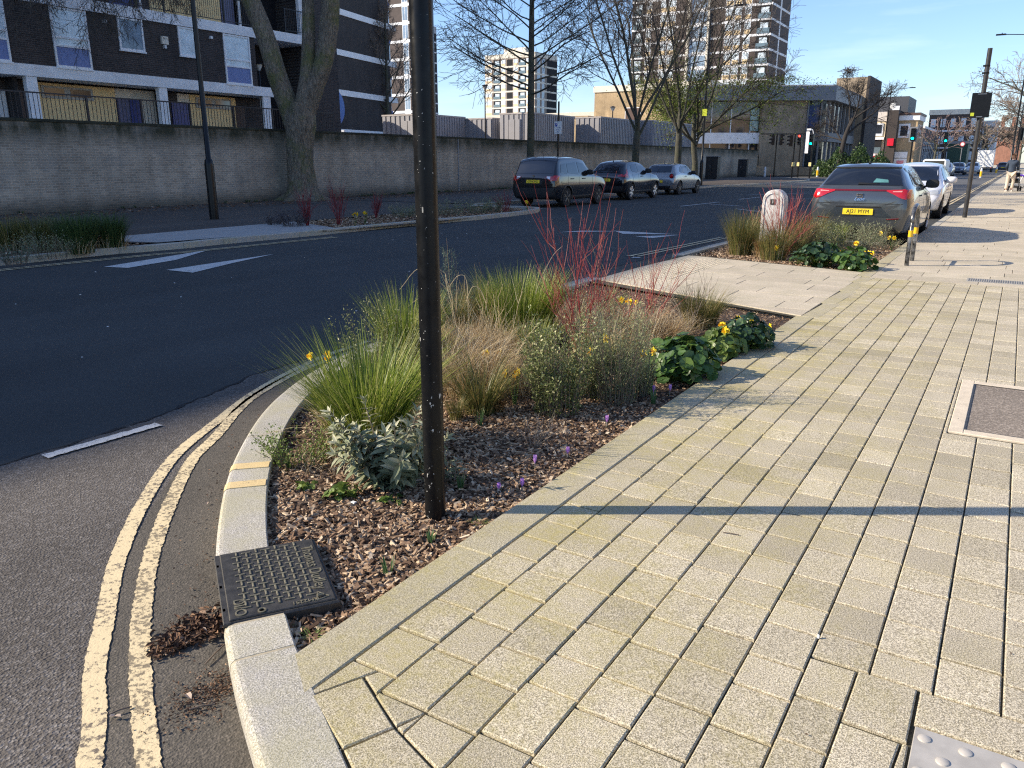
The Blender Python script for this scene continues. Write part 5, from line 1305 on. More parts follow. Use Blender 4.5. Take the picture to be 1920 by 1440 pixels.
# ---- black estate-like suv across the road
P_BLK = paintm('black_metallic', (.008, .008, .011), .2, .16)
ST_SUV = [
    (0.00, .40, .62, .74, .56, .72, .76, .62, .90), (.035, .34, .74, .84, .58, .82, .86, .72, 1.02), (.10, .30, .80, .87, .60, .85, .98, .74, 1.12), (.20, .28, .82, .88, .62, .86, 1.04, .73, 1.30),
    (.32, .26, .83, .885, .62, .86, 1.05, .73, 1.54), (.45, .25, .84, .885, .62, .865, 1.05, .72, 1.65), (.75, .24, .85, .885, .62, .87, 1.05, .715, 1.68), (1.3, .24, .85, .885, .62, .87, 1.04, .71, 1.69),
    (2.0, .24, .85, .885, .62, .87, 1.03, .70, 1.68), (2.45, .24, .85, .885, .62, .87, 1.02, .68, 1.61), (2.85, .24, .85, .885, .62, .87, 1.02, .64, 1.32), (3.15, .24, .85, .885, .62, .87, 1.01, .70, 1.10),
    (3.6, .25, .84, .88, .62, .86, .97, .70, 1.03), (3.95, .27, .80, .86, .60, .82, .88, .62, .94), (4.10, .30, .72, .80, .56, .74, .76, .55, .82), (4.16, .38, .55, .66, .52, .60, .64, .45, .68)]
def suv_parts(r, patch, both, cast):
    patch('rear_window', [(-.70, 1.13), (.70, 1.13), (.60, 1.50), (-.60, 1.50)], 'B', m_glass, nr=12, nc=18)
    both('side_window', [(.42, 1.13), (.86, 1.11), (.86, 1.47), (.52, 1.46)], m_glass)
    both('side_window', [(.93, 1.11), (1.68, 1.09), (1.60, 1.51), (.93, 1.50)], m_glass)
    both('side_window', [(1.78, 1.09), (2.75, 1.07), (2.45, 1.33), (2.15, 1.50), (1.72, 1.515)], m_glass)
    patch('windscreen', [(-.62, 1.1), (.62, 1.1), (.55, 1.5), (-.55, 1.5)], 'F', m_glass)
    for s in (-1, 1):
        patch('tail_lamp', [(s * .50, 1.00), (s * .50, 1.05), (s * .86, 1.06), (s * .86, .90), (s * .66, .88)], 'B', m_redl, off=.014, nr=8, nc=8)
        patch('lamp_lens', [(s * .52, .985), (s * .53, 1.03), (s * .66, 1.03), (s * .66, .93)], 'B', m_clear, off=.02, nr=4, nc=5)
        patch('tail_lamp', [(.05, .92), (.08, 1.06), (.34, 1.06), (.22, .94)], 'R' if s > 0 else 'L', m_redl, off=.012, nr=6, nc=6)
        patch('reflector', [(s * .60, .46), (s * .60, .49), (s * .76, .49), (s * .76, .46)], 'B', m_redd, off=.012, nr=2, nc=4)
    patch('plate_recess', [(-.36, .77), (.36, .77), (.33, .93), (-.33, .93)], 'B', m_trim, off=.003, nr=5, nc=10)
    plate(r, 0, cast(0, .865, 'B')[0].y - .012, .865, 'CX66 WJL', rad(-12))
    patch('bumper', [(-.80, .30), (.80, .30), (.86, .66), (-.86, .66)], 'B', m_trim, off=.02, nr=8, nc=18)
    patch('skid_plate', [(-.45, .32), (.45, .32), (.50, .40), (-.50, .40)], 'B', m_alloyd, off=.026, nr=3, nc=10)
    b = B(); h = cast(0, 1.06, 'B'); b.lathe([(.045, -.03), (.045, -.012), (.02, -.008)], n=14, axis='y', c=(0, h[0].y, 1.04)); b.build('badge', m_chrome, r, True)
    b = B(); h = cast(-.62, .70, 'B'); b.lathe([(.07, -.02), (.06, .0)], n=16, axis='y', c=(-.62, h[0].y - .01, .70)); b.build('sticker', m_alloyd, r, True)
    seams(both, [(.90, .93), (1.74, 1.74), (2.75, 2.80)], .40, 1.06)
    for y in (1.12, 2.0): both('door_handle', [(y, .93), (y + .19, .93), (y + .19, .96), (y, .96)], m_trim, off=.03, nr=2, nc=4)
    both('sill', [(1.2, .25), (3.0, .25), (3.0, .38), (1.2, .38)], m_trim, off=.012, nr=3, nc=14); both('sill_strip', [(1.2, .345), (2.95, .345), (2.95, .37), (1.2, .37)], m_alloyd, off=.018, nr=2, nc=14)
    for s in (-1, 1): b = B(); b.tube([(s * .62, .55, 1.62), (s * .62, .62, 1.665), (s * .61, 1.4, 1.69), (s * .60, 2.15, 1.665), (s * .59, 2.25, 1.60)], .014, 6); b.build('roof_rail', m_alloyd, r, True)
    mirrors(r, 2.48, 1.13, .84, m_char, 1.2); antenna(r, .72, 1.63, .25)
car('parked_car', (-14.18, 24.05, R0), 0, 'black tall estate car with roof rails at the end of the far row', ST_SUV, P_BLK, [(.88, .76), (3.38, .76)], .335, 'parked cars', m_alloyd, 5, crease=.8, parts=suv_parts, archm=m_trim, rimstyle=1)
# ---- black rounded crossover
ST_JUKE = [
    (0.00, .40, .60, .72, .56, .70, .74, .58, .84), (.04, .34, .72, .84, .58, .80, .86, .68, .98), (.12, .30, .78, .89, .62, .84, .95, .66, 1.08), (.30, .28, .82, .90, .66, .83, 1.00, .62, 1.22),
    (.52, .26, .84, .90, .68, .82, 1.04, .58, 1.40), (.70, .25, .84, .885, .66, .80, 1.05, .57, 1.50), (1.0, .25, .83, .87, .62, .80, 1.04, .57, 1.55), (1.5, .25, .83, .86, .60, .81, 1.02, .58, 1.57), (2.0, .25, .83, .86, .60, .82, 1.01, .57, 1.54),
    (2.4, .25, .83, .87, .62, .83, 1.00, .58, 1.46), (2.75, .25, .84, .89, .66, .84, 1.00, .62, 1.26), (3.05, .25, .84, .90, .68, .84, 1.00, .66, 1.09), (3.5, .26, .83, .90, .68, .82, .98, .62, 1.03), (3.85, .28, .78, .87, .62, .76, .88, .55, .93), (4.05, .32, .68, .78, .56, .66, .74, .48, .80), (4.12, .40, .50, .62, .52, .52, .62, .40, .66)]
def juke_parts(r, patch, both, cast):
    patch('rear_window', [(-.60, 1.10), (.60, 1.10), (.52, 1.44), (-.52, 1.44)], 'B', m_glass, nr=12, nc=16)
    both('side_window', [(.95, 1.14), (1.50, 1.08), (1.50, 1.44), (1.02, 1.42)], m_glass)
    both('side_window', [(1.58, 1.08), (2.62, 1.06), (2.40, 1.26), (2.10, 1.42), (1.58, 1.45)], m_glass)
    patch('windscreen', [(-.58, 1.1), (.58, 1.1), (.5, 1.4), (-.5, 1.4)], 'F', m_glass)
    for s in (-1, 1):
        sd = 'R' if s > 0 else 'L'
        patch('tail_lamp', [(s * .56, .93), (s * .56, .99), (s * .70, 1.02), (s * .78, .99), (s * .82, .93)], 'B', m_redl, off=.02, nr=6, nc=6)
        patch('tail_lamp', [(.12, .90), (.14, 1.00), (.30, 1.04), (.55, 1.22), (.58, 1.20), (.42, 1.0), (.40, .90)], sd, m_redl, off=.018, nr=8, nc=6)
        patch('lamp_lens', [(.20, .92), (.20, .97), (.34, .97), (.34, .92)], sd, m_orl, off=.022, nr=2, nc=3)
    plate(r, 0, cast(0, .80, 'B')[0].y - .012, .80, 'LF12 HYA', rad(-10))
    patch('bumper', [(-.76, .32), (.76, .32), (.82, .56), (-.82, .56)], 'B', m_trim, off=.016, nr=6, nc=16)
    seams(both, [(.98, .92), (1.54, 1.54), (2.70, 2.76)], .42, 1.05)
    both('sill', [(1.15, .27), (3.0, .27), (3.0, .36), (1.15, .36)], m_alloyd, off=.012, nr=3, nc=14)
    both('door_handle', [(1.78, .92), (1.97, .92), (1.97, .95), (1.78, .95)], m_trim, off=.03, nr=2, nc=4)
    mirrors(r, 2.42, 1.12, .80, m_char, 1.25); antenna(r, .80, 1.53, .26)
car('parked_car', (-14.42, 30.2, R0), 0, 'rounded black crossover with white spoked wheels parked in the middle of the far row', ST_JUKE, P_BLK, [(.80, .76), (3.33, .76)], .335, 'parked cars', plain('bright_alloy', (.72, .72, .70), .3, .4), 6, parts=juke_parts, archm=m_trim, rimstyle=1)
# ---- silver three-door
ST_MITO = scale_st(ST_HATCH, .93, .955, 1.0)
P_SIL = paintm('silver_grey_metallic', (.30, .31, .32), .6, .32)
def mito_parts(r, patch, both, cast):
    patch('rear_window', [(-.60, 1.03), (.60, 1.03), (.52, 1.32), (-.52, 1.32)], 'B', m_glass, nr=10, nc=16)
    both('side_window', [(.78, 1.05), (1.22, .99), (1.18, 1.31), (.98, 1.26)], m_glass)
    both('side_window', [(1.28, .985), (2.68, .93), (2.42, 1.15), (2.14, 1.30), (1.24, 1.345)], m_glass)
    patch('windscreen', [(-.6, 1.0), (.6, 1.0), (.5, 1.3), (-.5, 1.3)], 'F', m_glass)
    for s in (-1, 1):
        b = B(); h = cast(s * .66, .88, 'B'); y = (h[0].y if h else .1)
        b.lathe([(.11, -.055), (.11, -.03), (.10, .05)], n=20, axis='y', c=(s * .68, y, .87)); b.build('lamp_surround', m_trim, r, True)
        b = B(); b.lathe([(.04, -.062), (.085, -.058), (.09, -.05)], n=20, axis='y', c=(s * .68, y, .87)); b.build('tail_lamp', m_redl, r, True)
    plate(r, 0, -.01, .62, '', rad(-5))
    patch('bumper', [(-.60, .28), (.60, .28), (.66, .42), (-.66, .42)], 'B', m_trim, off=.008, nr=4, nc=14)
    seams(both, [(1.22, 1.22), (2.68, 2.72)], .36, .94)
    both('door_handle', [(1.36, .83), (1.56, .83), (1.56, .86), (1.36, .86)], m_trim, off=.025, nr=2, nc=4)
    both('sill', [(1.1, .21), (2.9, .21), (2.9, .28), (1.1, .28)], m_trim, off=.006, nr=2, nc=12)
    mirrors(r, 2.42, .98, .80, m_char, 1.15); antenna(r, .80, 1.42, .2)
car('parked_car', (-14.62, 36.4, R0), 0, 'silver grey three door hatchback leading the far row by the trees', ST_MITO, P_SIL, [(.78, .735), (3.29, .735)], .315, 'parked cars', m_alloyd, 5, parts=mito_parts)
# ---- white hatchback facing the camera, in front of the grey one
P_WHT = paintm('white_car_paint', (.72, .73, .76), .0, .25)
ST_WHT = scale_st(ST_HATCH, .94, .96, 1.03)
def wht_parts(r, patch, both, cast):
    patch('windscreen', [(-.66, 1.0), (.66, 1.0), (.56, 1.385), (-.56, 1.385)], 'F', m_glass, nr=10, nc=16)
    patch('windscreen_sticker', [(-.08, 1.10), (.08, 1.10), (.08, 1.15), (-.08, 1.15)], 'F', m_white, off=.010, nr=2, nc=4)
    patch('rear_window', [(-.64, 1.02), (.64, 1.02), (.56, 1.37), (-.56, 1.37)], 'B', m_glass)
    both('side_window', [(.80, 1.0), (1.80, .975), (1.80, 1.385), (.98, 1.33)], m_glass)
    both('side_window', [(1.86, .975), (2.70, .955), (2.44, 1.20), (2.16, 1.36), (1.86, 1.385)], m_glass)
    for s in (-1, 1):
        patch('headlight', [(s * .42, .62), (s * .50, .74), (s * .74, .76), (s * .76, .64)], 'F', m_clear, off=.014, nr=5, nc=7)
        patch('headlight', [(3.72, .66), (3.60, .80), (3.86, .76), (3.98, .66)], 'R' if s > 0 else 'L', m_clear, off=.012, nr=5, nc=6)
    patch('radiator_grille', [(-.40, .36), (.40, .36), (.46, .56), (-.46, .56)], 'F', m_trim, off=.010, nr=4, nc=10)
    seams(both, [(1.02, 1.02), (1.83, 1.83), (2.80, 2.82)], .34, .95)
    for y in (1.24, 2.05): both('door_handle', [(y, .83), (y + .18, .83), (y + .18, .86), (y, .86)], P_WHT, off=.03, nr=2, nc=4)
    mirrors(r, 2.50, .99, .84, P_WHT, 1.25)
car('parked_car', (-2.62, 28.75, R0), PI, 'white hatchback facing the planting beds parked nose to the dark grey car', ST_WHT, P_WHT, [(.80, .745), (3.34, .745)], .31, 'parked cars', m_alloyd, 5, parts=wht_parts)
# ---- distant traffic: simpler but whole vehicles
def far_car(x, y, rz, col, label, sc=1., st=None):
    pm = paintm('far_paint_%d' % int(col[0] * 1000 + col[2] * 10), col, .2, .3)
    def pp(r, patch, both, cast):
        patch('rear_window', [(-.64, 1.02), (.64, 1.02), (.56, 1.36), (-.56, 1.36)], 'B', m_glass, nr=4, nc=6); patch('windscreen', [(-.64, 1.0), (.64, 1.0), (.55, 1.36), (-.55, 1.36)], 'F', m_glass, nr=4, nc=6)
        both('side_window', [(.80, 1.0), (2.70, .955), (2.3, 1.32), (.98, 1.32)], m_glass, nr=4, nc=8)
        for s in (-1, 1):
            patch('tail_lamp', [(s * .58, .78), (s * .58, .92), (s * .80, .92), (s * .80, .78)], 'B', m_redl, off=.012, nr=3, nc=3); patch('headlight', [(s * .42, .60), (s * .50, .70), (s * .70, .70), (s * .70, .60)], 'F', m_clear, off=.012, nr=3, nc=3)
        plate(r, 0, 0, .60, '', 0); mirrors(r, 2.6, .98, .86, pm)
    return car('distant_car', (x, y, R0 + .004), rz, label, st or ST_HATCH, pm, [(.86, .775), (3.52, .775)], .32, 'cars further down the road', m_alloyd, 5, parts=pp)
far_car(-6.7, 114, PI, (.02, .03, .05), 'dark blue car facing this way on the far lane down the road')
far_car(-5.6, 124, PI, (.55, .55, .56), 'silver car behind the dark blue one on the far lane')
far_car(-6.9, 97, PI, (.30, .31, .33), 'grey car facing this way just past the signals')
far_car(-2.9, 158, 0, (.04, .04, .05), 'small dark car far down the road beside the white van')
far_car(-2.2, 185, 0, (.6, .6, .62), 'pale car far down the road at the kerb')

# white box van
vr = root('box_van', (-4.9, 138, R0), 0, 'white box van seen from behind far down the road', 'van', None)
b = B(); b.box(-1.05, 1.05, 0, 3.6, .75, 3.1, bev=.05); b.build('box', m_white, vr)
b = B(); b.box(-.95, .95, 3.65, 5.4, .5, 2.2, bev=.25); b.build('cab', m_white, vr)
for yy in (.8, 4.5):
    for s in (-1, 1): b = B(); b.lathe([(.38, -.12), (.38, .12)], n=18, axis='x', c=(s * .9, yy, .38)); b.build('wheel', m_tyre, vr)
for s in (-1, 1): b = B(); b.box(s * .85 - .1, s * .85 + .1, -.03, .02, .62, .74); b.build('tail_lamp', m_redl, vr)
b = B(); b.box(-.01, .01, -.012, .0, .8, 3.05); b.build('door_seam', m_gap, vr); b = B(); b.box(-1., 1., .0, 3.5, .55, .74); b.build('chassis', m_trim, vr)
# white pickup/van near the lights and a motorbike rider shape are small: a flatbed with white tanks

# ================================================================ BUILDINGS
m_band = plain('white_concrete_band', (.80, .80, .80), .7, var=.10, sc=2, bump=.1)
m_cream = plain('cream_render', (.72, .66, .54), .8, var=.08, sc=1.2)
m_pane = plain('window_glass', (.22, .29, .37), .06, var=.35, sc=.9, spec=.9)
m_pane2 = plain('curtained_glass', (.62, .70, .74), .12, var=.25, sc=1.6, spec=.7)
m_dpane = plain('dark_window_glass', (.03, .035, .045), .06, var=.4, sc=.8, spec=.9)
m_upvc = plain('white_window_frame', (.80, .81, .82), .4, var=.03)
m_bpan = plain('blue_spandrel_panel', (.15, .21, .44), .45, var=.12)
m_ypan = plain('ochre_panel', (.85, .62, .30), .7, var=.07, sc=2)
m_ypan2 = plain('pale_ochre_panel', (.74, .56, .32), .7, var=.1, sc=2)
m_bdoor = plain('navy_door', (.03, .045, .20), .35, var=.2)
m_grdoor = plain('grey_violet_door', (.11, .11, .19), .45, var=.2)
m_brdoor = plain('brown_door', (.09, .05, .035), .5)
m_rail = plain('dark_railing', (.015, .013, .015), .5)
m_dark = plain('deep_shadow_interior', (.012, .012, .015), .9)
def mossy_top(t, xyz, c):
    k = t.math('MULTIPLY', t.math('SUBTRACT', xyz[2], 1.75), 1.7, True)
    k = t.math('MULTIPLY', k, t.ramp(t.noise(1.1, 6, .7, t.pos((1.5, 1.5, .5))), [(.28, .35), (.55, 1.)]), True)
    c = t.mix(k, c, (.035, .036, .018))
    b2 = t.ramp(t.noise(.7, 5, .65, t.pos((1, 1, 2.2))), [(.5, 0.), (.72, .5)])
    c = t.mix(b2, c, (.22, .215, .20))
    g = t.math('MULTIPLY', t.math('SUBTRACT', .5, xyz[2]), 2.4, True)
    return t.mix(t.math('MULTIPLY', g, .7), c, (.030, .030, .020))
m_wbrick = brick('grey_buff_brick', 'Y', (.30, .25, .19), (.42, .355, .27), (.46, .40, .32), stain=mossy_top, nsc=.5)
m_bk_y = brick('dark_brown_brick_side', 'Y', (.030, .022, .020), (.062, .046, .042), (.085, .076, .070), ms=.012, streak=True)
m_bk_x = brick('dark_brown_brick_end', 'XY', (.028, .022, .022), (.045, .036, .034), (.060, .055, .052), ms=.010)
m_lib_x = brick('library_brick', 'XY', (.30, .225, .145), (.40, .305, .20), (.36, .29, .21), nsc=.8)
m_gold = brick('golden_brick', 'XY', (.40, .27, .13), (.50, .35, .18), (.45, .36, .25), nsc=.4)
m_redb = brick('red_brick', 'XY', (.30, .12, .07), (.38, .16, .10), (.3, .2, .15), nsc=.4)
m_brw = plain('brown_cladding', (.075, .055, .048), .8, var=.2, sc=.8)
m_slate = plain('slate_grey_roof', (.13, .135, .15), .6, var=.1, sc=.7)
m_lead = plain('grey_fascia', (.20, .21, .225), .55, var=.12, sc=.8)

# ---- boundary wall with a stone coping
wr_ = root('boundary_wall', (-24, 0, 0), 0, 'long grey buff brick boundary wall with mossy top across the road', 'wall')
b = B(); b.box(-.34, 0, -30, 87.3, -.2, 2.52); b.build('brickwork', m_wbrick, wr_)
b = B(); y = -30
while y < 87.3: b.box(-.38, .035, y, min(y + .9, 87.3) - .01, 2.522, 2.60, bev=.01); y += .9
b.build('coping', plain('mossy_coping', (.035, .036, .022), .95, var=.5, sc=3), wr_)
b = B(); b.box(-.001, .03, 33.3, 33.36, 0, 2.5); b.build('drainpipe', m_lead, wr_)
b = B(); b.box(-9, 0, 87.35, 87.6, -.2, 2.5); b.build('return_wall', m_lib_x, wr_)
b = B(); b.poly([(-200, -30), (-24.3, -30), (-24.3, 95), (-200, 95)], 2.05); struct(b, 'terrace_ground', plain('terrace_paving', (.22, .20, .18), .9))

def win(parent, x, y0, y1, z0, z1, splits=(), panel=None, open_=False, glass=None, axis='x', sgn=1):
    """upvc window in a wall whose outer face is the plane x (axis x) or y (axis y)"""
    f = .07
    def bx(b, a0, a1, q0, q1, d0, d1):
        d0, d1 = sorted((x + sgn * d0, x + sgn * d1))
        if axis == 'x': b.box(d0, d1, a0, a1, q0, q1)
        else: b.box(a0, a1, d0, d1, q0, q1)
    b = B(); bx(b, y0, y0 + f, z0, z1, .0, .06); bx(b, y1 - f, y1, z0, z1, .0, .06); bx(b, y0 + f, y1 - f, z0, z0 + f, .0, .059); bx(b, y0 + f, y1 - f, z1 - f, z1, .0, .059)
    zs = [z0 + f] + [z0 + (z1 - z0) * s for s in splits] + [z1 - f]
    for z in zs[1:-1]: bx(b, y0 + f, y1 - f, z - .035, z + .035, .0, .058)
    bx(b, y0 - .03, y1 + .03, z0 - .06, z0 - .001, .0, .10)
    w_ = b.build('window', m_upvc, parent)
    for i in range(len(zs) - 1):
        a, c = zs[i] + (.035 if i else 0), zs[i + 1] - (.035 if i < len(zs) - 2 else 0)
        b = B(); bx(b, y0 + f, y1 - f, a, c, .004, .022); b.build('pane', (panel if (panel and i == 0) else (glass or m_pane)), w_)
    return w_
# ---- maisonette block
X0 = -32.0
ap = root('apartment_block', (0, 0, 0), 0, 'dark brick maisonette block with pale concrete bands and ochre ground floor panels', 'apartment block')
# ground floor back wall 1.4 m behind the frame
b = B(); b.box(-44, X0 - 1.3, -34, 29.6, 2.0, 4.45); b.build('wall', m_bk_y, ap)
FZ = [4.50, 7.10, 9.75, 12.40, 15.05, 17.70]
b = B()
for i, z in enumerate(FZ): b.box(-44, X0 + (.06 if i != 1 else .10), -34, 29.2 if i != 1 else 28.1, z, z + .42)
b.build('concrete_band', m_band, ap)
b = B(); b.box(-44, X0 - .0, -34, 28.0, 4.93, 7.09); b.build('wall', m_bk_y, ap)
b = B(); b.box(-44, X0 - 1.2, -34, 27.2, 7.53, 9.74); b.build('wall', m_bk_y, ap)
for z0, z1 in ((10.18, 12.39), (12.83, 15.04), (15.48, 17.69)): b = B(); b.box(-44, X0 - .02, -34, 29.0, z0, z1); b.build('wall', m_bk_y, ap)
b = B(); b.box(-44, X0 - .1, -34, 29.2, 18.13, 18.5); b.build('parapet', m_band, ap)
# windows of the first floor as seen, repeated along the block
for (y0, y1, z0, z1, sp, pn, gl) in [(18.25, 19.68, 4.93, 7.08, (.36, .50), m_bpan, m_pane2), (20.98, 22.10, 5.84, 7.08, (), None, m_pane), (23.78, 24.72, 5.9, 7.08, (), None, m_pane2), (26.15, 27.65, 4.93, 7.08, (.36, .50), m_bpan, m_pane2),
        (15.1, 16.6, 4.93, 7.08, (.36, .50), m_bpan, m_pane2), (11.9, 13.0, 5.84, 7.08, (), None, m_pane), (8.6, 10.0, 4.93, 7.08, (.36, .50), m_bpan, m_pane2), (3, 4.4, 4.93, 7.08, (.36, .50), m_bpan, m_pane)]:
    win(ap, X0, y0, y1, z0, z1, sp, pn, glass=gl)
for z in (10.2, 12.85, 15.5):
    for y in (2, 8, 14.5, 20.5, 26): win(ap, X0 - .02, y, y + 1.4, z, z + 2.0, (.36,), m_bpan)
# ground floor panels, doors and piers
gx = X0 - 1.3
b = B(); b.box(gx, gx + .05, 18.05, 21.3, 2.05, 4.42); b.build('ochre_panel', m_ypan, ap)
b = B(); b.box(gx, gx + .05, 25.0, 27.6, 2.05, 4.42); b.build('ochre_panel', m_ypan, ap)
for q_ in ((21.32, 23.3, 4.02, 4.42), (22.5, 23.2, 2.05, 4.01), (24.35, 24.98, 4.02, 4.42)): b = B(); b.box(gx, gx + .04, *q_); b.build('cream_panel', m_cream, ap)
for (y0, y1, mt) in ((21.36, 21.92, m_grdoor), (21.94, 22.48, m_bdoor), (23.25, 23.75, m_grdoor), (24.0, 24.85, m_bdoor), (27.55, 28.1, m_brdoor), (16.1, 16.85, m_white), (17.2, 17.85, m_brdoor)):
    b = B(); b.box(gx + .0, gx + .07, y0, y1, 2.05, 4.0 if mt is not m_white else 4.05); d = b.build('door', mt, ap)
    b = B(); b.box(gx + .07, gx + .10, y1 - .12, y1 - .07, 2.9, 3.05); b.build('handle', m_steel, d)
for y0, y1 in ((18.2, 20.3), (25.3, 27.3)):
    b = B(); b.box(gx + .05, gx + .10, y0, y1, 3.85, 4.32); w_ = b.build('window', plain('greyed_cream_frame', (.42, .39, .33), .7), ap)
    for a, c in ((y0 + .1, (y0 + y1) / 2 - .15), ((y0 + y1) / 2 + .1, y1 - .1)): b = B(); b.box(gx + .10, gx + .11, a, c, 3.95, 4.24); b.build('pane', m_dpane, w_)
for y0, y1 in ((17.02, 17.42), (22.55, 22.95), (28.25, 28.70), (11.6, 12.0), (6, 6.4)): b = B(); b.box(X0 - .22, X0 + .02, y0, y1, 2.05, 4.49); b.build('pier', m_band, ap)
for y0 in (16.88, 23.2): b = B(); b.box(X0 - 1.3, X0 - .6, y0, y0 + .14, 2.05, 4.49); b.build('fin_wall', m_bk_x, ap)
# upper deck with ochre panels and rails above the second band
b = B(); b.box(X0 - 1.2, X0 - 1.13, 23.4, 27.1, 7.55, 9.7); b.build('ochre_panel', m_ypan, ap)
b = B(); b.box(X0 - 1.2, X0 - 1.12, 27.15, 27.9, 7.55, 9.6); b.build('door', m_grdoor, ap)
b = B(); b.box(X0 - 1.2, X0 - 1.12, 21.5, 22.6, 7.55, 9.6); b.build('door', m_bdoor, ap); b = B(); b.box(X0 - 1.2, X0 - 1.12, 19.9, 20.8, 7.55, 9.6); b.build('door', m_bdoor, ap)
b = B(); b.box(X0 - .95, X0 - .85, 27.95, 28.05, 7.53, 9.74); b.box(X0 - .95, X0 - .85, 22.7, 22.8, 7.53, 9.74); b.build('pier', m_band, ap)
def railing(parent, x, y0, y1, z, h=1.05, post=1.55, gap=.11, axis='x'):
    b = B()
    def bx(a0, a1, q0, q1, t): (b.box(x - t, x + t, a0, a1, q0, q1) if axis == 'x' else b.box(a0, a1, x - t, x + t, q0, q1))
    bx(y0, y1, z + h - .04, z + h, .022); bx(y0, y1, z + .08, z + .11, .012)
    y = y0
    while y < y1: bx(y - .007, y + .007, z + .11, z + h - .04, .007); y += gap
    y = y0
    while y < y1 + .01: bx(y - .03, y + .03, z, z + h - .001, .026); y += post
    return b.build('railing', m_rail, parent)
railing(ap, X0 + .06, 17, 28.0, 7.525, 1.1)
railing(ap, X0 + .02, 30.0, 31.6, 7.6, 1.1)
# set-back stair bay at the end of the block
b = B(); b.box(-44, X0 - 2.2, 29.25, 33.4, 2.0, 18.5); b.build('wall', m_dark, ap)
b = B(); b.box(-44, X0 - .05, 31.5, 33.6, 2.0, 18.5); b.build('wall', m_bk_y, ap)
b = B(); b.box(X0 - 2.2, X0 + .05, 28.6, 31.5, 7.16, 7.58); b.build('concrete_band', m_band, ap); b = B(); b.box(X0 - 2.2, X0 + .0, 29.3, 31.5, 12.4, 12.8); b.build('concrete_band', m_band, ap)
b = B(); b.box(X0 - .4, X0 - .2, 31.2, 31.45, 7.6, 18); b.build('pier', m_band, ap)
for (yy, zz, k) in ((22.9, 6.25, 0), (25.4, 6.75, 1), (20.35, 6.75, 1)):
    b = B(); b.box(X0, X0 + .14, yy, yy + (.3 if k == 0 else .12), zz, zz + (.32 if k == 0 else .12), bev=.02); b.build('floodlight', m_cream if k == 0 else m_white, ap)
    if k == 0: b = B(); b.box(X0, X0 + .12, yy + .1, yy + .2, zz - .16, zz - .02); b.build('sensor', m_white, ap)
# railing on the terrace edge above the wall
rr = root('terrace_railing', (-25.6, 0, 0), 0, 'long dark metal railing along the terrace above the boundary wall', 'railing')
rx = railing(rr, 0, 4, 26.4, 2.5, .95, 1.9, .13)

# ---- generic tower with floor bands
def tower(name, label, x0, x1, y0, y1, z0, z1, pitch, body, endm, end_bays, side_bays, band=m_band, top=None, bh=.42, ztop_extra=1.2, proud=.06, phase=0., cat='tower block', side_stripe=None, balc=()):
    """end face looks to -Y, side face to +X; bays: (from, to, kind)"""
    r = root(name, (0, 0, 0), 0, label, cat, None)
    b = B(); b.box(x0, x1, y0, y1, z0, z1); b.build('wall', body, r)
    n = int((z1 - z0 - phase) / pitch) + 1
    b = B()
    for k in range(n):
        z = z0 + phase + k * pitch
        if z + bh < z1: b.box(x0 - proud, x1 + proud, y0 - proud, y1 + proud, z, z + bh)
    b.build('floor_band', band, r)
    b = B(); b.box(x0 - proud * .6, x1 + proud * .6, y0 - proud * .6, y1 + proud * .6, z1 - .02, z1 + ztop_extra); b.build('parapet', top or band, r)
    proto = {}
    def unit_(kind, w_):
        k = (kind, round(w_, 2))
        if k in proto: return proto[k]
        h = pitch - bh; b = B()
        if kind == 'balcony':
            b.box(0, w_, -.05, .0, 0, h); m = (b, m_dark)
        else: b.box(0, w_, -.05, .0, 0, h); m = (b, m_upvc)
        proto[k] = m; return m
    cnt = 0
    for face, bays in (('end', end_bays), ('side', side_bays)):
        for (a, c, kind) in bays:
            if kind == 'panel':   # continuous pale strip
                b = B()
                if face == 'end': b.box(a, c, y0 - .045, y0, z0, z1)
                else: b.box(x1, x1 + .045, a, c, z0, z1)
                b.build('pale_strip', m_cream if side_stripe is None else side_stripe, r); continue
            src = None
            for k in range(n):
                z = z0 + phase + k * pitch + bh; h = pitch - bh
                if z + h > z1 or z + h < 3.: continue
                if src is None:
                    b = B(); w_ = c - a
                    if kind == 'balcony':
                        b.box(0, w_, -.03, .0, .01, h - .01); fr = b; frm = m_dark
                        g = B(); g.box(.04, w_ - .04, -.16, -.10, .02, h * .42); gm = plain('balcony_glass', (.13, .18, .20), .1, var=.3, spec=.8); gn = 'balustrade'
                        e = B(); e.box(w_ * .25, w_ * .85, -.05, -.032, h * .25, h * .85); em = m_pane2; en = 'pane'
                    elif kind == 'recess':
                        b.box(0, w_, -.02, 0, .01, h - .01); fr = b; frm = m_dark; g = None; e = None
                    else:
                        b.box(0, w_, -.05, .0, .01, h - .01); fr = b; frm = m_upvc
                        q = .40 if kind == 'ochre' else .05
                        g = B(); g.box(.12, w_ * .5 - .06, -.07, -.052, h * q + .1, h - .12); g.box(w_ * .5 + .06, w_ - .12, -.07, -.052, h * q + .1, h - .12); gm = m_pane2 if kind == 'ochre' else m_pane; gn = 'pane'
                        e = B(); e.box(.10, w_ - .10, -.065, -.052, .10, h * q); em = m_ypan2; en = 'ochre_panel'
                        if kind != 'ochre': e = None
                    src = fr.build('window' if kind != 'balcony' else 'balcony', frm, r)
                    if g: g.build(gn, gm, src)
                    if e: e.build(en, em, src)
                    o = src
                else: o = copy_tree(src, r)
                if face == 'end': o.location = (a, y0, z); o.rotation_euler = (0, 0, 0)
                else: o.location = (x1, a, z); o.rotation_euler = (0, 0, PI / 2)
                cnt += 1
    return r
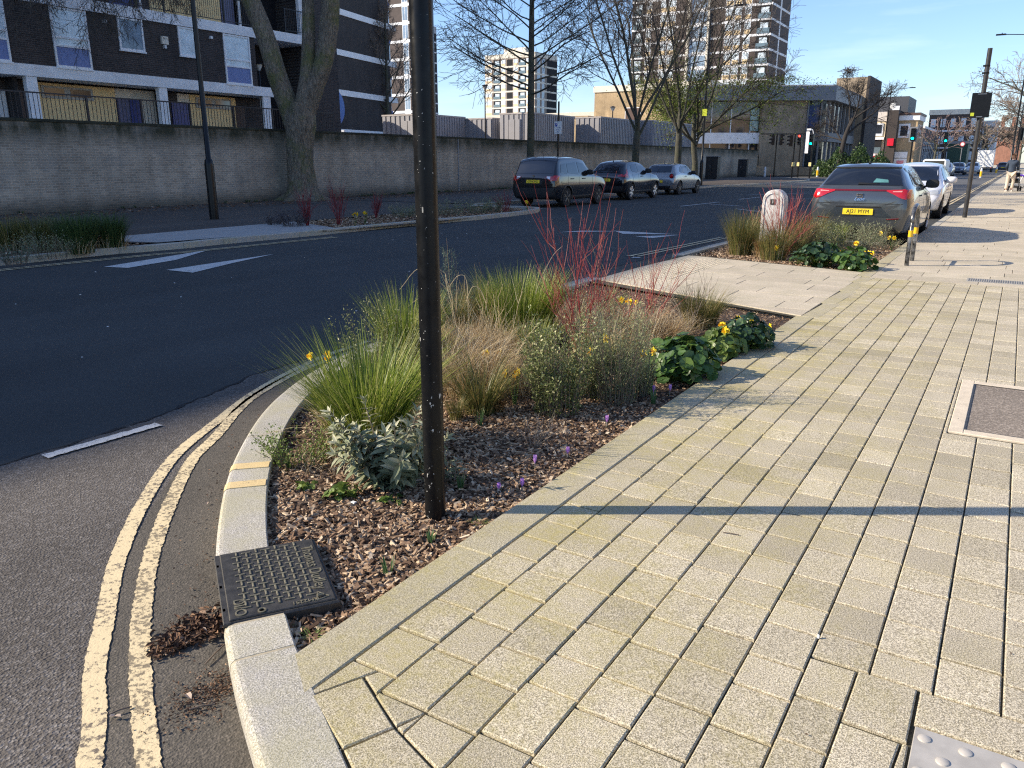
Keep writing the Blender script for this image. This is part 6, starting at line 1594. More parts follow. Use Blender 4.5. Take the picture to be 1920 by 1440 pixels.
# gable block beyond the big tree, dark brick with white bands, turned a little from the street
gb = root('brick_block', (-49.3, 56.4, -.24), rad(11.5), 'dark brick block with white floor bands and small blue topped bays behind the big tree', 'apartment block')
b = B(); gb.scale = (1.17, 1.17, 1.17); b.box(-9, 0, -7.6, 2.2, 1.5, 20); b.build('wall', m_bk_x, gb)
for k in range(6):
    z = 3.25 + k * 2.62; b = B(); b.box(-9.05, .07, -7.65, 3.2, z, z + .38); b.build('floor_band', m_band, gb)
    b = B(); b.box(-9, -.5, 2.25, 3.15, z + .38, z + 2.4); o = b.build('bay', m_upvc, gb)
    b = B(); b.box(-.5, -.42, 2.3, 3.1, z + .5, z + 1.75); b.build('pane', m_pane2, o)
    b = B(); b.box(-.5, -.38, 2.28, 3.14, z + 1.76, z + 2.05); b.build('blue_panel', plain('bright_blue_panel', (.03, .08, .32), .4), o)
    if k: b = B(); b.box(.0, .06, -7.2, -6.2, z + .4, z + 2.5); o = b.build('window', m_upvc, gb); b = B(); b.box(.06, .07, -7.1, -6.3, z + 1.2, z + 2.3); b.build('pane', m_pane2, o)
b = B(); b.box(-9, .1, -7.6, 2.2, 20, 20.5); b.build('parapet', m_band, gb)
# blue entrance canopy and gate
eb = root('entrance_porch', ((-40.91,41.65,4.69)[0], (-40.91,41.65,4.69)[1], 2.05), rad(11), 'bright blue curved entrance porch with barred gate beside the big trunk', 'porch')
m_blu = plain('vivid_blue_paint', (.02, .10, .38), .3, var=.1); m_blu2 = plain('deep_blue_paint', (.010, .018, .16), .4)
b = B(); b.lathe([(1.2, -.1), (1.2, .1)], n=36, axis='x', c=(.4, .2, 2.95)); b.build('round_screen', m_blu, eb, True)
b = B(); b.box(.5, .7, -1.3, .1, 0, 4.1); b.build('side_panel', m_blu, eb); b = B(); b.box(.72, .80, -1.25, 0, 0, 2.9); g_ = b.build('gate', m_blu2, eb)
for k in range(5): b = B(); b.box(.80, .84, -1.15 + k * .23, -1.05 + k * .23, 1.0, 2.7); b.build('bar', m_band, g_)
b = B(); b.box(.72, .78, -1.0, -.3, 3.1, 3.4); b.build('green_sign', plain('green_sign_panel', (.03, .22, .10), .4), eb)
b = B(); b.box(.45, .65, .9, 1.1, 0, 1.5); b.build('post', m_band, eb)

# brown slab tower behind the bare tree, then the far slab
tower('tower_block', 'brown brick tower with white bands rising behind the boundary containers beside the post', -118, -86.6, 108.3, 113, 0, 46, 2.72, m_brw, m_brw, [(-93.5, -92.0, 'window'), (-101, -99, 'window'), (-88.6, -87.4, 'window')], [], phase=1.0)
tower('tower_block', 'far dark slab tower with thin white bands seen just past the post', -166, -146.5, 185.0, 194.0, 0, 36.3, 2.72, plain('charcoal_cladding', (.030, .029, .034), .8, var=.1), None, [(-152.0, -149.5, 'window'), (-158, -155.5, 'window')], [], phase=1.1, top=plain('pale_grey_parapet', (.42, .43, .44), .8), ztop_extra=1.8, bh=.36)
# middle tower
mt_ = tower('tower_block', 'pale ten storey tower behind the bare spreading tree', -170.0, -149.0, 253.6, 269.5, 0, 36.6, 2.74, plain('cream_brown_wall', (.30, .24, .19), .85, var=.2, sc=.5), None,
      [(-169.8, -167.0, 'ochre'), (-166.3, -163.3, 'balcony'), (-163.0, -161.2, 'ochre'), (-160.6, -158.2, 'recess'), (-157.8, -156.0, 'ochre'), (-155.6, -152.8, 'balcony'), (-152.5, -149.3, 'ochre')], [(255, 257, 'window'), (258.4, 260.2, 'window'), (262, 269.4, 'recess')], phase=.6, bh=.55, band=m_cream, ztop_extra=1.5, top=m_cream)
b = B(); b.box(-164, -155, 257, 263, 38, 40.3); b.build('plant_room', m_cream, mt_)
# big right tower
tower('tower_block', 'tall tower with ochre window panels and corner balconies above the green trees', -73.8, -44.9, 165.5, 179.2, 0, 58, 2.71, m_brw, None,
      [(-73.5, -71.2, 'balcony'), (-70.6, -69.4, 'ochre'), (-67.5, -66.0, 'ochre'), (-65.8, -64.2, 'ochre'), (-61.0, -57.4, 'window'), (-57.2, -55.9, 'recess'), (-53.9, -52.3, 'ochre'), (-52.1, -50.7, 'ochre'), (-50.1, -48.8, 'ochre'), (-47.6, -45.1, 'balcony')],
      [(171.4, 172.2, 'panel')], phase=.45, side_stripe=m_band)
b = B(); b.box(-61.6, -61.1, 165.0, 165.5, 0, 58); b.box(-57.4, -57.0, 165.0, 165.5, 0, 58)
tag(b.build('stair_core_fin', m_cream), 'pale vertical fins of the stair core on the tall tower', 'stair core')
# low ranges between the towers
def block(name, label, x0, x1, y0, y1, z0, z1, m, roof=None, ex=.4, cat='building', wins=(), side=(), bands=(), rz=0):
    r = root(name, (0, 0, 0), 0, label, cat)
    b = B(); b.box(x0, x1, y0, y1, z0, z1); b.build('wall', m, r)
    b = B(); b.box(x0 - .15, x1 + .15, y0 - .15, y1 + .15, z1 + .001, z1 + ex); b.build('roof', roof or m_band, r)
    for (a, c, q0, q1, mm) in wins:
        b = B(); b.box(a, c, y0 - .07, y0, q0, q1); f = b.build('window', m_upvc, r); b = B(); b.box(a + .1, c - .1, y0 - .09, y0 - .071, q0 + .1, q1 - .1); b.build('pane', mm, f)
    for (a, c, q0, q1, mm) in side:
        b = B(); b.box(x1, x1 + .07, a, c, q0, q1); f = b.build('window', m_upvc, r); b = B(); b.box(x1 + .071, x1 + .09, a + .1, c - .1, q0 + .1, q1 - .1); b.build('pane', mm, f)
    for (q0, q1) in bands: b = B(); b.box(x0 - .05, x1 + .05, y0 - .05, y1 + .05, q0, q1); b.build('band', m_band, r)
    return r
block('low_range', 'long low flats with white fascia under the middle tower', -112, -78, 168, 176, 0, 10.6, m_brw, m_cream, 1.6, wins=[(x, x + 1.4, 7.9, 9.9, m_pane2) for x in range(-110, -79, 4)])
block('golden_building', 'golden brick building with a white roof edge behind the bare trees', -58.5, -40, 118, 128, 0, 11.8, m_gold, m_cream, .9, wins=[(-53.2, -50.6, 5.8, 9.4, m_brdoor)])
block('golden_extension', 'lower golden brick extension behind the containers', -66, -58.6, 116, 126, 0, 8.0, m_gold, m_gold, .3)
block('far_flats', 'small grey stepped flats on the skyline past the far slab tower', -163, -146, 240, 252, 0, 14.5, plain('greyish_block', (.30, .29, .29), .9), None, .5, wins=[(x, x + 1.2, z, z + 1.6, m_dpane) for x in range(-161, -147, 3) for z in (8.5, 11.5)])
block('far_flats', 'lower grey flats beside the stepped ones on the skyline', -170, -163.2, 238, 248, 0, 10.5, plain('greyish_block', (.30, .29, .29), .9), None, .4)

# ---- library on the corner
lb_ = root('library_building', (0, 0, 0), 0, 'two storey buff brick corner building with deep grey fascia and glazed corner', 'building')
lb_.rotation_euler = (0, 0, rad(32)); lb_.location = (-.975, -.61, 0)        # the front wall stands across the view, turned from the street grid
m_libc = plain('library_column', (.20, .20, .20), .8, var=.2); FB = 88.0
m_libf = brick('library_brick_front', 'XY', (.30, .225, .145), (.40, .305, .20), (.36, .29, .21), nsc=.8)
b = B(); b.box(27.6, 32.3, FB, FB + 9, .9, 7.6); b.build('wall', m_libf, lb_)
b = B(); b.box(20, 27.6, FB + .5, FB + 8, 3.3, 4.4); b.box(20, 27.6, FB + .7, FB + 8, 0, 1.0); b.build('spandrel', m_band, lb_)
b = B(); b.box(20, 27.5, FB + .9, FB + 8, 1.0, 7.6); b.build('glazing', m_dpane, lb_)
for k in range(4): b = B(); b.box(20.3 + k * 2.1, 20.4 + k * 2.1, FB + .8, FB + .9, 1., 7.6); b.build('mullion', m_band, lb_)
b = B(); b.box(26.6, 27.5, FB + .78, FB + .88, 4.6, 6.9); b.build('pale_green_panel', plain('pale_green_glass', (.30, .45, .42), .2), lb_)
b = B(); b.box(27.62, 32.28, FB - .03, FB - .001, 4.22, 4.30); b.build('string_course', m_dark, lb_)
b = B(); b.box(24, 36, FB - 1.2, FB - .04, 0, .85); b.build('steps', m_lib_x, lb_)
# the side runs along the street: direction of +Y seen in this turned frame
dv = (math.sin(rad(32)), math.cos(rad(32))); CX, CY = 34.6, FB
def para(b, t0, t1, o0, o1, z0, z1):
    P = []
    for t, o in ((t0, o0), (t1, o0), (t1, o1), (t0, o1)): P.append((CX + dv[0] * t - dv[1] * o, CY + dv[1] * t + dv[0] * o))
    b.prism(ccw(P), z0, z1)
b = B(); b.prism(ccw([(32.32, FB + .1), (CX - .3, FB + .1), (CX - .3 + dv[0] * 18, FB + dv[1] * 18), (30, FB + dv[1] * 18)]), .4, 7.6); b.build('glazing', m_dpane, lb_)
for k in range(9): b = B(); para(b, .1 + 2.2 * k, .38 + 2.2 * k, -.05, .22, .1, 7.6); b.build('column', m_libc, lb_)
b = B(); para(b, 0, 18, -.15, .16, 3.5, 4.4); b.box(32.3, CX, FB - .06, FB + .1, 3.5, 4.4); b.build('floor_panel', m_libc, lb_)
b = B(); b.box(32.32, 32.46, FB - .1, FB + .1, .9, 7.6); b.box(33.7, 33.86, FB - .1, FB + .1, .9, 7.6); b.build('mullion', m_libc, lb_)
b = B(); b.box(32.5, 33.6, FB + .02, FB + .09, 4.9, 7.2); b.build('stained_glass', plain('stained_blue_glass', (.02, .04, .12), .15, var=.6, sc=2.5), lb_)
b = B(); P = ccw([(19.5, FB - .6), (CX + .35, FB - .6), (CX + .35 + dv[0] * 19, FB - .6 + dv[1] * 19), (19.5, FB + 18)]); b.prism(P, 7.6, 9.15, bev=.2); b.build('fascia', m_lead, lb_)
b = B(); b.box(-20.8, -17.3, 108, 117, 0, 11.2); bt_ = tag(b.build('brick_stair_tower', m_lib_x), 'taller brown brick stair tower at the end of the library', 'tower')
b = B(); b.box(-17.3, -17.0, 107.9, 117, 0, 11.3); b.build('shaded_side_sheet', m_bk_x, bt_)  # dark sheet over the tower's street side, its shade put into the colour

# ---- shops beyond: cream shop block, brown fin, yellow corner block
sh = root('shop_building', (-2.5, 0, 0), 0, 'cream and ochre shop building with red awning on the far corner', 'shop')
S_ = lambda px: None
b = B(); b.box(-20.6, -16.6, 141, 152, 0, 8.8); b.build('wall', plain('warm_cream_panel', (.72, .58, .38), .8, var=.1), sh)
b = B(); b.box(-20.7, -16.6, 140.9, 152, 7.5, 8.9); b.build('parapet', plain('pale_pink_render', (.62, .55, .48), .8), sh)
b = B(); b.box(-20.5, -14.2, 144, 154, 8.9, 11.3); b.build('roof_storey', plain('dark_grey_cladding', (.06, .062, .07), .6), sh)
for a, q in ((-20.0, 9.1), (-16.4, 9.1)): b = B(); b.box(a, a + 1.0, 143.9, 144, q, q + .8); b.build('window', m_upvc, sh)
b = B(); b.box(-18.6, -17.0, 140.85, 141, 5.3, 7.2); w_ = b.build('window', m_upvc, sh); b = B(); b.box(-18.4, -17.2, 140.8, 140.85, 5.7, 7.0); b.build('pane', m_dpane, w_)
b = B(); b.box(-20.1, -17.0, 140.8, 141, 2.9, 4.7); w_ = b.build('balcony', m_dark, sh); b = B(); b.box(-20.0, -17.0, 140.5, 140.6, 2.7, 3.6); b.build('balustrade', plain('balcony_glass', (.13, .18, .20), .1, var=.3), w_)
b = B(); b.box(-20.7, -16.7, 140.6, 141, 4.75, 5.1); b.box(-20.7, -16.7, 140.4, 141, 2.3, 2.65); b.build('white_band', m_band, sh)
b = B(); b.box(-20.7, -16.7, 139.2, 141, 1.75, 2.25); b.build('awning', plain('red_awning', (.50, .012, .012), .6), sh)
b = B(); b.box(-20.5, -16.8, 140.7, 140.9, -.0, 1.7); s_ = b.build('shopfront', m_pane, sh)
for k, c_ in enumerate(((.05, .25, .55), (.7, .7, .65), (.1, .45, .6), (.75, .75, .72))): b = B(); b.box(-20.3 + k * .9, -19.6 + k * .9, 140.6, 140.69, .4, 1.4); b.build('poster', plain('poster_%d' % k, c_, .6), s_)
b = B(); b.box(-16.6, -15.0, 140.5, 150, 0, 9.1); b.build('fin', plain('dark_timber_fin', (.045, .035, .030), .8, var=.3), sh)
b = B(); b.box(-16.1, -15.2, 140.2, 140.5, 3.8, 4.9); b.build('red_sign', plain('red_sign', (.6, .01, .03), .4), sh)
b = B(); b.lathe([(.02, -.1), (.42, .0), (.45, .02)], n=18, axis='y', c=(-15.9, 140.3, 9.7)); b.build('satellite_dish', m_white, sh)
yb = root('corner_building', (-2.5, 0, 0), 0, 'yellow stock brick corner building with white cornice and brown mansard beyond the shop', 'building')
b = B(); b.box(-15.0, -12.3, 142, 150, 0, 8.0); b.build('wall', m_gold, yb)
b = B(); b.box(-15.1, -12.1, 141.8, 150.2, 7.6, 8.35); b.build('cornice', m_band, yb); b = B(); b.box(-15.2, -12.0, 141.7, 150.3, 8.36, 8.7); b.build('gutter', m_brdoor, yb)
b = B(); b.box(-14.9, -13.3, 141.9, 142, 5.0, 7.1); w_ = b.build('window', m_upvc, yb); b = B(); b.box(-14.6, -13.6, 141.85, 141.9, 5.3, 6.8); b.build('pane', m_dpane, w_)
b = B(); b.box(-15.0, -13.2, 141.7, 142, 2.0, 2.9); b.box(-15, -13.2, 141.7, 142, -.1, 1.9); b.build('painted_ground_floor', m_band, yb)
for y in (143, 145, 147): b = B(); b.box(-12.3, -12.24, y, y + 1.2, 5.1, 7.0); w_ = b.build('window', m_upvc, yb); b = B(); b.box(-12.24, -12.22, y + .15, y + 1.05, 5.3, 6.9); b.build('pane', m_dpane, w_)
b = B(); b.box(-14.6, -13.6, 141.66, 141.7, .5, 1.6); b.build('red_lettered_sign', plain('pink_red_sign', (.7, .25, .28), .5), yb)
# far terrace with mansard
ft = block('terrace_building', 'long brown mansard terrace with white window surrounds down the road', -17.8, -8.6, 190, 205, 0, 10.6, m_brw, m_cream, 1.0, wins=[(-17.4 + k * 1.8, -16.5 + k * 1.8, z, z + 1.6, m_pane2) for k in range(5) for z in (8.2, 4.9, 1.8)], bands=((7.3, 7.6), (4.0, 4.3)), cat='building')
block('terrace_building', 'dark fronted old terrace with tall sash windows past the corner building', -18.2, -15.6, 160, 186, 0, 7.0, plain('sooty_stone', (.13, .12, .115), .9), None, .4, side=[(162 + 3 * k, 163.4 + 3 * k, 1.6, 4.8, m_dpane) for k in range(7)])
block('white_building', 'narrow white framed building with glass balconies near the far trees', -8.5, -5.8, 200, 212, 0, 9.4, plain('white_render', (.72, .72, .72), .7), None, .3, wins=[(-8.2, -6.9, 1.2 + 2.8 * k, 3.2 + 2.8 * k, m_dpane) for k in range(3)])
block('brick_mansion', 'red brick building with tall chimneys at the end of the road', -11.5, -2.0, 420, 440, 0, 14.5, m_redb, m_slate, 1.5, wins=[(-10.5 + 2.2 * k, -9.5 + 2.2 * k, 10, 13, m_dpane) for k in range(4)])
for k, x in enumerate((-11.0, -7.0, -3.6)):
    b = B(); b.box(x, x + 1.5, 419, 421, 16, 20); tag(b.build('chimney_stack', m_redb), ['red brick chimney at one end of the mansion roof', 'middle red brick chimney on the mansion roof', 'red brick chimney above the far trees'][k], 'chimney', 'chimneys of the red brick building')
# green-tiled kiosk/hoarding under the terrace
kk = root('site_hoarding', (-9.4, 150, 0), 0, 'dark green boarded structure at the roadside beyond the signals', 'hoarding')
b = B(); b.box(-1.4, 1.4, 0, 6, 0, 4.2); b.build('boards', plain('dark_green_boards', (.012, .05, .035), .6), kk); b = B(); b.box(-1.6, 1.6, -.1, 6.1, 4.2, 4.6); b.build('roof', m_lead, kk)

# ---- terrace along the near pavement, out of the picture to the right: its sunlit front shows in the car paint
nb = root('pavement_terrace', (0, 0, 0), 0, 'golden brick terrace lining the near pavement, seen only as reflections', 'building')
b = B(); b.box(10.5, 20, 12, 62, 0, 8.5); b.build('wall', m_gold, nb)
b = B(); b.box(10.35, 20.1, 11.9, 62.1, 8.5, 9.0); b.build('parapet', m_band, nb)
for k in range(12):
    for z in (1.0, 4.8): b = B(); b.box(10.42, 10.5, 13.5 + k * 4, 15.3 + k * 4, z, z + 2.2); w_ = b.build('window', m_upvc, nb); b = B(); b.box(10.38, 10.42, 13.65 + k * 4, 15.15 + k * 4, z + .15, z + 2.05); b.build('pane', m_dpane, w_)
# ---- shipping-container cabins behind the wall
def cabin(x0, x1, y0, y1, z1, label, lit, hatch=None, seed=0):
    r = root('site_cabin', (0, 0, 0), 0, label, 'container', 'grey container cabins behind the boundary wall'); rg = np.random.default_rng(seed)
    z0 = 2.06
    b = B(); b.box(x0, x1, y0, y1, z0, z1 - .1); b.build('body', m_cab, r)
    b = B(); b.box(x0 - .04, x1 + .04, y0 - .04, y1 + .04, z1 - .1, z1); b.build('roof_edge', m_cab2, r)
    b = B(); y = y0 + .1
    while y < y1 - .15: b.box(x1, x1 + .05, y, y + .16, z0, z1 - .12); y += .30
    b.build('side_corrugation', m_cab, r)
    b = B(); x = x0 + .08
    while x < x1 - .1: b.box(x, x + .22, y0 - .05, y0, z0, z1 - .12); x += .42
    b.build('end_corrugation', m_cab, r)
    if hatch:
        b = B(); b.box(hatch[0], hatch[1], y0 - .12, y0 - .05, z0 + .55, z1 - .45); h = b.build('shutter', m_cab, r)
        b = B(); m = (hatch[0] + hatch[1]) / 2; b.box(m - .015, m + .015, y0 - .13, y0 - .121, z0 + .56, z1 - .46); b.build('seam', m_dark, h)
    return r
m_cab = plain('grey_lilac_cabin_paint', (.30, .29, .30), .55, var=.08, sc=1.2); m_cab2 = plain('cabin_trim', (.40, .36, .34), .6)
cabin(-38.4, -34.9, 44.4, 49.4, 4.55, 'grey cabin half hidden by the tall post, sunlit corrugated end', 1, (-36.6, -35.6), 1)
cabin(-37.6, -32.6, 49.5, 50.5, 4.45, 'cabin wall panel with a small grey door behind the boundary wall', 1)
b = B(); b.box(-33.2, -33.1, 45.2, 45.3, 2, 3); 
cabin(-32.0, -29.4, 49.6, 56.0, 4.72, 'lit pinkish cabin with closed double shutters behind the bare tree', 1, (-31.2, -30.2), 2)
cabin(-29.6, -27.5, 56.6, 63.5, 4.7, 'cabin with a cream notice panel behind the sign post', 1, None, 3)
cabin(-28.4, -26.2, 63.7, 74, 4.7, 'long dark cabin partly hidden behind the leafing trees', 1, None, 4)
b = B(); b.box(-34.86, -34.80, 45.8, 46.7, 2.1, 4.0)

# ================================================================ TREES
m_bark = None
def bark(name, c1, c2, moss=None):
    t = NT(name); f = t.noise(7, 7, .7, t.pos((3, 3, .55)), 1.2); g = t.noise(1.6, 5, .6)
    c = t.ramp(f, [(.35, c1), (.65, c2)]); xyz = t.sep()
    c = t.mix(.5, c, t.ramp(g, [(.3, .7), (.7, 1.2)]), 'MULTIPLY')
    if moss: c = t.mix(t.ramp(t.noise(1.3, 6, .7), [(.48, 0.), (.66, .75)]), c, moss)
    return t.out(c, .95, t.bump(f, 1., .05), spec=.2)
m_barkA = bark('plane_bark', (.06, .05, .038), (.32, .27, .205), (.13, .14, .045))
m_barkB = bark('grey_green_bark', (.055, .055, .042), (.13, .125, .10), (.09, .10, .055))
m_twigA = plain('bare_twig_bark', (.075, .062, .050), .9, var=.25, sc=.7)
m_twigC = plain('distant_twig_bark', (.20, .155, .12), .9, var=.2, sc=.3)
m_leafY = vmat('young_tree_leaves', [(0, (.07, .10, .02)), (.5, (.16, .21, .035)), (1, (.30, .36, .07))], .5, .4)
def rot_about(d, ang, az):
    s = np.cross(d, [0, 0, 1.]) if abs(d[2]) < .95 else np.cross(d, [1., 0, 0]); s = s / np.linalg.norm(s); o = np.cross(d, s)
    return d * math.cos(ang) + (s * math.cos(az) + o * math.sin(az)) * math.sin(ang)
def grow(rg, p, d, L_, r, lv, spec, out):
    """spec per level: (children, angle, length ratio, radius ratio, wiggle, lift)"""
    nchild, ang, lr, rr, wig, lift = spec[lv]; k = 7 if lv < 3 else 5
    P = [np.array(p, float)]; dd = np.array(d, float)
    for i in range(k - 1):
        dd = dd + rg.normal(0, wig, 3) + np.array([0, 0, lift]); dd /= np.linalg.norm(dd); P.append(P[-1] + dd * L_ / (k - 1))
    P = np.array(P); end = .45 if lv < len(spec) - 1 else .3
    R = np.linspace(r, r * end, k); out.setdefault((k, lv), []).append((P, R))
    if lv + 1 >= len(spec): return
    n = max(1, int(round(nchild * rg.uniform(.8, 1.2)))); az0 = rg.uniform(0, 6.28)
    for j in range(n):
        t = (.22 if lv else .35) + (.78 if lv else .65) * (j + rg.uniform(.2, .8)) / n; f = t * (k - 1); i = min(int(f), k - 2); q = P[i] + (P[i + 1] - P[i]) * (f - i)
        dl = P[i + 1] - P[i]; dl = dl / np.linalg.norm(dl)
        cd = rot_about(dl, rad(ang) * rg.uniform(.7, 1.25), az0 + j * 2.4 + rg.uniform(-.5, .5))
        grow(rg, q, cd, L_ * lr * rg.uniform(.65, 1.15) * (1 - .35 * t), r * (1 - (1 - end) * t) * rr, lv + 1, spec, out)
def tree(name, loc, label, trunk, spec, seed, mb, mt, leaf=None, group=None, thick=1., minr=.006, start=None, trunk_sides=14, cat='tree', split=1):
    """trunk: list of (points, radii) drawn by hand; start: list of (p, d, L, r)"""
    rg = np.random.default_rng(seed); r = root(name, loc, 0, label, cat, group); b = B()
    for pts, rr in trunk:
        P = smooth_line(pts, 5); R = np.interp(np.linspace(0, 1, len(P)), np.linspace(0, 1, len(rr)), rr); b.tube(P, R, trunk_sides)
    b.build('trunk', mb, r, True)
    out = {}
    for (p, d, L_, rr) in start: grow(rg, p, unit(np.array(d, float)), L_, rr, 0, spec, out)
    bb, bt = B(), B(); tips = []
    for (k, lv), lst in out.items():
        P = np.array([q[0] for q in lst]); R = np.maximum(np.array([q[1] for q in lst]), minr) * thick
        (bb if lv < split else bt).tubes(P, R, 7 if lv < 1 else (5 if lv < 2 else 3), cap=False)
        if lv == len(spec) - 1: tips.append(P)
    if bb.n: bb.build('limbs', mb, r, True)
    bt.build('twigs', mt, r, True)
    if leaf:
        n, ls, mm, zmax, sp = leaf; T = np.concatenate(tips); i = rg.integers(0, len(T), n); j = rg.integers(1, T.shape[1], n); P = T[i, j] + rg.normal(0, sp, (n, 3)); P = P[P[:, 2] < zmax]
        lb = B(); leaves(lb, P, rg.normal(0, 1, (len(P), 3)), rdir(len(P), rg, 1.), ls * rg.uniform(.6, 1.4, len(P)), ls * .6, .1, .2, np.clip(rg.normal(.45, .25, len(P)), 0, 1)); lb.build('leaves', mm, r)
    return r, rg
# the big plane tree in front of the wall
TX, TY = -23.15, 22.0
def rel(v): return (v[0] - TX, v[1] - TY, v[2])
cs, sn = math.cos(rad(32)), math.sin(rad(32))
def sd(a, bb, z): return (a * cs - bb * sn, a * sn + bb * cs, z)      # a: sideways as seen from the near pavement, bb: away
rgd = np.random.default_rng(6)
main = [[sd(0, 0, -.2), sd(.02, 0, .5), sd(-.02, 0, 1.3), sd(.03, 0, 2.1), sd(.12, 0, 2.8), sd(.22, 0, 3.5)], [.85, .56, .49, .50, .56, .46]]
left = [[sd(.02, 0, 2.3), sd(-.30, .1, 3.3), sd(-.65, .1, 4.4), sd(-.95, .2, 5.6), sd(-1.42, .3, 6.9), sd(-1.95, .2, 8.2), sd(-2.8, 0, 10.5)], [.42, .38, .36, .34, .33, .30, .18]]
midl = [[sd(.25, 0, 3.2), sd(.48, 0, 4.5), sd(.60, .1, 6.0), sd(.62, .2, 7.2), sd(.58, .4, 8.2), sd(.9, .5, 10.6)], [.38, .27, .23, .20, .18, .13]]
rgt = [[sd(.25, 0, 3.1), sd(.72, 0, 4.1), sd(1.12, 0, 5.0), sd(1.38, 0, 6.2), sd(1.48, -.1, 7.1), sd(1.30, -.2, 8.2), sd(1.6, -.3, 10.6)], [.40, .34, .33, .34, .32, .28, .18]]
sp = [(7, 42, .62, .55, .10, .03), (7, 45, .60, .5, .12, -.03), (6, 45, .6, .5, .14, -.06), (5, 45, .6, .5, .16, -.10)]
limb2 = [[sd(-2.3, .2, 9.2), sd(-4.6, .1, 10.2), sd(-6.6, 0, 10.4), sd(-9.0, -.2, 9.6)], [.18, .13, .09, .05]]
starts = [(sd(-x_, -.1, 10.2 - .08 * x_), sd(rgd.uniform(-.5, .4), rgd.uniform(-.3, .3), -1), rgd.uniform(2.2, 3.8), .035) for x_ in np.linspace(4, 9, 9)] + [(sd(-2.8, 0, 10.4), (-.5, -.1, .9), 5, .16), (sd(.9, .5, 10.5), (.1, .2, 1), 5, .13), (sd(1.6, -.3, 10.5), (.4, -.2, .9), 5, .2), (sd(-2.2, .2, 9.0), sd(-1, -.3, .15), 5.5, .13), (sd(-1.8, .3, 7.9), sd(-1, -.2, .25), 5.5, .11), (sd(-2.0, .2, 8.4), sd(-.9, -.6, .0), 5.0, .09), (sd(1.4, 0, 7.6), sd(1, .1, .35), 4, .07)]
tree('big_plane_tree', (TX, TY, 0), 'massive forked mossy trunk of the old tree standing against the boundary wall', [main, left, midl, rgt, limb2] + [[[sd(0, 0, .35), sd(math.cos(a) * .7, math.sin(a) * .7, .06), sd(math.cos(a) * 1.25, math.sin(a) * 1.25, -.1)], [.30, .16, .04]] for a in (.2, 1.3, 2.6, 3.4, 4.3, 5.4)], sp, 5, m_barkA, m_twigA, start=starts, trunk_sides=22, thick=1.)
# hanging twig sprays that cross the maisonette facade
# conical bare tree (seen against the middle tower)
def col_start(h0, h1, n, Lb, rg, ang=75, r0=.07, lift=0.):
    s = []
    for i in range(n):
        t = i / (n - 1); z = h0 + (h1 - h0) * t; a = i * 2.4 + rg.uniform(-.4, .4); e = rad(ang - 38 * t)
        s.append(((0, 0, z), (math.sin(e) * math.cos(a), math.sin(e) * math.sin(a), math.cos(e) + lift), Lb * (1.02 - .72 * t) * rg.uniform(.8, 1.1), r0 * (1.1 - .75 * t)))
    return s
rg0 = np.random.default_rng(3)
sp2 = [(13, 42, .46, .5, .06, .03), (9, 42, .52, .5, .09, .02), (6, 42, .55, .5, .12, .0)]
tree('bare_street_tree', (-19.2, 32.3, 0), 'straight bare tree with wide level branches behind the parking sign', [[[(0, 0, -.2), (0, .02, 2), (.02, 0, 4), (0, .05, 7), (.05, 0, 10), (0, 0, 13.5)], [.22, .16, .15, .12, .08, .03]]], sp2, 8, m_barkB, m_twigA, start=col_start(4.3, 12.8, 48, 5.2, rg0, 80, .040), group='bare trees along the far footway', minr=.008)
sp3 = [(8, 34, .62, .52, .07, .04), (8, 38, .55, .5, .10, .02), (6, 40, .6, .5, .12, .0), (5, 40, .6, .5, .13, .0)]
def vase(n, tilt, L_, r, rg, z=3.):
    return [((0, 0, z + rg.uniform(-.4, .9)), (math.cos(a) * math.sin(rad(tilt)) , math.sin(a) * math.sin(rad(tilt)), math.cos(rad(tilt))), L_ * rg.uniform(.85, 1.1), r) for a in [i * 6.283 / n + rg.uniform(-.4, .4) for i in range(n)]]
tree('bare_street_tree', (-19.0, 43.8, 0), 'bare tree forking low into many upright limbs behind the black crossover', [[[(0, 0, -.2), (0, .02, 1.2), (.02, 0, 2.5), (.06, .03, 3.8)], [.28, .21, .20, .10]]], sp3, 12, m_barkB, m_twigA, start=vase(6, 30, 8.0, .080, rg0, 2.9) + [((0, 0, 3.4), (0.05, 0, 1), 8.5, .10)], group='bare trees along the far footway', minr=.008)
tree('leafing_street_tree', (-18.7, 49.8, 0), 'tree coming into yellow green leaf behind the silver car', [[[(0, 0, -.2), (0, .02, 1.4), (.0, 0, 2.8), (-.06, .05, 4.4)], [.28, .22, .20, .10]]], sp3, 14, m_barkB, m_twigA, start=vase(6, 34, 7.6, .075, rg0, 3.0) + [((0, 0, 4.2), (0, 0, 1), 8, .09)], leaf=(11000, .10, m_leafY, 7.4, .3), group='bare trees along the far footway', minr=.009)
tree('leafing_street_tree', (-18.9, 53.6, 0), 'leaning tree with fresh green leaves by the tall lamp column', [[[(0, 0, -.2), (0, .05, 1.2), (-.2, .1, 2.6), (-.3, .2, 4.5)], [.24, .20, .18, .12]]], sp3, 15, m_barkB, m_twigA, start=vase(7, 58, 5.6, .08, rg0, 2.6) + [((0, 0, 3.6), (.5, .2, 1), 6.5, .10), ((0, 0, 3.2), (.9, .3, .45), 6.0, .08)], leaf=(17000, .11, m_leafY, 6.6, .4), group='bare trees along the far footway', minr=.009)
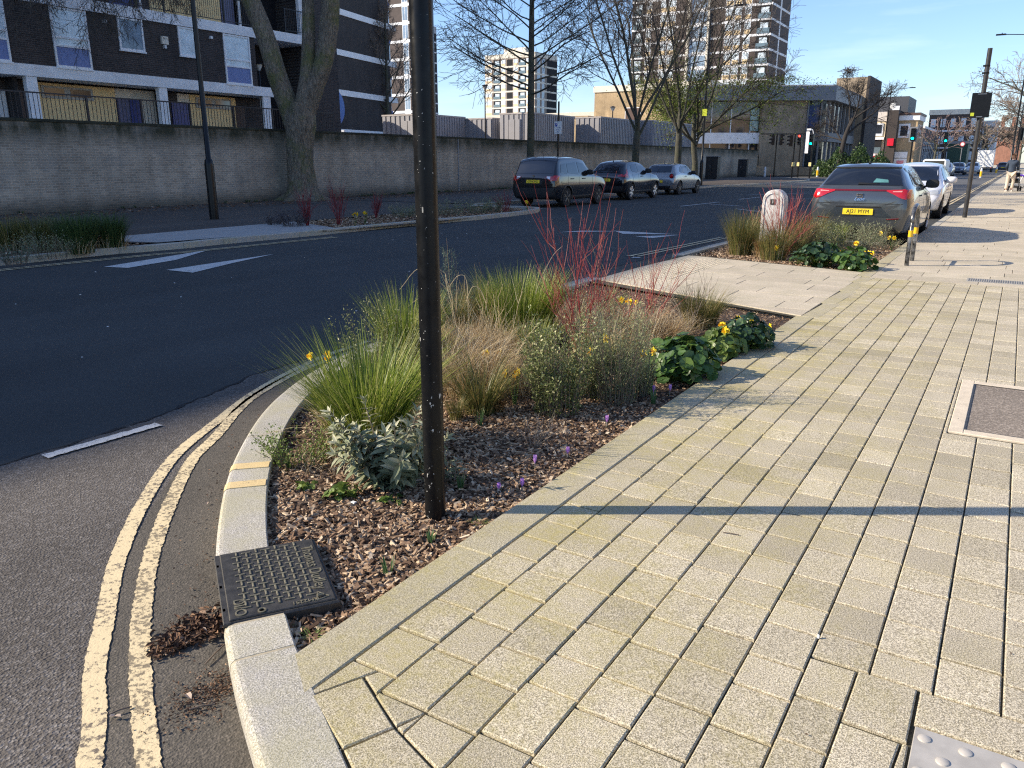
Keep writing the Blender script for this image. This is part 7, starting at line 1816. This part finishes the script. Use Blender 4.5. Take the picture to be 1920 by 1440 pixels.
# bare tree in front of the brown tower, and one leaning in front of the library
tree('bare_courtyard_tree', ((-49.27,57.65,3.34)[0], (-49.27,57.65,3.34)[1], 2), 'sunlit bare tree in front of the brown tower beside the post', [[[(0, 0, 0), (0, 0, 3), (.1, 0, 6), (.2, 0, 12)], [.22, .18, .15, .05]]], sp2, 18, m_barkB, m_twigC, start=col_start(3, 11.5, 22, 4.8, rg0, 60, .07), minr=.012)
tree('leaning_bare_tree', (-15.9, 88.0, 0), 'wind-leaned bare tree with a nest in front of the corner library', [[[(0, 0, -.2), (.1, 0, 1.8), (.3, 0, 3.8), (.8, 0, 5.6)], [.36, .26, .22, .13]]], [(9, 34, .60, .5, .09, .00), (8, 40, .58, .5, .12, -.01), (5, 42, .75, .5, .12, -.01), (3, 40, .8, .5, .12, -.01)], 21, plain('dark_bark', (.035, .03, .027), .95), plain('dark_twig_bark', (.035, .03, .027), .95), start=[((.2, 0, 3.2), (-.55, 0, .8), 3.4, .10), ((.4, 0, 4.0), (.75, .2, .75), 4.6, .12), ((.5, 0, 4.6), (.5, -.3, .9), 4.3, .11), ((.8, 0, 5.4), (.85, .1, .55), 4.2, .10), ((.1, 0, 3.4), (-.9, .3, .5), 3.2, .08), ((.6, 0, 5.2), (-.1, 0, 1), 3.6, .09)], minr=.011)
b = B(); rgn = np.random.default_rng(2); q = rgn.normal(0, .28, (160, 3)) * [1, 1, .6]; q2 = q + rgn.normal(0, .25, (160, 3)); b.tubes(np.stack([q, (q + q2) / 2, q2], 1), np.full((160, 3), .02), 3)
o = tag(b.build('birds_nest', m_twigA), 'dark round nest of sticks high in the leaning bare tree', 'nest'); o.location = (-15.904,88.3,9.987)
# shrub by the library
bs = root('evergreen_bush', (-14.6, 88.5, 0), 0, 'dark evergreen bush beneath the leaning tree', 'bush'); b = B(); rgn = np.random.default_rng(4); n = 5000
q = unit(rgn.normal(0, 1, (n, 3))) * (rgn.uniform(.55, 1, n) ** .5)[:, None] * [4.0, 2.2, 2.6]; q[:, 2] = np.abs(q[:, 2]) * (1 + .25 * np.sin(q[:, 0] * 3)); leaves(b, q, rgn.normal(0, 1, (n, 3)), rdir(n, rgn), .22, .13, .1, .1, np.clip(rgn.normal(.35, .2, n), 0, 1)); b.build('leaves', g_dark, bs)
b = B(); P = stems_up(rgn, 16, 2.2, 1.6, 5, .1); b.tubes(P, np.full((16, 5), .03), 4); b.build('stems', m_twigA, bs)
# far trees down the road: brown winter crowns
spF = [(6, 38, .62, .5, .10, .03), (6, 42, .6, .5, .12, .0), (5, 45, .6, .5, .14, .0)]
spN = [(7, 38, .60, .5, .09, .02), (7, 42, .6, .5, .11, .0), (6, 44, .6, .5, .13, .0), (4, 45, .65, .5, .14, .0)]
def ftree(x, y, h, seed, label, mt=None, sx=1., minr=.03, sp_=None): 
    rg = np.random.default_rng(seed)
    return tree('distant_bare_tree', (x, y, 0), label, [[[(0, 0, -.2), (0, 0, h * .25), (.1, 0, h * .45)], [.35 * h / 15, .28 * h / 15, .18 * h / 15]]], sp_ or spF, seed, m_barkB, mt or m_twigC, start=[((0, 0, h * (.25 + .05 * i)), (math.cos(a) * sx, math.sin(a), 1.1 - .1 * i), h * .48, .12 * h / 15) for i, a in enumerate([k * 2.4 for k in range(7)])], minr=minr, group='bare trees far down the road')
ftree(2.2, 118, 17, 31, 'large pale bare tree at the pavement side, its crown cut by the picture edge', minr=.018, sp_=spN)
ftree(1.4, 158, 15, 32, 'bare tree second down the pavement side behind the tall pole', minr=.025, sp_=spN)
ftree(2.0, 205, 15, 33, 'hazy bare tree further down the pavement side', minr=.05)
ftree(-1.2, 262, 13, 34, 'small brown winter tree at the end of the road', plain('brown_twigs', (.16, .11, .08), .9), minr=.07)
ftree(-3.4, 300, 13, 35, 'brown winter tree before the red brick mansion', plain('brown_twigs', (.16, .11, .08), .9), minr=.08)
ftree(.4, 330, 14, 36, 'rounded brown winter tree under the brick chimneys', plain('brown_twigs', (.16, .11, .08), .9), minr=.09)
ftree(-11.0, 132, 8.5, 37, 'drooping bare tree in front of the corner building', plain('pinkish_twigs', (.17, .12, .11), .9), minr=.03)
ftree(-8.0, 172, 10, 38, 'dark bare tree in front of the long terrace', minr=.035)
ftree(-6.2, 178, 9, 39, 'ivy dark tree beside the white framed building', plain('dark_twig_bark', (.035, .03, .027), .9), minr=.05)
tree('courtyard_tree', ((-32.45,85.85,4.39)[0], (-32.45,85.85,4.39)[1], 2), 'fresh green tree behind the long dark cabin', [[[(0, 0, 0), (0, 0, 2), (.1, 0, 4)], [.2, .16, .1]]], spF, 41, m_barkB, m_twigA, start=[((0, 0, 1.8 + .3 * i), (math.cos(a), math.sin(a), 1.0), 3.6, .08) for i, a in enumerate([k * 2.4 for k in range(7)])], leaf=(7000, .2, m_leafY, 9, .35), minr=.015)

# ================================================================ STREET FURNITURE AND PEOPLE
def column_lamp(x, y, h, armlen, armdir, label, base=True, sticker=None, name='street_lamp', z=0):
    r = root(name, (x, y, z), 0, label, 'street lamp', 'lamp columns along the road')
    b = B(); b.lathe([(.115, -.1), (.115, 1.35), (.10, 1.45), (.065, 1.50), (.06, 3.5), (.045, h)] if base else [(.05, 0), (.05, 1), (.045, 3), (.04, h)], n=18); b.build('column', m_black, r, True)
    dx, dy = armdir; b = B(); b.tube([(0, 0, h - .1), (dx * .15, dy * .15, h), (dx * armlen, dy * armlen, h + .12)], .028, 7); b.build('arm', m_black, r, True)
    b = B(); b.box(-.32, .32, -.13, .13, -.04, .05, bev=.03); o = b.build('lamp_head', m_black, r); o.location = (dx * (armlen + .25), dy * (armlen + .25), h + .12); o.rotation_euler = (0, 0, math.atan2(dy, dx))
    b = B(); b.lathe([(.03, .05), (.03, .12)], n=8); o2 = b.build('photocell', m_black, r); o2.location = (dx * (armlen + .2), dy * (armlen + .2), h + .12)
    return r
column_lamp(-17.4, 13.45, 9.5, 1.2, (1, 0), 'black lamp column on the far footway in front of the maisonettes')
column_lamp(-16.9, 49.2, 10.0, 1.5, (1, 0), 'tall lamp column with a small yellow notice beside the green trees')
b = B(); r_ = bpy.data.objects['street_lamp.001']; b.box(-.14, .14, -.075, -.06, 4.1, 4.5); b.build('yellow_notice', plain('lime_notice', (.55, .62, .04), .5), r_)
column_lamp(-14.3, 106, 9.5, 1.9, (1, .2), 'lamp column standing before the cream shop building')
column_lamp(-.85, 70, 10.0, 1.6, (-1, 0), 'lamp column at the pavement side whose arm reaches over the road')
column_lamp(-.95, 106, 9.6, 1.6, (-1, 0), 'second lamp column at the pavement side, further off')
column_lamp(-10.3, 128, 7.2, .8, (1, 0), 'thin lamp column in front of the mansard terrace')
def globe(px, label, h, z):
    r = root('courtyard_lamp', (px[0], px[1], z), 0, label, 'lamp', 'small lamps behind the boundary wall'); b = B(); b.lathe([(.045, 0), (.04, h - .3), (.03, h - .28)], n=10); b.build('post', m_black, r, True)
    b = B(); b.lathe([(.06, h - .28), (.16, h - .08), (.17, h)], n=14); b.build('lantern', plain('lantern_glass', (.5, .5, .45), .3), r, True); b = B(); b.lathe([(.24, h), (.20, h + .05), (.03, h + .1)], n=14); b.build('cap', m_black, r, True)
globe((-32.14,28.26,3.15), 'slim black courtyard lamp in front of the maisonette pier', 3.9, 2.05)
globe((-32.32,48.2,3.05), 'black courtyard lamp behind the wall next to the pinkish cabin', 4.4, 2.05)
globe((-28.21,60.2,2.86), 'courtyard lamp with pale lantern in front of the dark cabins', 3.5, 2.05)
# parking sign by the suv
r = root('parking_sign', (-16.9, 30.75, 0), 0, 'black post with a small white parking plate behind the black estate car', 'sign'); b = B(); b.lathe([(.038, -.1), (.038, 3.85)], n=12); b.build('post', m_black, r, True)
b = B(); b.box(-.17, .17, -.05, -.035, 2.55, 3.05, bev=.004); p_ = b.build('plate', m_white, r); b = B(); b.box(-.13, -.03, -.056, -.051, 2.85, 2.98); b.build('blue_square', plain('sign_blue', (.02, .06, .4), .5), p_)
text_obj('lettering', 'P', .10, m_white, p_, Matrix.Translation((-.08, -.058, 2.915)) @ Matrix.Rotation(rad(90), 4, 'X'), .001)
for k, s_ in enumerate(('Mon-Sat', '8.30am', '6.30pm')): text_obj('lettering', s_, .065, m_bdoor, p_, Matrix.Translation((.03 if k == 0 else 0, -.053, 2.80 - k * .085)) @ Matrix.Rotation(rad(90), 4, 'X'), .001, sx=.8)
# tall pole with the back of a black square sign
r = root('sign_pole', (-1.13, 24.35, 0), 0, 'tall pole carrying a square black sign seen from behind at the pavement edge', 'sign'); b = B(); b.lathe([(.055, -.1), (.055, 4.15)], n=18); b.build('pole', plain('worn_black_pole', (.03, .03, .032), .45, var=.6, sc=6), r, True)
b = B(); b.box(-.22, .22, -.03, .0, 2.50, 3.10, bev=.01); o = b.build('panel', m_black, r); o.location = (-.02, -.06, 0); o.rotation_euler = (0, 0, rad(8))
b = B(); b.box(-.20, -.12, -.036, -.031, 2.54, 2.62); b.build('lime_sticker', plain('lime_notice', (.55, .62, .04), .5), o); b = B(); b.box(-.07, .07, -.036, -.031, 2.51, 2.53); b.box(-.1, .10, -.036, -.031, 3.06, 3.075); b.build('bracket', m_steel, o)
for z in (3.55, 3.72): b = B(); b.lathe([(.062, z), (.062, z + .04)], n=14); b.box(-.10, -.05, -.03, .02, z, z + .04); b.build('clip', m_black, r)
# cabinets by the wall
for (x, y, w_, d_, h, lb) in ((-22.0, 66.5, .50, .7, 1.75, 'tall black telecom cabinet with a pitched lid by the wall'), (-22.8, 78, .42, .5, 1.55, 'smaller dark green cabinet further along the wall')):
    r = root('utility_cabinet', (x, y, 0), 0, lb, 'cabinet', 'cabinets against the boundary wall'); b = B(); b.box(-w_, w_, 0, d_, 0, h, bev=.02); o = b.build('body', plain('cabinet_black', (.018, .018, .019), .45), r); b = B(); b.box(-w_ - .03, w_ + .03, -.03, d_ + .03, h, h + .10, bev=.04); b.build('lid', plain('cabinet_black', (.018, .018, .019), .45), r)
    b = B(); b.box(-.008, .008, -.012, -.001, .1, h - .1); b.build('door_seam', m_dark, r); b = B(); b.box(-.15, -.10, -.03, -.001, h * .55, h * .65); b.build('handle', m_steel, r)
# traffic signals
m_grn = plain('green_signal', (.0, .6, .4), .3, emit=(.0, 1., .65), estr=4.); m_rdl = plain('red_signal', (.7, .02, .02), .3, emit=(1., .06, .04), estr=3.5); m_off = plain('signal_unlit', (.012, .012, .012), .3)
def signal(x, y, h, face, lit, label, z0=None, heads=1, board=False, box_=False, side=False):
    r = root('traffic_signal', (x, y, 0), face, label, 'traffic light', 'traffic signals at the junction'); r.scale = (1.18, 1.18, 1.0); b = B(); b.lathe([(.06, -.1), (.06, h)], n=12); b.build('pole', m_black, r, True)
    for k in range(heads):
        hx = (0 if heads == 1 or side else (-.38 if k == 0 else .38)); hz = z0 or h - 1.1
        b = B(); b.box(hx - .16, hx + .16, -.32, -.10, hz, hz + 1.02, bev=.03); hd = b.build('signal_head', m_black, r)
        if side: hd.rotation_euler = (0, 0, rad(-90 if k == 0 else 90)); hd.location = (-.12 if k == 0 else .12, 0, 0)
        if board: b = B(); b.box(hx - .26, hx + .26, -.10, -.08, hz - .1, hz + 1.15); b.build('backing_board', m_lead, hd)
        for j in range(3):
            zc = hz + .18 + .33 * j; col_ = {0: m_grn if lit == 'g' else m_off, 1: m_off, 2: m_rdl if lit == 'r' else m_off}[j]
            b = B(); b.lathe([(.10, -.345), (.10, -.325)], n=16, axis='y', c=(hx, 0, zc)); b.build('lens', col_ if lit else m_off, hd)
            b = B(); ring = [(hx + .12 * math.cos(a), q_, zc + .12 * math.sin(a)) for q_ in (-.32, -.48) for a in np.linspace(-.2, PI + .2, 9)]; b.add(ring, [(i, i + 1, 10 + i, 9 + i) for i in range(8)]); b.build('hood', m_black, hd)
    if box_: b = B(); b.box(-.10, .10, -.16, -.06, 1.0, 1.35, bev=.01); b.build('push_button_box', plain('cream_yellow_box', (.75, .60, .25), .5), r)
    return r
s_base = (-17.981,84.19)
signal(-17.4, 82.0, 4.0, rad(-12), 'g', 'signal showing green in front of the library with a white camera above', heads=1, box_=True)
r = bpy.data.objects['traffic_signal']; b = B(); b.tube([(0, 0, 4.), (-.1, 0, 4.35), (-.45, -.05, 4.35)], .03, 6); b.box(-.55, -.2, -.08, .08, 4.3, 4.45); b.box(-.62, -.36, .05, .10, 2.2, 4.2); b.build('camera_bracket', m_band, r)
def at_y(px, yy):
    a = math.atan((px - 960) / 1537.6) - rad(32); return yy * math.tan(a)
signal(at_y(1453, 83), 83, 4.1, rad(32), None, 'black double signal pole turned side-on, first by the library wall', heads=2, side=True)
signal(at_y(1487, 80), 80, 3.9, rad(32), None, 'black signal pole between the side-on one and the red one', heads=1, box_=True, side=True)
signal(at_y(1498, 84), 84, 4.1, rad(-10), 'r', 'signal with its red lamp showing beside the green one', heads=1, box_=True)
signal(at_y(1706, 80), 80, 4.3, 0, 'g', 'signal showing green against the yellow corner building', heads=1, board=True)
signal(at_y(1768, 100), 100, 4.5, 0, 'g', 'distant signal showing green near the dark green hoarding', heads=1)
signal(at_y(1905, 84), 84, 4.3, rad(170), None, 'dark signal seen from behind at the pavement side', heads=1)
# bollards
m_bola = plain('bollard_white', (.6, .6, .6), .4)
def bollard(x, y, label, lit, z=0):
    r = root('bollard', (x, y, z), 0, label, 'bollard', 'bollards at the junction'); b = B(); b.lathe([(.10, 0), (.10, .75), (.08, .88), (.03, .95)], n=14); b.build('body', m_bola, r, True)
    if lit: b = B(); b.lathe([(.108, .12), (.108, .62)], n=14); b.build('yellow_band', m_yb, r, True)
bollard(at_y(1436, 82), 82, 'plain white bollard near the library wall', False); bollard(at_y(1535, 83), 83, 'white bollard with orange band beside the library door', True)
bollard(at_y(1843, 92), 92, 'yellow keep-left bollard in the middle of the road', True, R0); bollard(at_y(1871, 118), 118, 'small distant yellow bollard on the far island', True, R0)
# round sign on post
r = root('speed_sign', (at_y(1800, 110), 110, 0), 0, 'round white sign with red rim on a post beyond the signals', 'sign'); b = B(); b.lathe([(.04, 0), (.04, 3.0)], n=8); b.build('post', m_lead, r); b = B(); b.lathe([(.26, -.06), (.26, -.05)], n=24, axis='y', c=(0, 0, 3.4)); o = b.build('plate', plain('sign_red', (.6, .02, .02), .4), r); b = B(); b.lathe([(.19, -.075), (.19, -.062)], n=24, axis='y', c=(0, 0, 3.4)); b.build('face', m_white, o)
# white flatbed with banners near the lights
r = root('roadside_van', (at_y(1752, 84), 84, R0), 0, 'white van with a red tail lamp waiting at the signals beyond the parked cars', 'van'); b = B(); b.box(-.95, .95, 0, 4.6, .45, 1.75, bev=.15); b.build('body', m_white, r); b = B(); b.box(-.8, .8, -.012, .0, 1.05, 1.6); b.build('rear_window', m_glass, r)
for s in (-1, 1):
    b = B(); b.box(s * .85 - .08, s * .85 + .08, -.02, .01, .8, 1.05); b.build('tail_lamp', m_redl, r)
    for yy in (.8, 3.8): b = B(); b.lathe([(.33, -.1), (.33, .1)], n=18, axis='x', c=(s * .85, yy, .33)); b.build('wheel', m_tyre, r)

# ---------------- people
m_skin = plain('skin', (.50, .30, .22), .55); m_hair = plain('brown_hair', (.10, .05, .03), .7); m_jack = plain('navy_jacket', (.028, .045, .075), .75, var=.25, sc=8); m_chino = plain('cream_trousers', (.62, .52, .40), .8, var=.12, sc=9); m_shoe = plain('pale_shoes', (.6, .55, .48), .6)
def skin_mesh(name, verts, edges, radii, mat, parent, lv=2):
    me = bpy.data.meshes.new(name); me.from_pydata(verts, edges, []); o = bpy.data.objects.new(name, me); COL.objects.link(o)
    sk = o.modifiers.new('s', 'SKIN'); sk.use_smooth_shade = True
    for i, v in enumerate(me.skin_vertices[0].data): v.radius = (radii[i], radii[i]); v.use_root = (i == 0)
    ss = o.modifiers.new('u', 'SUBSURF'); ss.levels = lv; ss.render_levels = lv
    dg = bpy.context.evaluated_depsgraph_get(); dg.update(); m2 = bpy.data.meshes.new_from_object(o.evaluated_get(dg)); bpy.data.objects.remove(o)
    for p in m2.polygons: p.use_smooth = True
    m2.materials.clear(); m2.materials.append(mat); q = bpy.data.objects.new(name, m2); COL.objects.link(q); q.parent = parent; return q
def hand_bits(c, d, sgn):
    """palm point, four fingers and a thumb, as extra skinned vertices"""
    v, e, r = [], [], []
    d = unit(np.array(d, float)); s = unit(np.cross(d, [0, 0, 1.])); n = np.cross(s, d); c = np.array(c, float)
    return d, s, n, c
def person(loc, rz, label, jacket, trousers, hair, pose='push', sc=1.):
    r = root('person', loc, rz, label, 'person'); r.scale = (sc, sc, sc)
    V = [(0, 0, .94), (0, .01, 1.12), (0, .02, 1.30), (0, .01, 1.43), (0, .02, 1.50), (0, .03, 1.58), (0, .035, 1.66), (0, .03, 1.72)]
    R = [.145, .135, .150, .12, .055, .075, .088, .06]; E = [(i, i + 1) for i in range(7)]
    def limb(start, pts, rs):
        k = len(V); V.extend(pts); R.extend(rs); E.append((start, k)); E.extend((k + i, k + i + 1) for i in range(len(pts) - 1)); return len(V) - 1
    handy = .48
    for s in (-1, 1):
        w_ = limb(3, [(s * .17, .0, 1.41), (s * .24, .02, 1.18), (s * .21, .22, 1.06), (s * .17, handy - .06, 1.05)], [.062, .050, .042, .028])
        p_ = limb(w_, [(s * .17, handy, 1.05)], [.030])
        for k in range(4): limb(p_, [(s * (.145 + .018 * k), handy + .05, 1.06 - abs(k - 1.4) * .004), (s * (.145 + .018 * k), handy + .075, 1.035), (s * (.146 + .018 * k), handy + .062, 1.012)], [.0095, .009, .008])
        limb(p_, [(s * .135, handy + .02, 1.035), (s * .128, handy + .045, 1.02)], [.010, .009])
    legs = {-1: [(-.10, 0, .86), (-.11, -.02, .50), (-.115, -.10, .09), (-.115, -.02, .045), (-.118, .06, .035)], 1: [(.10, 0, .86), (.11, .10, .50), (.10, .02, .12), (.10, .10, .045), (.10, .17, .035)]}
    for s in (-1, 1): limb(0, legs[s], [.095, .060, .040, .042, .030])
    body = skin_mesh('body', V, E, R, m_skin, r)
    # trousers, jacket and hair follow the body
    Vt = [(0, 0, .93)]; Rt = [.165]; Et = []
    for s in (-1, 1):
        L_ = [legs[s][0], tuple((np.array(legs[s][0]) + np.array(legs[s][1])) / 2), legs[s][1], tuple((np.array(legs[s][1]) + np.array(legs[s][2])) / 2), (legs[s][2][0], legs[s][2][1], legs[s][2][2] + .01)]; k = len(Vt); Vt += L_; Rt += [.115, .10, .085, .078, .075]; Et.append((0, k)); Et += [(k + i, k + i + 1) for i in range(4)]
    skin_mesh('trousers', Vt, Et, Rt, trousers, r)
    Vj = [(0, 0, .86), (0, .0, 1.0), (0, .01, 1.15), (0, .01, 1.32), (0, .0, 1.44), (0, -.02, 1.49)]; Rj = [.19, .185, .18, .185, .14, .10]; Ej = [(i, i + 1) for i in range(5)]
    for s in (-1, 1):
        k = len(Vj); Vj += [(s * .18, .0, 1.41), (s * .25, .02, 1.18), (s * .22, .22, 1.06), (s * .18, handy - .09, 1.05)]; Rj += [.085, .072, .062, .05]; Ej.append((4, k)); Ej += [(k + i, k + i + 1) for i in range(3)]
    skin_mesh('jacket', Vj, Ej, Rj, jacket, r)
    skin_mesh('hood', [(-.09, -.03, 1.49), (0, -.09, 1.46), (.09, -.03, 1.49)], [(0, 1), (1, 2)], [.045, .07, .045], jacket, r)
    skin_mesh('hair', [(0, .015, 1.68), (0, .0, 1.73), (0, .0, 1.62)], [(0, 1), (0, 2)], [.098, .082, .075], hair, r)
    b = B(); b.lathe([(.003, .10), (.012, .112), (.003, .13)], n=8, axis='y', c=(0, .02, 1.64)); b.build('nose', m_skin, r, True)
    for s in (-1, 1): b = B(); b.lathe([(.012, 1.625), (.018, 1.65), (.012, 1.68)], s * .088, .035, 8); b.build('ear', m_skin, r, True)
    for s in (-1, 1): q = legs[s]; b = B(); b.box(q[3][0] - .05, q[3][0] + .05, q[3][1] - .11, q[4][1] + .05, .0, .085, bev=.03); b.build('shoe', m_shoe, r, True)
    return r
person((-.46, 47.2, 0), rad(-8), 'person with brown hair in navy hooded jacket and cream trousers pushing a pram', m_jack, m_chino, m_hair)
pm = root('pram', (-.30, 48.05, 0), rad(-8), 'black pushchair being pushed along the sunlit pavement', 'pushchair')
for s in (-1, 1):
    for yy, rr in ((-.32, .14), (.42, .11)): b = B(); b.lathe([(rr, -.03), (rr, .03)], n=20, axis='x', c=(s * .27, yy, rr)); b.build('wheel', m_tyre, pm)
    b = B(); b.tube([(s * .24, -.40, 1.03), (s * .25, -.30, .60), (s * .26, .42, .12)], .014, 6); b.tube([(s * .25, -.30, .60), (s * .27, -.32, .14)], .014, 6); b.build('frame', m_char, pm)
b = B(); b.tube([(-.24, -.40, 1.03), (.24, -.40, 1.03)], .016, 7); b.build('handle', m_char, pm)
b = B(); b.box(-.21, .21, -.25, .30, .38, .62, bev=.06); b.build('seat', m_char, pm); b = B(); P = [(x_, -.22 + .30 * math.sin(a), .62 + .32 * math.cos(a) * .9) for x_ in (-.22, .22) for a in np.linspace(-1.3, 1.2, 8)]
b.add(P, [(i, i + 1, 9 + i, 8 + i) for i in range(7)]); b.build('hood', m_char, pm); b = B(); b.box(-.20, .20, -.20, .18, .16, .26, bev=.03); b.build('basket', m_trim, pm)
# cyclist group at the picture edge: parked hire bikes
for k, (px, yy, lb) in enumerate(((1918, 44.5, 'white bicycle with a violet mudguard at the pavement edge'),)):
    r = root('parked_bicycle', (.42, 52.0, 0), rad(70), lb, 'bicycle')
    for yc in (-.5, .5):
        b = B(); a = np.linspace(0, 2 * PI, 25); b.tube([(0, yc + .32 * math.cos(q), .34 + .32 * math.sin(q)) for q in a], .02, 6); b.build('wheel', m_tyre, r, True)
        b = B(); a = np.linspace(.3, 2.6, 10); b.tube([(0, yc + .38 * math.cos(q), .34 + .38 * math.sin(q)) for q in a], .045, 6); b.build('mudguard', plain('violet_mudguard', (.10, .03, .45), .4), r, True)
    b = B(); b.tube([(0, -.5, .34), (0, -.1, .36), (0, .3, .85), (0, -.2, .82), (0, -.1, .36)], .03, 7); b.tube([(0, -.2, .82), (0, -.5, .34)], .02, 6); b.tube([(0, .5, .34), (0, .3, .95)], .025, 6); b.build('frame', m_white, r)
    b = B(); b.tube([(-.28, .25, 1.02), (0, .3, 1.0), (.28, .25, 1.02)], .015, 6); b.build('handlebar', m_char, r); b = B(); b.box(-.07, .07, -.34, -.10, .90, .96, bev=.02); b.build('saddle', m_char, r)
# weeds along the wall foot
b = B(); rgn = np.random.default_rng(8)
for (y0, y1, n, w_) in ((26, 34, 500, .5), (36, 50, 500, .4), (5, 24, 250, .3)):
    q = np.stack([rgn.uniform(-24 + .02, -24 + w_, n), rgn.uniform(y0, y1, n)], 1)
    for p in q[:: 12]: blades(b, 12, .15, .13, rgn, 1., .02, .4, .5, c=(p[0], p[1]), seg=3)
tag(b.build('wall_foot_weeds', g_dark), 'low green weeds growing along the foot of the boundary wall', 'weeds', kind='stuff')
b = B(); P = rgn.uniform((-23.9, -5), (-21.5, 45), (2600, 2)); chips(b, P, rgn, (.05, .12), (.02, .05), .012, z=.004)
tag(b.build('footway_leaf_litter', m_lf), 'brown leaf litter on the earth below the boundary wall', 'leaf litter', kind='stuff')
